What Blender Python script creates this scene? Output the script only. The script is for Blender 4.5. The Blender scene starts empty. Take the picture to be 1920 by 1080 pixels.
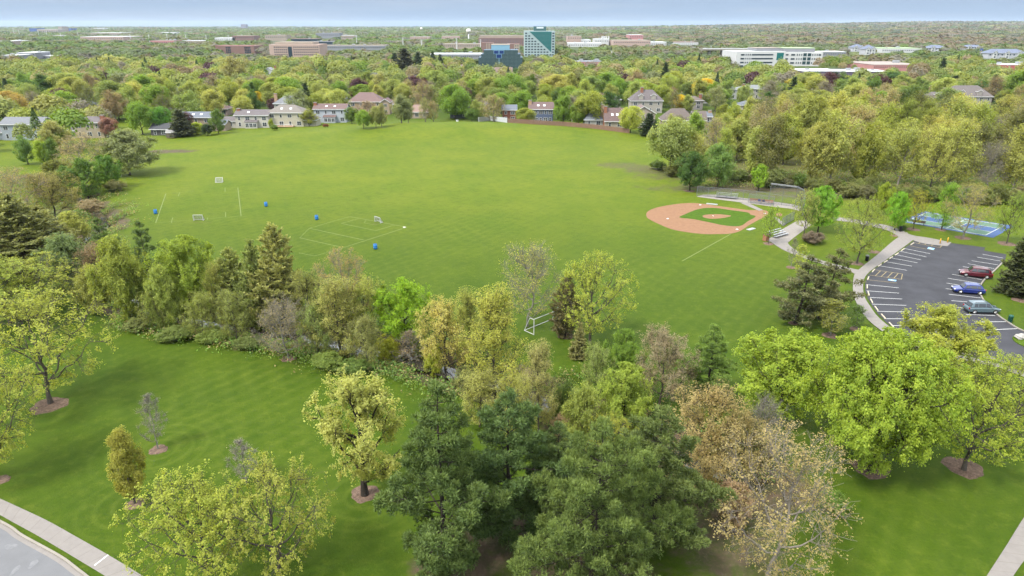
import bpy, bmesh, math, random
import numpy as np
from mathutils import Vector, Matrix, geometry

# ------------------------------------------------------------------ camera, world, sun, exposure
SC = bpy.context.scene
COL = SC.collection
CAM_H, F_PX = 40.0, 1280.0
HAZE_DENSITY = 3.6e-5
FOL = 1.92            # leaf albedo level
EYE_V = 46.0                                   # picture row of eye level
PITCH = math.atan((540 - EYE_V) / F_PX)
SP, CP = math.sin(PITCH), math.cos(PITCH)

cam = bpy.data.cameras.new("camera")
cam.sensor_width = 36.0
cam.lens = 36.0 * F_PX / 1920.0
cam.clip_start, cam.clip_end = 0.5, 40000.0
cam_o = bpy.data.objects.new("camera", cam)
cam_o.location = (0, 0, CAM_H)
cam_o.rotation_euler = (math.pi / 2 - PITCH, 0, 0)
COL.objects.link(cam_o)
SC.camera = cam_o

SUN_DIR = Vector((-0.55, -0.42, 0.95)).normalized()      # towards the sun
SUN_EL = math.asin(SUN_DIR.z)
SUN_ROT = math.atan2(SUN_DIR.x, SUN_DIR.y)
w = bpy.data.worlds.new("World")
SC.world = w
w.use_nodes = True
nt = w.node_tree
nt.nodes.clear()
wout = nt.nodes.new("ShaderNodeOutputWorld")
bg = nt.nodes.new("ShaderNodeBackground")
sky = nt.nodes.new("ShaderNodeTexSky")
sky.sky_type = 'NISHITA'
sky.sun_disc = False
sky.sun_elevation = SUN_EL
sky.sun_rotation = SUN_ROT
sky.altitude = 250
sky.dust_density = 0.6
sky.ozone_density = 1.5
SKY_STRENGTH = 0.10
bg.inputs["Strength"].default_value = SKY_STRENGTH


def wn(kind, **kw):
    n = nt.nodes.new(kind)
    for k, v in kw.items():
        if k in n.inputs:
            n.inputs[k].default_value = v
        else:
            setattr(n, k, v)
    return n


def wmix(A, B, F):
    m = wn("ShaderNodeMix", data_type='RGBA')
    for s, v in (("A", A), ("B", B), ("Factor", F)):
        if isinstance(v, tuple):
            m.inputs[s].default_value = (*v, 1)
        elif isinstance(v, float):
            m.inputs[s].default_value = v
        else:
            nt.links.new(v, m.inputs[s])
    return m.outputs["Result"]


def wmap(v, a, b, lo=0.0, hi=1.0):
    r = wn("ShaderNodeMapRange", interpolation_type='SMOOTHSTEP')
    for k, x in (("From Min", a), ("From Max", b), ("To Min", lo), ("To Max", hi)):
        r.inputs[k].default_value = x
    nt.links.new(v, r.inputs["Value"])
    return r.outputs["Result"]


wtc = wn("ShaderNodeTexCoord")
wmp = wn("ShaderNodeMapping")
wmp.inputs["Scale"].default_value = (1.3, 1.3, 26.0)
wnz = wn("ShaderNodeTexNoise", Scale=2.2, Detail=6.0, Roughness=0.55)
nt.links.new(wtc.outputs["Generated"], wmp.inputs["Vector"])
nt.links.new(wmp.outputs["Vector"], wnz.inputs["Vector"])
wsx = wn("ShaderNodeSeparateXYZ")
nt.links.new(wtc.outputs["Generated"], wsx.inputs["Vector"])
# a bluish clear band low over the horizon, streaked with thin cloud; bright broken overcast above
low = wmix((1.02, 1.34, 1.78), (1.2, 1.46, 1.82), wmap(wnz.outputs["Fac"], 0.42, 0.7))
high = wmix(sky.outputs["Color"], (6.9, 7.2, 7.5), wmap(wnz.outputs["Fac"], 0.3, 0.6, 0.45, 0.95))
nt.links.new(wmix(low, high, wmap(wsx.outputs["Z"], 0.05, 0.42)), bg.inputs["Color"])
nt.links.new(bg.outputs["Background"], wout.inputs["Surface"])

sun = bpy.data.lights.new("sun", 'SUN')
sun.energy = 1.5
sun.angle = math.radians(11)
sun.color = (1.0, 0.96, 0.88)
sun_o = bpy.data.objects.new("sun", sun)
sun_o.rotation_euler = SUN_DIR.to_track_quat('Z', 'Y').to_euler()
COL.objects.link(sun_o)

SC.view_settings.view_transform = 'Standard'
SC.view_settings.look = 'None'
SC.view_settings.gamma = 1
SC.view_settings.exposure = 2.05
SC.cycles.max_bounces = 5
SC.cycles.diffuse_bounces = 3
SC.cycles.glossy_bounces = 2
SC.cycles.transmission_bounces = 3
SC.cycles.volume_bounces = 0
SC.cycles.transparent_max_bounces = 8
SC.cycles.use_denoising = True
SC.cycles.use_adaptive_sampling = True
SC.cycles.adaptive_threshold = 0.02
SC.cycles.caustics_reflective = False
SC.cycles.caustics_refractive = False

RNG = np.random.default_rng(7)
random.seed(7)

# ------------------------------------------------------------------ terrain
CREEK_PX = [(60, 330), (150, 372), (190, 420), (110, 470), (150, 520), (330, 588), (430, 606), (600, 633), (700, 655), (770, 668),
            (850, 690), (960, 720), (1085, 772), (1250, 835), (1370, 880), (1410, 905)]


def flat(u, v, z=0.0):
    t = (v - 540) / F_PX
    y = (CAM_H - z) * (CP - t * SP) / (SP + t * CP)
    d = y * CP + (CAM_H - z) * SP
    return ((u - 960) / F_PX * d, y)


def catmull(pts, n=6, closed=False):
    P = [np.array(p, float) for p in pts]
    m = len(P)
    out = []
    rng = range(m if closed else m - 1)
    for i in rng:
        if closed:
            a, b, c, d = P[(i - 1) % m], P[i], P[(i + 1) % m], P[(i + 2) % m]
        else:
            a, b, c, d = P[max(i - 1, 0)], P[i], P[i + 1], P[min(i + 2, m - 1)]
        for k in range(n):
            t = k / n
            out.append(0.5 * ((2 * b) + (-a + c) * t + (2 * a - 5 * b + 4 * c - d) * t * t + (-a + 3 * b - 3 * c + d) * t ** 3))
    if not closed:
        out.append(P[-1])
    return [tuple(p) for p in out]


CREEK = np.array([flat(*p) for p in catmull(CREEK_PX, 6)])


def creek_dist(x, y):
    x = np.asarray(x, float)
    y = np.asarray(y, float)
    best = np.full(x.shape, 1e9)
    for (ax, ay), (bx, by) in zip(CREEK[:-1], CREEK[1:]):
        dx, dy = bx - ax, by - ay
        L = dx * dx + dy * dy + 1e-9
        t = np.clip(((x - ax) * dx + (y - ay) * dy) / L, 0, 1)
        best = np.minimum(best, np.hypot(x - ax - t * dx, y - ay - t * dy))
    return best


def sstep(a, b, x):
    t = np.clip((np.asarray(x, float) - a) / (b - a), 0, 1)
    return t * t * (3 - 2 * t)


def terrain(x, y):
    x = np.asarray(x, float)
    y = np.asarray(y, float)
    z = 3.6 * np.exp(-((x + 18) / 46) ** 2 - ((y - 276) / 20) ** 2)
    z = z + 1.2 * np.exp(-((x + 75) / 40) ** 2 - ((y - 262) / 22) ** 2)
    near = y < 260
    cd = np.where(near, creek_dist(x, np.where(near, y, 0)), 99)
    z = z - 1.7 * np.exp(-(cd / 3.4) ** 2)
    far = sstep(1800, 8500, y)
    z = z + far * 62 * sstep(0.02, 0.62, x / np.maximum(y, 1))
    z = z + sstep(900, 5000, y) * 3 * np.sin(x / 420 + 1.3) * np.cos(y / 700)
    return z


def tz(x, y):
    return float(terrain(np.array([x]), np.array([y]))[0])


def at(u, v):
    """Ground point seen at picture position (u, v)."""
    z = 0.0
    for _ in range(4):
        x, y = flat(u, v, z)
        z = tz(x, y)
    return x, y, z


def height_at(y, v):
    """World height of a point at distance y that shows at picture row v."""
    t = (v - 540) / F_PX
    return CAM_H - y * (SP + t * CP) / (CP - t * SP)


def m_per_px(y, z=0.0):
    return (y * CP + (CAM_H - z) * SP) / F_PX


# ------------------------------------------------------------------ materials
MATS = {}


def N(tree, kind, **kw):
    n = tree.nodes.new(kind)
    for k, v in kw.items():
        if k in n.inputs:
            n.inputs[k].default_value = v
        else:
            setattr(n, k, v)
    return n


def base_mat(name):
    m = bpy.data.materials.new(name)
    m.use_nodes = True
    t = m.node_tree
    return m, t, t.nodes["Principled BSDF"]


def plain(name, rgb, rough=0.7, metal=0.0, var=0.12, scale=3.0, spec=0.3, bump=0.0, coat=0.0):
    """One real surface: a base colour that wanders a little with a noise, and its gloss."""
    if name in MATS:
        return MATS[name]
    m, t, b = base_mat(name)
    b.inputs["Roughness"].default_value = rough
    b.inputs["Metallic"].default_value = metal
    b.inputs["Specular IOR Level"].default_value = spec
    b.inputs["Coat Weight"].default_value = coat
    tc = N(t, "ShaderNodeTexCoord")
    n = N(t, "ShaderNodeTexNoise", Scale=scale, Detail=5.0, Roughness=0.6)
    t.links.new(tc.outputs["Object"], n.inputs["Vector"])
    r = N(t, "ShaderNodeMapRange")
    r.inputs["From Min"].default_value = 0.25
    r.inputs["From Max"].default_value = 0.75
    r.inputs["To Min"].default_value = 1 - var
    r.inputs["To Max"].default_value = 1 + var
    t.links.new(n.outputs["Fac"], r.inputs["Value"])
    mx = N(t, "ShaderNodeVectorMath", operation='SCALE')
    mx.inputs[0].default_value = tuple(0.85 * q for q in rgb)
    t.links.new(r.outputs["Result"], mx.inputs["Scale"])
    t.links.new(mx.outputs["Vector"], b.inputs["Base Color"])
    if bump:
        bp = N(t, "ShaderNodeBump", Strength=bump, Distance=0.05)
        t.links.new(n.outputs["Fac"], bp.inputs["Height"])
        t.links.new(bp.outputs["Normal"], b.inputs["Normal"])
    MATS[name] = m
    return m


def foliage_mat(name, trans=0.35, vcol=False, lo=0.7, hi=1.3):
    """Leaves: the tree's own colour (object colour, or a stored one for the woodland), each leaf a little different."""
    m, t, b = base_mat(name)
    b.inputs["Roughness"].default_value = 0.6
    b.inputs["Specular IOR Level"].default_value = 0.2
    if vcol:
        src = N(t, "ShaderNodeAttribute", attribute_name="tree_colour").outputs["Color"]
    else:
        src = N(t, "ShaderNodeObjectInfo").outputs["Color"]
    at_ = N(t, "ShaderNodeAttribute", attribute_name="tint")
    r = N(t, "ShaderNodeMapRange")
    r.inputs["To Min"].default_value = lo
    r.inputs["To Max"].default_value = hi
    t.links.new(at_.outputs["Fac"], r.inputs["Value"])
    sc = N(t, "ShaderNodeVectorMath", operation='SCALE')
    t.links.new(src, sc.inputs[0])
    t.links.new(r.outputs["Result"], sc.inputs["Scale"])
    hs = N(t, "ShaderNodeHueSaturation")
    r2 = N(t, "ShaderNodeMapRange")
    r2.inputs["To Min"].default_value = 0.515
    r2.inputs["To Max"].default_value = 0.485
    t.links.new(at_.outputs["Fac"], r2.inputs["Value"])
    t.links.new(r2.outputs["Result"], hs.inputs["Hue"])
    t.links.new(sc.outputs["Vector"], hs.inputs["Color"])
    t.links.new(hs.outputs["Color"], b.inputs["Base Color"])
    if trans > 0:
        tr = N(t, "ShaderNodeBsdfTranslucent")
        mul = N(t, "ShaderNodeVectorMath", operation='MULTIPLY')
        mul.inputs[1].default_value = (1.35, 1.3, 0.6)
        t.links.new(hs.outputs["Color"], mul.inputs[0])
        t.links.new(mul.outputs["Vector"], tr.inputs["Color"])
        mx = N(t, "ShaderNodeMixShader")
        mx.inputs[0].default_value = trans
        t.links.new(b.outputs["BSDF"], mx.inputs[1])
        t.links.new(tr.outputs["BSDF"], mx.inputs[2])
        t.links.new(mx.outputs["Shader"], t.nodes["Material Output"].inputs["Surface"])
    MATS[name] = m
    return m


LEAF = foliage_mat("leaf", 0.5)
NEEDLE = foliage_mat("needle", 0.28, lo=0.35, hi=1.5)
WOODLAND = foliage_mat("woodland_leaf", 0.38, vcol=True)
BARK = plain("bark", (0.085, 0.072, 0.06), 0.9, var=0.35, scale=6, spec=0.1)
BARK_DARK = plain("dark_bark", (0.045, 0.036, 0.03), 0.9, var=0.35, scale=6, spec=0.1)
BARK_PALE = plain("pale_bark", (0.21, 0.185, 0.155), 0.9, var=0.3, scale=6, spec=0.1)
BARK_GREY = plain("grey_twig_bark", (0.2, 0.19, 0.16), 0.9, var=0.2, scale=5, spec=0.1)

# ------------------------------------------------------------------ objects and meshes


def tag(o, label=None, cat=None, group=None, kind=None):
    if label:
        o["label"] = label
    if cat:
        o["category"] = cat
    if group:
        o["group"] = group
    if kind:
        o["kind"] = kind
    return o


def empty(name, loc=(0, 0, 0), rz=0.0, label=None, cat=None, group=None):
    o = bpy.data.objects.new(name, None)
    o.empty_display_size = 0.5
    o.location = loc
    o.rotation_euler = (0, 0, rz)
    COL.objects.link(o)
    return tag(o, label, cat, group)


def link(name, me, parent=None):
    o = bpy.data.objects.new(name, me)
    COL.objects.link(o)
    if parent is not None:
        o.parent = parent
    return o


def copy_tree(o, parent=None):
    c = o.copy()
    COL.objects.link(c)
    if parent is not None:
        c.parent = parent
    for ch in list(o.children):
        copy_tree(ch, c)
    return c


class MB:
    """Collects boxes, bars, tubes and sheets; build() links them as ONE mesh object."""

    def __init__(self):
        self.v, self.f, self.mi, self.mats = [], [], [], []

    def mat(self, m):
        if m not in self.mats:
            self.mats.append(m)
        return self.mats.index(m)

    def add(self, verts, faces, m):
        k = len(self.v)
        i = self.mat(m)
        self.v += [tuple(p) for p in verts]
        for f in faces:
            self.f.append([a + k for a in f])
            self.mi.append(i)

    def box(self, c, s, m, rz=0.0, taper=1.0, ry=0.0):
        hx, hy, hz = s[0] / 2, s[1] / 2, s[2] / 2
        P = []
        R = Matrix.Rotation(rz, 3, 'Z') @ Matrix.Rotation(ry, 3, 'Y')
        for z, k in ((-hz, 1.0), (hz, taper)):
            for x, y in ((-hx, -hy), (hx, -hy), (hx, hy), (-hx, hy)):
                P.append(R @ Vector((x * k, y * k, z)) + Vector(c))
        self.add(P, [(3, 2, 1, 0), (4, 5, 6, 7), (0, 1, 5, 4), (1, 2, 6, 5), (2, 3, 7, 6), (3, 0, 4, 7)], m)

    def bar(self, a, b, r, m, n=6, r2=None):
        a, b = Vector(a), Vector(b)
        d = (b - a)
        if d.length < 1e-6:
            return
        q = d.to_track_quat('Z', 'Y')
        r2 = r if r2 is None else r2
        P = []
        for p, rr in ((a, r), (b, r2)):
            for i in range(n):
                an = 2 * math.pi * i / n
                P.append(p + q @ Vector((rr * math.cos(an), rr * math.sin(an), 0)))
        F = [(i, (i + 1) % n, n + (i + 1) % n, n + i) for i in range(n)]
        F += [tuple(range(n - 1, -1, -1)), tuple(range(n, 2 * n))]
        self.add(P, F, m)

    def lathe(self, prof, m, n=16, c=(0, 0, 0)):
        P, F = [], []
        for r, z in prof:
            for i in range(n):
                an = 2 * math.pi * i / n
                P.append((c[0] + r * math.cos(an), c[1] + r * math.sin(an), c[2] + z))
        k = len(prof)
        for j in range(k - 1):
            for i in range(n):
                F.append((j * n + i, j * n + (i + 1) % n, (j + 1) * n + (i + 1) % n, (j + 1) * n + i))
        F.append(tuple(range(n - 1, -1, -1)))
        F.append(tuple(range((k - 1) * n, k * n)))
        self.add(P, F, m)

    def sheet(self, pts, z, m):
        """Flat polygon (x, y) at height z."""
        loop = [Vector((p[0], p[1], 0)) for p in pts]
        tris = geometry.tessellate_polygon([loop])
        F = []
        for a, b, c in tris:
            n = (loop[b] - loop[a]).cross(loop[c] - loop[a]).z
            F.append((a, b, c) if n > 0 else (c, b, a))
        self.add([(p[0], p[1], z) for p in pts], F, m)

    def slab(self, pts, z0, z1, m):
        """Polygon with real thickness: a kerb, a pad, a plate."""
        area = sum(pts[i - 1][0] * pts[i][1] - pts[i][0] * pts[i - 1][1] for i in range(len(pts)))
        if area < 0:
            pts = pts[::-1]
        self.sheet(pts, z1, m)
        n = len(pts)
        self.add([(p[0], p[1], z0) for p in pts] + [(p[0], p[1], z1) for p in pts],
                 [(i, (i + 1) % n, n + (i + 1) % n, n + i) for i in range(n)], m)

    def mesh(self, name, smooth=False):
        me = bpy.data.meshes.new(name)
        me.from_pydata([tuple(p) for p in self.v], [], self.f)
        for m in self.mats:
            me.materials.append(m)
        me.polygons.foreach_set("material_index", self.mi)
        if smooth:
            me.polygons.foreach_set("use_smooth", [True] * len(me.polygons))
        me.update()
        return me

    def build(self, name, parent=None, smooth=False, bevel=0.0):
        o = link(name, self.mesh(name, smooth), parent)
        if bevel:
            b = o.modifiers.new("bevel", 'BEVEL')
            b.width = bevel
            b.segments = 2
            b.limit_method = 'ANGLE'
        return o


def quads_mesh(name, V, Q, mats, tint=None, colour=None, matidx=None):
    me = bpy.data.meshes.new(name)
    V = np.asarray(V, np.float32)
    Q = np.asarray(Q, np.int32)
    me.vertices.add(len(V))
    me.vertices.foreach_set("co", V.ravel())
    me.loops.add(Q.size)
    me.loops.foreach_set("vertex_index", Q.ravel())
    me.polygons.add(len(Q))
    me.polygons.foreach_set("loop_start", np.arange(0, Q.size, 4, dtype=np.int32))
    for m in mats:
        me.materials.append(m)
    if matidx is not None:
        me.polygons.foreach_set("material_index", np.asarray(matidx, np.int32))
    me.update(calc_edges=True)
    if tint is not None:
        a = me.attributes.new("tint", 'FLOAT', 'FACE')
        a.data.foreach_set("value", np.asarray(tint, np.float32))
    if colour is not None:
        a = me.attributes.new("tree_colour", 'FLOAT_COLOR', 'FACE')
        c = np.ones((len(Q), 4), np.float32)
        c[:, :3] = colour
        a.data.foreach_set("color", c.ravel())
    return me

# ------------------------------------------------------------------ trees


def unit(a):
    return a / (np.linalg.norm(a, axis=-1, keepdims=True) + 1e-9)


def tubes(P, R, sides):
    """P (B,K,3) polylines with radii R (B,K) -> verts, quads."""
    B, K, _ = P.shape
    T = np.gradient(P, axis=1)
    T = unit(T)
    ref = np.where(np.abs(T[..., 2:3]) > 0.9, np.array([1.0, 0, 0]), np.array([0, 0, 1.0]))
    U = unit(np.cross(T, ref))
    W = np.cross(T, U)
    an = 2 * np.pi * np.arange(sides) / sides
    V = P[:, :, None, :] + R[:, :, None, None] * (np.cos(an)[None, None, :, None] * U[:, :, None, :] + np.sin(an)[None, None, :, None] * W[:, :, None, :])
    idx = np.arange(B * K * sides).reshape(B, K, sides)
    a = idx[:, :-1, :]
    b = np.roll(idx, -1, axis=2)[:, :-1, :]
    c = np.roll(idx, -1, axis=2)[:, 1:, :]
    d = idx[:, 1:, :]
    Q = np.stack([a, b, c, d], -1).reshape(-1, 4)
    return V.reshape(-1, 3), Q


def bezier(a, b, c, K):
    t = np.linspace(0, 1, K)[None, :, None]
    return (1 - t) ** 2 * a[:, None, :] + 2 * t * (1 - t) * b[:, None, :] + t * t * c[:, None, :]


def leaves(C, Nrm, size, rng, aspect=0.6):
    """Pointed leaf faces at centres C facing Nrm."""
    n = len(C)
    r = rng.normal(size=(n, 3))
    U = unit(np.cross(Nrm, r))
    W = np.cross(Nrm, U)
    s = np.asarray(size).reshape(-1, 1) * np.ones((n, 1))
    V = np.stack([C - U * s * 0.5, C + W * s * 0.5 * aspect - U * s * 0.05, C + U * s * 0.5, C - W * s * 0.5 * aspect - U * s * 0.05], 1)
    return V.reshape(-1, 3), np.arange(4 * n).reshape(n, 4)


def join(parts):
    Vs, Qs, k = [], [], 0
    for V, Q in parts:
        Vs.append(V)
        Qs.append(Q + k)
        k += len(V)
    return np.concatenate(Vs), np.concatenate(Qs)


def inside(p, zc, a, c, cap=1.0):
    """Pull points back inside the crown ellipsoid."""
    q = p - np.array([0, 0, zc])
    r = np.sqrt((q[:, 0] / a) ** 2 + (q[:, 1] / a) ** 2 + (q[:, 2] / c) ** 2)
    f = np.where(r > cap, cap / np.maximum(r, 1e-6), 1.0)[:, None]
    return q * f + np.array([0, 0, zc])


def deciduous(seed, H=12.0, W=10.0, cb=0.25, n1=11, n2=6, n3=5, leaf=40, ls=0.26, sig=0.5, up=0.35, lump=0.22,
              trunk_top=0.7, tr=None, twigs=True, reach=0.95, up_leaf=0.6, l2=0.45, l3=0.3, egg=0.0, clump=0.0, tl0=0.25, gaps=0.0):
    """Limbs, branches and twigs grown out to a lumpy crown, leaves round the twigs."""
    rng = np.random.default_rng(seed)
    z0 = cb * H
    zc, a, c = (z0 + H) / 2, W / 2, (H - z0) / 2
    tr = tr or H * 0.018
    K = 7
    tz_ = np.linspace(0, trunk_top * H, K)
    wob = np.cumsum(rng.normal(0, 0.012 * H, (K, 2)), 0)
    wob[:2] *= 0.2
    trunk = np.stack([wob[:, 0], wob[:, 1], tz_], -1)[None]
    trad = (tr * np.linspace(1.0, 0.35, K))[None]
    trad[0, 0] *= 1.35
    # lumps make the outline uneven
    ld = unit(rng.normal(size=(10, 3)))

    def lumpy(d):
        dots = np.clip(d @ ld.T, 0, 1) ** 6
        return 1 - lump + 1.4 * lump * dots.max(1)

    t = np.linspace(max(0.55 * z0, 0.12 * H) / (trunk_top * H), 0.98, n1)
    az = np.arange(n1) * 2.399 + rng.uniform(0, 6.28)
    pol = np.linspace(1.75, 0.25, n1) + rng.normal(0, 0.12, n1)
    d = np.stack([np.sin(pol) * np.cos(az), np.sin(pol) * np.sin(az), np.cos(pol)], -1)
    s = trunk[0][np.clip((t * (K - 1)).astype(int), 0, K - 1)]
    fr = (t * (K - 1)) % 1
    nx = trunk[0][np.clip((t * (K - 1)).astype(int) + 1, 0, K - 1)]
    s = s + (nx - s) * fr[:, None]
    rad = lumpy(d) * rng.uniform(0.8, 1.0, n1) * reach
    shape = np.stack([a * rad * (1 - egg * np.clip(d[:, 2], 0, 1)), a * rad * (1 - egg * np.clip(d[:, 2], 0, 1)), c * rad], -1)
    e = d * shape + np.array([0, 0, zc])
    mid = s * 0.45 + e * 0.55
    mid[:, 2] = s[:, 2] + (e[:, 2] - s[:, 2]) * (0.5 - up) + 0.05 * H * (rng.random(n1) - 0.3)
    P1 = bezier(s, mid, e, 7)
    P1[:, 1:-1] += rng.normal(0, 0.012 * H, P1[:, 1:-1].shape)
    r1 = tr * 0.5 * np.linspace(1, 0.16, 7)[None] * rng.uniform(0.75, 1.15, (n1, 1))
    # secondary
    i1 = np.repeat(np.arange(n1), n2)
    t2 = rng.uniform(0.28, 0.98, n1 * n2)
    k2 = np.minimum((t2 * 6).astype(int), 5)
    s2 = P1[i1, k2] + (P1[i1, k2 + 1] - P1[i1, k2]) * ((t2 * 6) % 1)[:, None]
    out = unit(s2 - np.array([0, 0, zc - 0.25 * c]))
    dr = unit(rng.normal(size=s2.shape) + out * 0.9 + np.array([0, 0, up]))
    e2 = s2 + dr * (W * l2 * rng.uniform(0.4, 1.0, (len(s2), 1)) * 0.5)
    e2 = inside(e2, zc, a, c, 1.0)
    m2 = (s2 + e2) / 2 + rng.normal(0, 0.02 * W, s2.shape)
    P2 = bezier(s2, m2, e2, 5)
    r2 = tr * 0.16 * np.linspace(1, 0.3, 5)[None] * rng.uniform(0.7, 1.2, (len(s2), 1))
    # twigs
    i2 = np.repeat(np.arange(len(s2)), n3)
    t3 = rng.uniform(0.2, 1.0, len(i2))
    k3 = np.minimum((t3 * 4).astype(int), 3)
    s3 = P2[i2, k3] + (P2[i2, k3 + 1] - P2[i2, k3]) * ((t3 * 4) % 1)[:, None]
    out = unit(s3 - np.array([0, 0, zc - 0.25 * c]))
    dr = unit(rng.normal(size=s3.shape) + out * 0.8 + np.array([0, 0, up]))
    e3 = s3 + dr * (W * l3 * rng.uniform(0.35, 1.0, (len(s3), 1)) * 0.5)
    e3 = inside(e3, zc, a, c, 1.04)
    P3 = np.stack([s3, (s3 + e3) / 2 + rng.normal(0, 0.008 * W, s3.shape), e3], 1)
    r3 = tr * 0.055 * np.linspace(1, 0.4, 3)[None] * np.ones((len(s3), 1))
    wood = [tubes(trunk, trad, 9), tubes(P1, r1, 6), tubes(P2, r2, 4)]
    if twigs:
        wood.append(tubes(P3, np.maximum(r3, 0.011), 3))
    WV, WQ = join(wood)
    # leaves
    crown = None
    if leaf > 0:
        some = np.where(rng.random(len(s3)) >= gaps)[0]
        i3 = np.repeat(some, leaf)
        nl = len(i3)
        tl = rng.uniform(tl0, 1.12, nl)[:, None]
        base = s3[i3] + (e3[i3] - s3[i3]) * tl
        off = rng.normal(0, sig, (nl, 3))
        if clump:
            off = off * (0.35 + rng.random((nl, 1)) ** 2 * 1.2)
        C = base + off
        C = inside(C, zc, a * 1.08, c * 1.07, 1.0)
        nrm = unit(unit(C - np.array([0, 0, zc - 0.3 * c])) * 0.55 + np.array([0, 0, up_leaf]) + rng.normal(0, 0.5, C.shape))
        V, Q = leaves(C, nrm, ls * (0.45 + 1.15 * rng.random(nl) ** 1.6), rng)
        tw = rng.random(len(s3))
        tint = np.clip(0.5 + 0.5 * (tw[i3] - 0.5) + rng.normal(0, 0.16, nl), 0, 1)
        crown = (V, Q, tint)
    return (WV, WQ), crown


def pine(seed, H=16.0, W=10.0, whorls=19, per=6, tufts=16, needles=24, puff=0.5, nl=0.42, nw=0.16, droop=0.05, start=0.1, full=0.32, gap=0.0, kind='pine', tilt=0.25):
    """Straight leader, whorls of limbs, soft tufts of needles towards their ends."""
    rng = np.random.default_rng(seed)
    tr = H * 0.016
    K = 6
    tz_ = np.linspace(0, H * 0.985, K)
    wob = np.cumsum(rng.normal(0, 0.005 * H, (K, 2)), 0)
    wob[0] = 0
    trunk = np.stack([wob[:, 0], wob[:, 1], tz_], -1)[None]
    trad = (tr * np.linspace(1.1, 0.06, K))[None]
    Z, A, L = [], [], []
    for i in range(whorls):
        f = start + (0.98 - start) * (i / (whorls - 1)) ** 0.92
        prof = min(1.0, (f - start) / max(full - start, 1e-3) * 0.45 + 0.62) if f < full else max(0.0, (1 - f) / (1 - full)) ** 0.72
        n = per if f < 0.9 else max(3, per - 2)
        off = rng.uniform(0, 6.28)
        for k in range(n):
            if rng.random() < gap:
                continue
            Z.append(f * H + rng.normal(0, 0.012 * H))
            A.append(off + 2 * np.pi * k / n + rng.normal(0, 0.22))
            L.append(max(0.35, W / 2 * prof * rng.uniform(0.55, 1.14)))
    Z, A, L = np.array(Z), np.array(A), np.array(L)
    B = len(Z)
    kx = np.interp(Z, tz_, trunk[0][:, 0])
    ky = np.interp(Z, tz_, trunk[0][:, 1])
    s = np.stack([kx, ky, Z], -1)
    o = np.stack([np.cos(A), np.sin(A), np.zeros(B)], -1)
    upk = tilt * np.clip((Z / H) * 1.6, 0.2, 1.3) - droop
    e = s + o * L[:, None] + np.array([0, 0, 1.0]) * (L * upk)[:, None]
    m = s + o * (L * 0.55)[:, None] + np.array([0, 0, 1.0]) * (L * (upk * 0.25 - droop))[:, None]
    P1 = bezier(s, m, e, 5)
    r1 = tr * 0.3 * np.linspace(1, 0.2, 5)[None] * (0.5 + 0.5 * L / (W / 2))[:, None]
    wood = [tubes(trunk, trad, 8), tubes(P1, r1, 4)]
    # tufts ride on side shoots along the outer part of each limb
    cnt = np.maximum(3, (tufts * (L / (W / 2)) ** 1.15)).astype(int)
    ib = np.repeat(np.arange(B), cnt)
    M = len(ib)
    t = 1.03 - rng.random(M) ** 1.35 * 0.78
    k1 = np.clip((t * 4).astype(int), 0, 3)
    p = P1[ib, k1] + (P1[ib, k1 + 1] - P1[ib, k1]) * (t * 4 - k1)[:, None]
    side = np.stack([-np.sin(A[ib]), np.cos(A[ib]), np.zeros(M)], -1)
    sw = rng.uniform(-1, 1, M) * ((0.24 if kind == 'pine' else 0.34) * L[ib]) * np.clip(1.25 - t, 0.12, 0.7) * 1.5
    lift = rng.normal(0.1, 0.11, M) * (1.0 if kind == 'pine' else 0.5)
    if kind == 'spruce':
        lift = lift - 0.25 * np.abs(sw)
    q = p + side * sw[:, None] + o[ib] * (np.abs(sw) * 0.35)[:, None] + np.array([0, 0, 1.0]) * lift[:, None]
    wood.append(tubes(np.stack([p, (p + q) / 2, q], 1), np.full((M, 3), 0.022), 3))
    it = np.repeat(np.arange(M), needles)
    n = len(it)
    dr = unit(q - p + o[ib] * 0.35 + np.array([0, 0, 0.35]) + rng.normal(0, 0.2, q.shape))
    if kind == 'pine':
        nd = unit(rng.normal(size=(n, 3)) + dr[it] * 0.75 + np.array([0, 0, 0.35]))
        C = q[it] + nd * (puff * rng.uniform(0.35, 1.0, (n, 1)))
        U = unit(nd + rng.normal(0, 0.35, nd.shape))
    else:
        along = rng.uniform(-0.9, 0.6, (n, 1)) * puff * 1.7
        nd = unit(rng.normal(size=(n, 3)) * np.array([1, 1, 0.45]) + dr[it] * 0.9 - np.array([0, 0, 0.25]))
        C = q[it] + dr[it] * along + nd * puff * 0.45 * rng.random((n, 1)) + np.array([0, 0, -0.1])
        U = unit(nd + dr[it] * 0.6)
    rr = unit(np.array([0, 0, 1.0]) + 0.9 * rng.normal(size=(n, 3)) + 0.3 * o[ib][it])
    Wd = unit(np.cross(U, rr))
    ln = nl * rng.uniform(0.6, 1.25, (n, 1))
    V = np.stack([C - U * ln * 0.5, C + Wd * nw * 0.5, C + U * ln * 0.5, C - Wd * nw * 0.5], 1).reshape(-1, 3)
    Q = np.arange(4 * n).reshape(n, 4)
    tv = rng.random(M)
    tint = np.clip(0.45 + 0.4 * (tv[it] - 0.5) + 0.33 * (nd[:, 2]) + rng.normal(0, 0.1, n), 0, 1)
    return join(wood), (V, Q, tint)


ARCH = {}


def archetype(name, gen, H, W, bark=BARK, leaf=LEAF):
    (WV, WQ), cr = gen
    wood = quads_mesh(name + "_wood", WV, WQ, [bark])
    wood.polygons.foreach_set("use_smooth", np.ones(len(WQ), bool))
    crown = quads_mesh(name + "_leaves", cr[0], cr[1], [leaf], cr[2]) if cr else None
    ARCH[name] = (wood, crown, H, W)
    return wood


def D(name, seed, H, W, bark=BARK, **k):
    archetype(name, deciduous(seed, H=H, W=W, **k), H, W, bark)


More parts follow.
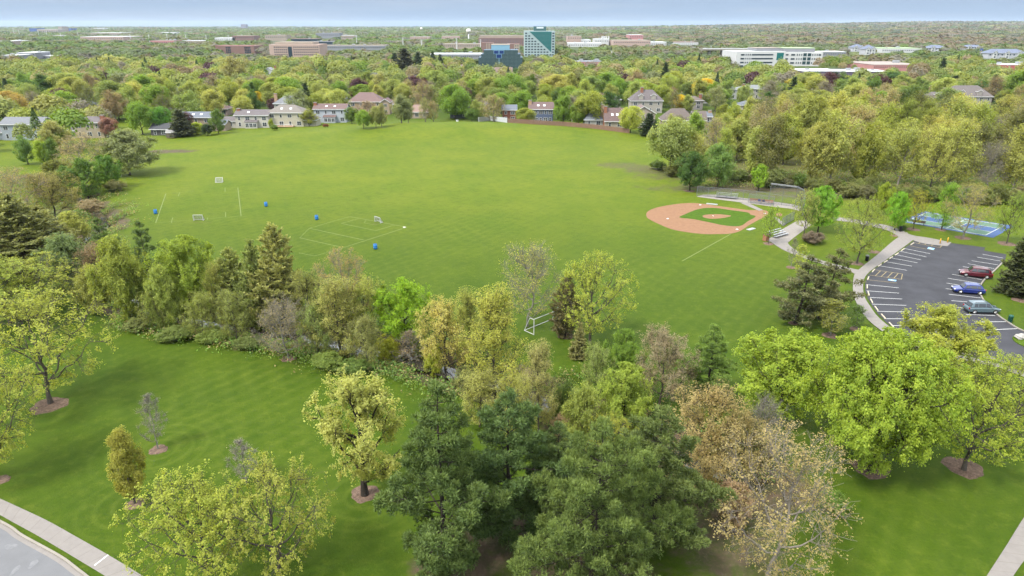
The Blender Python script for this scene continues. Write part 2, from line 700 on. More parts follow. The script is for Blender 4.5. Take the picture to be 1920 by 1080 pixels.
def Pn(name, seed, H, W, bark=BARK_DARK, **k):
    archetype(name, pine(seed, H=H, W=W, **k), H, W, bark, NEEDLE)


# near trees
D('maple', 1, 14, 15, cb=0.16, n1=16, n2=8, n3=7, leaf=80, ls=0.235, sig=0.28, lump=0.28, l3=0.25, bark=BARK_DARK, clump=1, tl0=0.5, gaps=0.12)
D('maple_big', 41, 15, 22, cb=0.14, n1=20, n2=11, n3=8, leaf=84, ls=0.25, sig=0.3, lump=0.32, l2=0.4, l3=0.2, bark=BARK_DARK, clump=1, tr=0.36, tl0=0.55, gaps=0.16)
D('maple_b', 2, 13, 13, cb=0.18, n1=15, n2=8, n3=7, leaf=74, ls=0.225, sig=0.26, lump=0.3, l3=0.25, bark=BARK_DARK, clump=1, tl0=0.5, gaps=0.14)
D('locust', 3, 12, 15, cb=0.22, n1=13, n2=8, n3=7, leaf=34, ls=0.19, sig=0.2, up=0.15, lump=0.32, l2=0.5, l3=0.25, bark=BARK, trunk_top=0.6, up_leaf=0.9, clump=1, tl0=0.62, gaps=0.3)
D('locust_b', 4, 12, 14, cb=0.2, n1=14, n2=8, n3=7, leaf=36, ls=0.185, sig=0.2, up=0.2, lump=0.3, l2=0.5, l3=0.25, bark=BARK, trunk_top=0.6, up_leaf=0.9, clump=1, tl0=0.62, gaps=0.28)
D('oak', 5, 13, 11, cb=0.2, n1=13, n2=8, n3=7, leaf=58, ls=0.185, sig=0.2, up=0.25, lump=0.34, l2=0.42, l3=0.24, bark=BARK_DARK, tr=0.34, trunk_top=0.72, clump=1, tl0=0.55, gaps=0.1)
D('bud', 6, 14, 13, cb=0.2, n1=13, n2=10, n3=9, leaf=12, ls=0.165, sig=0.15, up=0.4, lump=0.25, l3=0.26, bark=BARK_PALE, tr=0.2, tl0=0.55, gaps=0.2)
D('bud_b', 7, 12, 10, cb=0.15, n1=13, n2=10, n3=9, leaf=22, ls=0.165, sig=0.17, up=0.5, lump=0.25, l3=0.28, bark=BARK, tr=0.17, tl0=0.5, gaps=0.15)
D('bare', 8, 11, 9, cb=0.18, n1=14, n2=11, n3=10, leaf=4, ls=0.14, sig=0.2, up=0.55, lump=0.2, l3=0.3, bark=BARK_GREY, tr=0.14)
D('poplar', 9, 15, 9, cb=0.12, n1=17, n2=9, n3=8, leaf=28, ls=0.17, sig=0.2, up=0.75, lump=0.25, l2=0.5, l3=0.34, bark=BARK, tr=0.17, trunk_top=0.85, egg=0.35, tl0=0.5, gaps=0.2)
D('hornbeam', 10, 8, 4, cb=0.14, n1=18, n2=8, n3=7, leaf=40, ls=0.14, sig=0.15, up=0.8, lump=0.1, l2=0.45, l3=0.32, bark=BARK, tr=0.12, trunk_top=0.85, egg=0.3)
D('sapling', 11, 6, 3, cb=0.2, n1=11, n2=6, n3=5, leaf=10, ls=0.16, sig=0.15, up=0.7, lump=0.2, bark=BARK_GREY, tr=0.06, trunk_top=0.9)
D('twiggy', 12, 6, 3, cb=0.2, n1=14, n2=8, n3=7, leaf=2, ls=0.1, sig=0.1, up=0.8, lump=0.2, bark=BARK_GREY, tr=0.06, trunk_top=0.92, egg=0.5)
D('bushy', 13, 5, 5, cb=0.02, n1=12, n2=7, n3=6, leaf=40, ls=0.18, sig=0.22, up=0.4, lump=0.6, bark=BARK, tr=0.05, trunk_top=0.45, clump=1, gaps=0.25, tl0=0.4)
D('willow', 14, 9, 9, cb=0.08, n1=14, n2=8, n3=7, leaf=48, ls=0.21, sig=0.26, up=0.25, lump=0.3, bark=BARK, tr=0.14, clump=1, tl0=0.4, gaps=0.1)
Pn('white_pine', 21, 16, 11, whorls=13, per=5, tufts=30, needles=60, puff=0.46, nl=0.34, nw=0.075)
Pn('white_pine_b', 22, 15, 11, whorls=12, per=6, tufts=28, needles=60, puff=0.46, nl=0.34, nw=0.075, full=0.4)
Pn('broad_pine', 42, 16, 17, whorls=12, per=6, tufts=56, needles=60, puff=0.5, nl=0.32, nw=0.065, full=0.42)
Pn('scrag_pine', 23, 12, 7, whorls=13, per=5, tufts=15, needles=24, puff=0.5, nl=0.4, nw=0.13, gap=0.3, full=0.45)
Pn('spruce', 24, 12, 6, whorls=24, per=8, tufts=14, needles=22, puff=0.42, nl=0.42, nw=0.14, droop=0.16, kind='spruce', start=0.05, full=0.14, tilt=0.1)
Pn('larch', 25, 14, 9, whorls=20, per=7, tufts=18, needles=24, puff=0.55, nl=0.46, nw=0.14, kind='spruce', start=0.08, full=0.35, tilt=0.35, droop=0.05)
# trees a few hundred metres off: fewer, larger leaves
D('far_round', 31, 12, 11, cb=0.14, n1=11, n2=6, n3=5, leaf=56, ls=0.38, sig=0.58, lump=0.26, twigs=False, l3=0.3)
D('far_oval', 32, 13, 9, cb=0.12, n1=11, n2=6, n3=5, leaf=52, ls=0.36, sig=0.52, lump=0.24, up=0.5, twigs=False, l3=0.3)
D('far_broad', 33, 11, 13, cb=0.18, n1=11, n2=7, n3=5, leaf=54, ls=0.38, sig=0.54, lump=0.32, up=0.2, twigs=False, l3=0.28)
D('far_airy', 34, 13, 11, cb=0.16, n1=12, n2=7, n3=6, leaf=26, ls=0.32, sig=0.45, lump=0.28, twigs=True, l3=0.3, bark=BARK_PALE)
D('far_bud', 35, 13, 11, cb=0.14, n1=12, n2=8, n3=7, leaf=12, ls=0.28, sig=0.35, lump=0.26, up=0.5, twigs=True, l3=0.3, bark=BARK_PALE)
Pn('far_spruce', 36, 13, 6, whorls=16, per=6, tufts=9, needles=14, puff=0.7, nl=0.75, nw=0.3, droop=0.12, kind='spruce', start=0.06, full=0.15, tilt=0.1)

COLOURS = {
    'yellow': (0.17, 0.192, 0.034), 'yellowgreen': (0.14, 0.16, 0.03), 'lime': (0.155, 0.192, 0.022),
    'bright': (0.098, 0.146, 0.022), 'green': (0.07, 0.104, 0.022), 'deep': (0.042, 0.076, 0.018), 'dark': (0.03, 0.046, 0.02),
    'pine': (0.056, 0.08, 0.021), 'bluepine': (0.048, 0.073, 0.021), 'olive': (0.085, 0.09, 0.028), 'sage': (0.12, 0.135, 0.06),
    'pale': (0.155, 0.168, 0.055), 'tan': (0.165, 0.138, 0.068), 'brown': (0.14, 0.108, 0.06), 'pink': (0.155, 0.122, 0.075),
    'orange': (0.2, 0.155, 0.05), 'gold': (0.3, 0.225, 0.015), 'purple': (0.05, 0.024, 0.028), 'grey': (0.12, 0.108, 0.082),
    'straw': (0.16, 0.158, 0.058),
}
WORDS = {
    'yellow': 'yellow', 'yellowgreen': 'yellow-green', 'lime': 'lime-green', 'bright': 'bright green', 'green': 'mid-green', 'deep': 'deep green',
    'dark': 'dark green', 'pine': 'green', 'bluepine': 'blue-green', 'olive': 'olive-green', 'sage': 'sage-green', 'pale': 'pale green', 'tan': 'tan budding',
    'brown': 'brown budding', 'pink': 'pinkish-brown', 'orange': 'orange-brown', 'gold': 'golden-yellow', 'purple': 'dark purple', 'grey': 'grey bare', 'straw': 'straw-coloured',
}
TREES = []


def tree(kind, arch, colour, x, y, h, wd, label, group=None, cat='tree', parts=True, z=None, lean=0.0, rz=None):
    wood, crown, H, W = ARCH[arch]
    z = tz(x, y) - 0.03 if z is None else z
    r = empty(kind, (x, y, z), random.uniform(0, 6.28) if rz is None else rz, label, cat, group)
    s = wd / W
    r.scale = (s, s * random.uniform(0.93, 1.07), h / H)
    r.rotation_euler.x = lean
    c = COLOURS[colour] if isinstance(colour, str) else colour
    j = np.clip(RNG.normal(1, 0.07), 0.85, 1.15)
    col = (c[0] * FOL * j * RNG.uniform(0.94, 1.06), c[1] * FOL * j, c[2] * FOL * j, 1)
    t = link('trunk', wood, r)
    if crown is not None:
        k = link('crown', crown, r)
        k.color = col
    TREES.append((x, y, h, wd, r))
    return r


def tree_px(kind, arch, colour, ub, vb, vt, ul, ur, label, **k):
    """A tree that stands where the picture shows its foot, with the height and the spread the picture gives it."""
    x, y, z = at(ub, vb)
    h = max(height_at(y, vt) - z, 1.2)
    wd = (ur - ul) * m_per_px(y, z + h * 0.55)
    return tree(kind, arch, colour, x, y, h, wd, label, **k)

# ------------------------------------------------------------------ the ground sheet


def axis(lo, hi, step, grow, end_lo, end_hi):
    a = list(np.arange(lo, hi + step * 0.5, step))
    s = step
    while a[-1] < end_hi:
        s *= grow
        a.append(a[-1] + s)
    s = step
    while a[0] > end_lo:
        s *= grow
        a.insert(0, a[0] - s)
    return np.array(a)


GX = axis(-110, 110, 1.25, 1.1, -14000, 14000)
GY = axis(30, 180, 1.0, 1.035, -400, 16000)
XX, YY = np.meshgrid(GX, GY)
ZZ = terrain(XX, YY)
nx_, ny_ = len(GX), len(GY)
ii = np.arange(nx_ * ny_).reshape(ny_, nx_)
Qg = np.stack([ii[:-1, :-1], ii[:-1, 1:], ii[1:, 1:], ii[1:, :-1]], -1).reshape(-1, 4)
Vg = np.stack([XX, YY, ZZ], -1).reshape(-1, 3)
cd = creek_dist(XX, np.minimum(YY, 260.0)) + np.maximum(YY - 230, 0)
jit = np.sin(XX * 0.9) * np.cos(YY * 0.7) + 0.6 * np.sin(XX * 0.31 + YY * 0.43)
earth = 1 - sstep(3.0, 7.0, cd + jit * 1.3)


def blob(u, v, ru, rv, soft=0.5):
    """Soft oval patch on the ground round picture point (u, v), radii in metres."""
    x, y, _ = at(u, v)
    r = np.hypot((XX - x) / ru, (YY - y) / rv) + 0.12 * jit
    return 1 - sstep(1 - soft, 1 + soft, r)


# bare and scruffy patches the photograph shows
for (u, v, ru, rv, s, k) in ((318, 284, 9, 3.5, .4, .9), (1165, 310, 9, 6, .5, .55), (1215, 318, 9, 8, .5, .6), (1500, 352, 40, 7, .5, .75),
                             (1750, 365, 45, 8, .5, .75), (1350, 330, 25, 8, .5, .6), (900, 735, 6, 1.4, .5, .9), (1350, 985, 5, 8, .6, .7),
                             (1100, 960, 8, 4, .6, .5), (860, 1062, 4, 2, .5, .9), (1110, 1085, 6, 3.5, .6, .8), (960, 1000, 5, 3, .6, .8),
                             (1320, 940, 6, 6, .6, .6), (760, 690, 7, 2.5, .5, .7),
                             (250, 610, 5, 2.5, .5, .5), (372, 417, 3, 1.6, .7, .38), (412, 344, 3, 1.6, .7, .3), (708, 420, 3, 1.6, .7, .36), (1000, 500, 16, 4, .8, .22), (620, 330, 14, 5, .8, .2), (90, 470, 16, 12, .6, .6), (150, 400, 14, 10, .5, .5)):
    earth = np.maximum(earth, k * blob(u, v, ru, rv, s))
field = sstep(85, 190, YY + 0.12 * XX) * (1 - sstep(285, 330, YY))  # paling with distance: glancing sunlight and haze put into the turf colour
wood_floor = sstep(300, 420, YY) * 0.35 + sstep(900, 1600, YY) * 0.5
# right-hand wood: leaf litter under the trees
wx = sstep(42, 62, XX - 0.16 * (YY - 190)) * sstep(172, 186, YY) * (1 - sstep(330, 380, YY))
earth = np.maximum(earth, 0.6 * wx)

gme = quads_mesh("ground", Vg, Qg, [])
gme.polygons.foreach_set("use_smooth", np.ones(len(Qg), bool))
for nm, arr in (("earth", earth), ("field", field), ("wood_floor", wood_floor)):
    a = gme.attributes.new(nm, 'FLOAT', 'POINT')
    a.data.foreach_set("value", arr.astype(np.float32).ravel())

gm, t, b = base_mat("turf")
b.inputs["Roughness"].default_value = 0.85
b.inputs["Specular IOR Level"].default_value = 0.12
tc = N(t, "ShaderNodeTexCoord")


def mix_rgb(A, B, fac):
    m = N(t, "ShaderNodeMix", data_type='RGBA')
    for s, v in (("A", A), ("B", B)):
        if isinstance(v, tuple):
            m.inputs[s].default_value = (*v, 1)
        else:
            t.links.new(v, m.inputs[s])
    if isinstance(fac, float):
        m.inputs["Factor"].default_value = fac
    else:
        t.links.new(fac, m.inputs["Factor"])
    return m.outputs["Result"]


def noise(scale, detail=4.0, rough=0.6, vec=None, dist=0.0):
    n = N(t, "ShaderNodeTexNoise", Scale=scale, Detail=detail, Roughness=rough, Distortion=dist)
    t.links.new(vec or tc.outputs["Object"], n.inputs["Vector"])
    return n.outputs["Fac"]


def ramp(v, a, b_, lo=0.0, hi=1.0):
    r = N(t, "ShaderNodeMapRange")
    for k, x in (("From Min", a), ("From Max", b_), ("To Min", lo), ("To Max", hi)):
        r.inputs[k].default_value = x
    t.links.new(v, r.inputs["Value"])
    return r.outputs["Result"]


def attr(n):
    return N(t, "ShaderNodeAttribute", attribute_name=n).outputs["Fac"]


def math_(op, a, b_=None):
    m = N(t, "ShaderNodeMath", operation=op)
    for i, v in enumerate((a, b_)):
        if v is None:
            continue
        if isinstance(v, (int, float)):
            m.inputs[i].default_value = v
        else:
            t.links.new(v, m.inputs[i])
    return m.outputs[0]


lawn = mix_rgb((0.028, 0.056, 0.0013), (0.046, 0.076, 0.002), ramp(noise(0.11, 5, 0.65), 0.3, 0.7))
field_lit = mix_rgb((0.066, 0.104, 0.003), (0.112, 0.135, 0.007), ramp(noise(0.06, 6, 0.68), 0.32, 0.68))  # field turf with glancing light and haze mixed into its base colour
grass = mix_rgb(lawn, field_lit, attr("field"))
# darker and paler clumps of turf, streaked along the mowing
mpg = N(t, "ShaderNodeMapping")
mpg.inputs["Rotation"].default_value = (0, 0, 0.6)
mpg.inputs["Scale"].default_value = (0.8, 1.15, 1.0)
t.links.new(tc.outputs["Object"], mpg.inputs["Vector"])
grass = mix_rgb(grass, (0.026, 0.052, 0.002), ramp(noise(0.55, 6, 0.72, mpg.outputs["Vector"]), 0.47, 0.66, 0.0, 0.42))
grass = mix_rgb(grass, (0.1, 0.12, 0.012), ramp(noise(0.9, 5, 0.7), 0.5, 0.68, 0.0, 0.34))
grass = mix_rgb(grass, (0.02, 0.042, 0.002), ramp(noise(3.2, 4, 0.8), 0.5, 0.66, 0.0, 0.55))
# mower passes
for rot, sc, k in ((0.62, 0.16, 0.075), (-0.5, 0.11, 0.05)):
    mp2 = N(t, "ShaderNodeMapping")
    mp2.inputs["Rotation"].default_value = (0, 0, rot)
    t.links.new(tc.outputs["Object"], mp2.inputs["Vector"])
    wv = N(t, "ShaderNodeTexWave", Scale=sc, Distortion=1.6, Detail=3.0)
    wv.inputs["Detail Scale"].default_value = 0.3
    t.links.new(mp2.outputs["Vector"], wv.inputs["Vector"])
    grass = mix_rgb(grass, (0.11, 0.135, 0.016), math_('MULTIPLY', ramp(wv.outputs["Fac"], 0.3, 1.0, 0.0, k * 2.4), ramp(noise(0.05, 3, 0.6), 0.35, 0.7)))
# rings mown round the two young trees
for (u, v, rad) in ((297, 843, 9.0), (253, 945, 7.0), (684, 930, 8.0)):
    x, y, _ = at(u, v)
    vm = N(t, "ShaderNodeVectorMath", operation='DISTANCE')
    vm.inputs[1].default_value = (x, y, 0)
    t.links.new(tc.outputs["Object"], vm.inputs[0])
    dist = vm.outputs["Value"]
    ring = math_('SINE', math_('MULTIPLY', dist, 4.4))
    fade = ramp(dist, rad * 0.45, rad, 1.0, 0.0)
    grass = mix_rgb(grass, (0.1, 0.13, 0.015), math_('MULTIPLY', ramp(ring, 0.2, 1.0, 0.0, 0.2), fade))
soil = mix_rgb((0.085, 0.06, 0.04), (0.045, 0.052, 0.018), ramp(noise(0.7, 6, 0.7), 0.4, 0.65))
soil = mix_rgb(soil, (0.125, 0.092, 0.062), ramp(noise(2.2, 5, 0.75), 0.5, 0.75))
litter = mix_rgb((0.045, 0.062, 0.022), (0.075, 0.075, 0.045), ramp(noise(0.03, 5, 0.6), 0.4, 0.65))
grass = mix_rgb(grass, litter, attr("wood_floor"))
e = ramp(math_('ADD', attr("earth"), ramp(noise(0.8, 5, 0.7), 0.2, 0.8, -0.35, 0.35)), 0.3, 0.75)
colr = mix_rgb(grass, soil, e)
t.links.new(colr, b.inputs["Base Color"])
bp = N(t, "ShaderNodeBump", Strength=0.55, Distance=0.12)
t.links.new(noise(6.0, 4, 0.7), bp.inputs["Height"])
t.links.new(bp.outputs["Normal"], b.inputs["Normal"])
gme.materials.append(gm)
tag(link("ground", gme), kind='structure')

# creek water
cw = MB()
wm, t2, b2 = base_mat("creek_water")
b2.inputs["Base Color"].default_value = (0.05, 0.045, 0.035, 1)
b2.inputs["Roughness"].default_value = 0.08
b2.inputs["Specular IOR Level"].default_value = 0.9
nn = N(t2, "ShaderNodeTexNoise", Scale=2.5, Detail=3.0)
bb = N(t2, "ShaderNodeBump", Strength=0.15, Distance=0.05)
t2.links.new(nn.outputs["Fac"], bb.inputs["Height"])
t2.links.new(bb.outputs["Normal"], b2.inputs["Normal"])
L_, R_ = [], []
for i, p in enumerate(CREEK):
    q = CREEK[min(i + 1, len(CREEK) - 1)] - CREEK[max(i - 1, 0)]
    q = q / (np.hypot(*q) + 1e-9)
    L_.append((p[0] - q[1] * (1.25 if i < len(CREEK) - 20 else 1.1), p[1] + q[0] * (1.25 if i < len(CREEK) - 20 else 1.1), -0.85))
    R_.append((p[0] + q[1] * (1.25 if i < len(CREEK) - 20 else 1.1), p[1] - q[0] * (1.25 if i < len(CREEK) - 20 else 1.1), -0.85))
n = len(L_)
cw.add(L_ + R_, [(i, n + i, n + i + 1, i + 1) for i in range(n - 1)], wm)
tag(cw.build("creek_water"), kind='structure')

# ------------------------------------------------------------------ pavements, roads, lot
CONC = plain("concrete", (0.215, 0.195, 0.178), 0.85, var=0.1, scale=1.2, spec=0.2)
CONC2 = plain("pad_concrete", (0.25, 0.225, 0.2), 0.85, var=0.1, scale=1.5, spec=0.2)
KERB = plain("kerb_concrete", (0.25, 0.225, 0.19), 0.85, var=0.12, scale=1.0, spec=0.2)
ROADM = plain("worn_road", (0.15, 0.15, 0.155), 0.85, var=0.1, scale=0.5, spec=0.2)
WHITE = plain("white_paint", (0.62, 0.62, 0.6), 0.6, var=0.1, scale=2)
FADED = plain("faded_line_paint", (0.16, 0.195, 0.065), 0.8, var=0.2, scale=1.5)
YPAINT = plain("yellow_paint", (0.3, 0.235, 0.11), 0.7, var=0.15, scale=2)
JOINT = plain("joint", (0.16, 0.145, 0.125), 0.9)


def wpts(px, smooth=0, closed=False):
    if smooth:
        px = catmull(px, smooth, closed)
    return [flat(*p) for p in px]


def strip_poly(left, right, sm=6):
    return wpts(left, sm) + wpts(right, sm)[::-1]


def offset_line(pts, d):
    out = []
    for i, p in enumerate(pts):
        a, c = pts[max(i - 1, 0)], pts[min(i + 1, len(pts) - 1)]
        dx, dy = c[0] - a[0], c[1] - a[1]
        L = math.hypot(dx, dy) or 1
        out.append((p[0] - dy / L * d, p[1] + dx / L * d))
    return out


def line(mb, a, b, w_, z, m):
    dx, dy = b[0] - a[0], b[1] - a[1]
    L = math.hypot(dx, dy) or 1
    nx, ny = -dy / L * w_ / 2, dx / L * w_ / 2
    mb.sheet([(a[0] + nx, a[1] + ny), (a[0] - nx, a[1] - ny), (b[0] - nx, b[1] - ny), (b[0] + nx, b[1] + ny)], z, m)


def lerp(a, b, k):
    return tuple(p + (q - p) * k for p, q in zip(a, b))


def slab_path(name, left, right, z=0.03, joints=1.5, mat=CONC):
    """A concrete walk with its tooled joints."""
    lw, rw = wpts(left, 8), wpts(right, 8)
    mb = MB()
    n = min(len(lw), len(rw))

    def res(p, n):
        P = np.array(p)
        s = np.r_[0, np.cumsum(np.hypot(*np.diff(P, axis=0).T))]
        q = np.linspace(0, s[-1], n)
        return [(np.interp(a, s, P[:, 0]), np.interp(a, s, P[:, 1])) for a in q], s[-1]
    _, L = res(lw, 5)
    k = max(6, int(L / joints))
    la, _ = res(lw, k + 1)
    ra, _ = res(rw, k + 1)
    V = [(p[0], p[1], z) for p in la] + [(p[0], p[1], z) for p in ra]
    mb.add(V, [(i, k + 1 + i, k + 2 + i, i + 1) if True else None for i in range(k)], mat)
    for i in range(1, k):
        line(mb, la[i], ra[i], 0.035, z + 0.004, JOINT)
    o = mb.build(name)
    return tag(o, kind='structure')


def fix_up(o):
    me = o.data
    bm = bmesh.new()
    bm.from_mesh(me)
    for f in bm.faces:
        f.normal_update()
        if abs(f.normal.z) > 0.5 and f.normal.z < 0:
            f.normal_flip()
    bm.to_mesh(me)
    bm.free()
    return o


SW_L = [(-90, 893), (0, 935), (37, 952), (90, 977), (140, 1005), (200, 1039), (267, 1080), (330, 1125), (420, 1200)]
SW_R = [(-90, 920), (0, 966), (25, 980), (62, 1000), (105, 1025), (150, 1052), (207, 1087), (262, 1128), (345, 1205)]
fix_up(slab_path("sidewalk", SW_L, SW_R))
jl = MB()
line(jl, flat(177, 1061), flat(203, 1041), 0.12, 0.042, WHITE)
tag(jl.build("sidewalk_joint_marking"), kind='structure')
PR_L = [(2060, 740), (1990, 865), (1920, 970), (1885, 1026), (1850, 1080), (1780, 1190)]
PR_R = [(2120, 760), (2045, 880), (1975, 975), (1937, 1030), (1900, 1080), (1835, 1190)]
fix_up(slab_path("footpath", PR_L, PR_R))

# road with its kerb in the corner
RK = [(-100, 940), (0, 990), (32, 1012), (100, 1050), (130, 1072), (170, 1105), (260, 1190)]
rk = wpts(RK, 6)
rd = MB()
rd.sheet(rk + wpts([(200, 1300), (-300, 1300), (-400, 960)]), 0.012, ROADM)
fix_up(tag(rd.build("road"), kind='structure'))
kb = MB()
ko = offset_line(rk, 0.55)
kt = offset_line(rk, 0.35)
n = len(rk)
kb.add([(p[0], p[1], 0.016) for p in rk] + [(p[0], p[1], 0.02) for p in kt], [(i, i + 1, n + i + 1, n + i) for i in range(n - 1)], CONC)
ks = kt + ko[::-1]
kb.slab(ks, 0.0, 0.14, KERB)
fix_up(tag(kb.build("kerb"), kind='structure'))
tarm = plain("tar_patch", (0.17, 0.17, 0.175), 0.8, var=0.2)
tp = MB()
for c, s in (((20, 1025), (0.5, 0.35)), ((62, 1058), (0.25, 0.5)), ((28, 1070), (0.2, 0.6))):
    x, y = flat(*c)
    tp.sheet([(x + s[0] * math.cos(a) * (1 + .3 * math.sin(3 * a)), y + s[1] * math.sin(a)) for a in np.linspace(0, 6.0, 14)], 0.02, tarm)
tag(tp.build("road_patches"), kind='structure')

# parking lot
ASPH = plain("asphalt", (0.042, 0.042, 0.048), 0.85, var=0.3, scale=0.3, spec=0.25)
LOT_L = [(1713, 452), (1700, 462), (1686, 472), (1674, 481), (1662, 490), (1652, 497), (1640, 504), (1627, 516), (1622, 532), (1622, 545), (1627, 560),
         (1636, 575), (1647, 590), (1662, 605), (1678, 617), (1705, 637), (1745, 654), (1800, 664), (1852, 672), (1920, 693), (2010, 725), (2120, 770)]
LOT_R = [(1784, 456), (1847, 464), (1845, 470), (1887, 477), (1884, 490), (1865, 509), (1850, 522), (1839, 538), (1840, 553), (1850, 570), (1870, 590), (1890, 604), (1920, 621), (2000, 650), (2150, 690)]
lot = MB()
lot.sheet(wpts(LOT_L) + wpts(LOT_R)[::-1], 0.03, ASPH)
fix_up(tag(lot.build("parking_lot"), kind='structure'))
fix_up(slab_path("lot_walk", [(1700, 436), (1675, 452), (1645, 478), (1615, 502), (1602, 515), (1599, 540), (1602, 560), (1615, 585), (1632, 605), (1654, 622), (1690, 645), (1735, 664), (1800, 676), (1860, 687), (1920, 708), (2010, 742)],
                 [(1713, 450), (1697, 462), (1660, 489), (1637, 505), (1622, 520), (1618, 540), (1622, 560), (1632, 576), (1645, 594), (1668, 614), (1702, 640), (1742, 658), (1802, 668), (1862, 680), (1922, 699), (2012, 731)], z=0.1))
fix_up(slab_path("bollard_walk", [(1690, 431), (1708, 441), (1740, 446), (1784, 455)], [(1700, 444), (1715, 452), (1738, 458), (1776, 462)], z=0.06))
fix_up(slab_path("court_walk", [(1563, 407), (1600, 411), (1650, 420), (1677, 427), (1700, 438), (1712, 446)], [(1563, 413), (1600, 418), (1645, 427), (1668, 434), (1684, 444), (1690, 452)], z=0.05))
fix_up(slab_path("bleacher_walk", [(1440, 450), (1465, 467), (1490, 478), (1515, 487), (1560, 501), (1604, 514)], [(1480, 452), (1478, 458), (1500, 474), (1542, 489), (1595, 503), (1618, 508)], z=0.05))

mk = MB()
for a, b_ in (((1695, 466), (1744, 476)), ((1686, 471), (1737, 482)), ((1676, 477), (1727, 487.5)), ((1666, 483), (1720, 493)), ((1656, 490), (1710, 499.5)),
              ((1645, 498), (1700, 507)), ((1624, 534), (1685, 540)), ((1625, 545.5), (1686, 550)), ((1631, 558), (1691, 561)), ((1635, 570.5), (1699, 573)),
              ((1645, 584), (1705, 585.5)), ((1657.5, 598), (1718, 598)), ((1674, 611), (1738, 609)), ((1698, 628), (1766, 622)),
              ((1842, 477), (1880, 484)), ((1832, 482.5), (1878, 490)), ((1822, 489), (1871, 497)), ((1814, 494.5), (1864, 504)), ((1805, 500), (1856, 509)),
              ((1796, 506.5), (1848, 516)), ((1785, 514.5), (1842, 525)), ((1777, 522), (1838, 532)), ((1774, 531), (1837, 541)), ((1773, 541.5), (1838, 549)),
              ((1779, 552), (1839, 559)), ((1784, 564), (1846, 569)), ((1795, 577), (1856, 582)), ((1811, 590), (1866, 592)), ((1827, 604), (1886, 603.5)), ((1850, 619), (1908, 616.5))):
    line(mk, flat(*a), flat(*b_), 0.105, 0.036, WHITE)
for a, b_ in (((1705, 461), (1752, 470)), ((1639, 506), (1692, 514)), ((1630, 516), (1690, 524)), ((1692, 514), (1690, 524)), ((1629, 525), (1682, 531)),
              ((1641, 517.5), (1651, 508)), ((1652, 519), (1662, 510)), ((1664, 520.5), (1673, 511.5)), ((1676, 522), (1684, 513)),
              ((1712, 455), (1762, 464.5)), ((1762, 464.5), (1768, 459)), ((1722, 457), (1727, 453.5)), ((1734, 459), (1739, 455)), ((1746, 461.5), (1752, 457))):
    line(mk, flat(*a), flat(*b_), 0.105, 0.036, YPAINT)
BLUEP = plain("blue_paint", (0.2, 0.36, 0.55), 0.7, var=0.1)
for (a, b_, c, d) in (((1666, 523.3), (1681, 525.2), (1680, 528), (1665, 526)), ((1741, 463.5), (1753, 466), (1750, 469), (1738, 466.3))):
    q = [flat(*p) for p in (a, b_, c, d)]
    mk.sheet(q, 0.036, BLUEP)
    # wheelchair symbol: head, back, seat and wheel in white paint
    o0, ex, ey = q[3], np.subtract(q[2], q[3]), np.subtract(q[0], q[3])
    P = lambda s, r: tuple(np.array(o0) + ex * s + ey * r)
    line(mk, P(.42, .72), P(.45, .42), 0.12, 0.041, WHITE)
    line(mk, P(.45, .42), P(.64, .42), 0.12, 0.041, WHITE)
    line(mk, P(.64, .42), P(.7, .2), 0.12, 0.041, WHITE)
    mk.sheet([P(.42 + .05 * math.cos(a), .85 + .07 * math.sin(a)) for a in np.linspace(0, 5.6, 9)], 0.041, WHITE)
    w8 = [P(.48 + .16 * math.cos(a), .34 + .2 * math.sin(a)) for a in np.linspace(2.2, 6.1, 10)]
    for p, q2 in zip(w8[:-1], w8[1:]):
        line(mk, p, q2, 0.1, 0.041, WHITE)
fix_up(tag(mk.build("parking_lot_markings"), kind='structure'))
# kerb along the far side of the lot
kb = MB()
kr = wpts(LOT_R[4:], 5)
kb.slab(offset_line(kr, -0.22)[::-1] + kr, 0.02, 0.15, KERB)
kl = wpts(LOT_L[15:], 5)
kb.slab(offset_line(kl, 0.2) + kl[::-1], 0.02, 0.16, KERB)
fix_up(tag(kb.build("lot_kerb"), kind='structure'))
isl = MB()
ip = wpts([(1898, 634), (1906, 631), (1925, 632), (1990, 650), (2010, 672), (1985, 676), (1930, 655), (1905, 643)], 5, True)
LAWN = plain("island_turf", (0.06, 0.1, 0.006), 0.9, var=0.3, scale=3, spec=0.1)
isl.slab(ip, 0.02, 0.13, LAWN)
fix_up(tag(isl.build("grass_island_ground"), kind='structure'))

# ------------------------------------------------------------------ ball field, court and pitches (ground surfaces)
CLAY = plain("infield_clay", (0.228, 0.128, 0.074), 0.95, var=0.13, scale=1.1, spec=0.1)
INGRASS = plain("infield_turf", (0.052, 0.1, 0.006), 0.9, var=0.25, scale=1.2, spec=0.1)
bf = MB()
INF = [(1212, 405), (1214, 397), (1229, 390), (1255, 384.5), (1285, 381), (1312, 381.5), (1345, 386), (1378, 390.5), (1407, 394), (1428, 393.5), (1440, 397), (1438, 404), (1425, 411), (1405, 422),
       (1388, 433), (1370, 438), (1345, 439), (1322, 439), (1292, 436), (1260, 430), (1235, 420), (1217, 411)]
bf.sheet(wpts(INF, 5, True), 0.012, CLAY)
bf.sheet(wpts([(1274, 408), (1284, 402), (1310, 392), (1337, 389.7), (1370, 394), (1402, 398.5), (1407, 402.5), (1417, 406), (1402, 415), (1387, 424), (1360, 423), (1330, 417), (1300, 411)], 3, True), 0.02, INGRASS)
bf.sheet(wpts([(1317, 405.5), (1323, 402.8), (1345, 401.8), (1358, 402.8), (1371, 405), (1355, 409), (1335, 410.4), (1322, 408.5)], 4, True), 0.028, CLAY)
bf.sheet(wpts([(1455, 402), (1462, 399), (1467, 403), (1460, 406)], 4, True), 0.012, CLAY)
fix_up(tag(bf.build("ball_field_ground"), kind='structure'))
fl = MB()
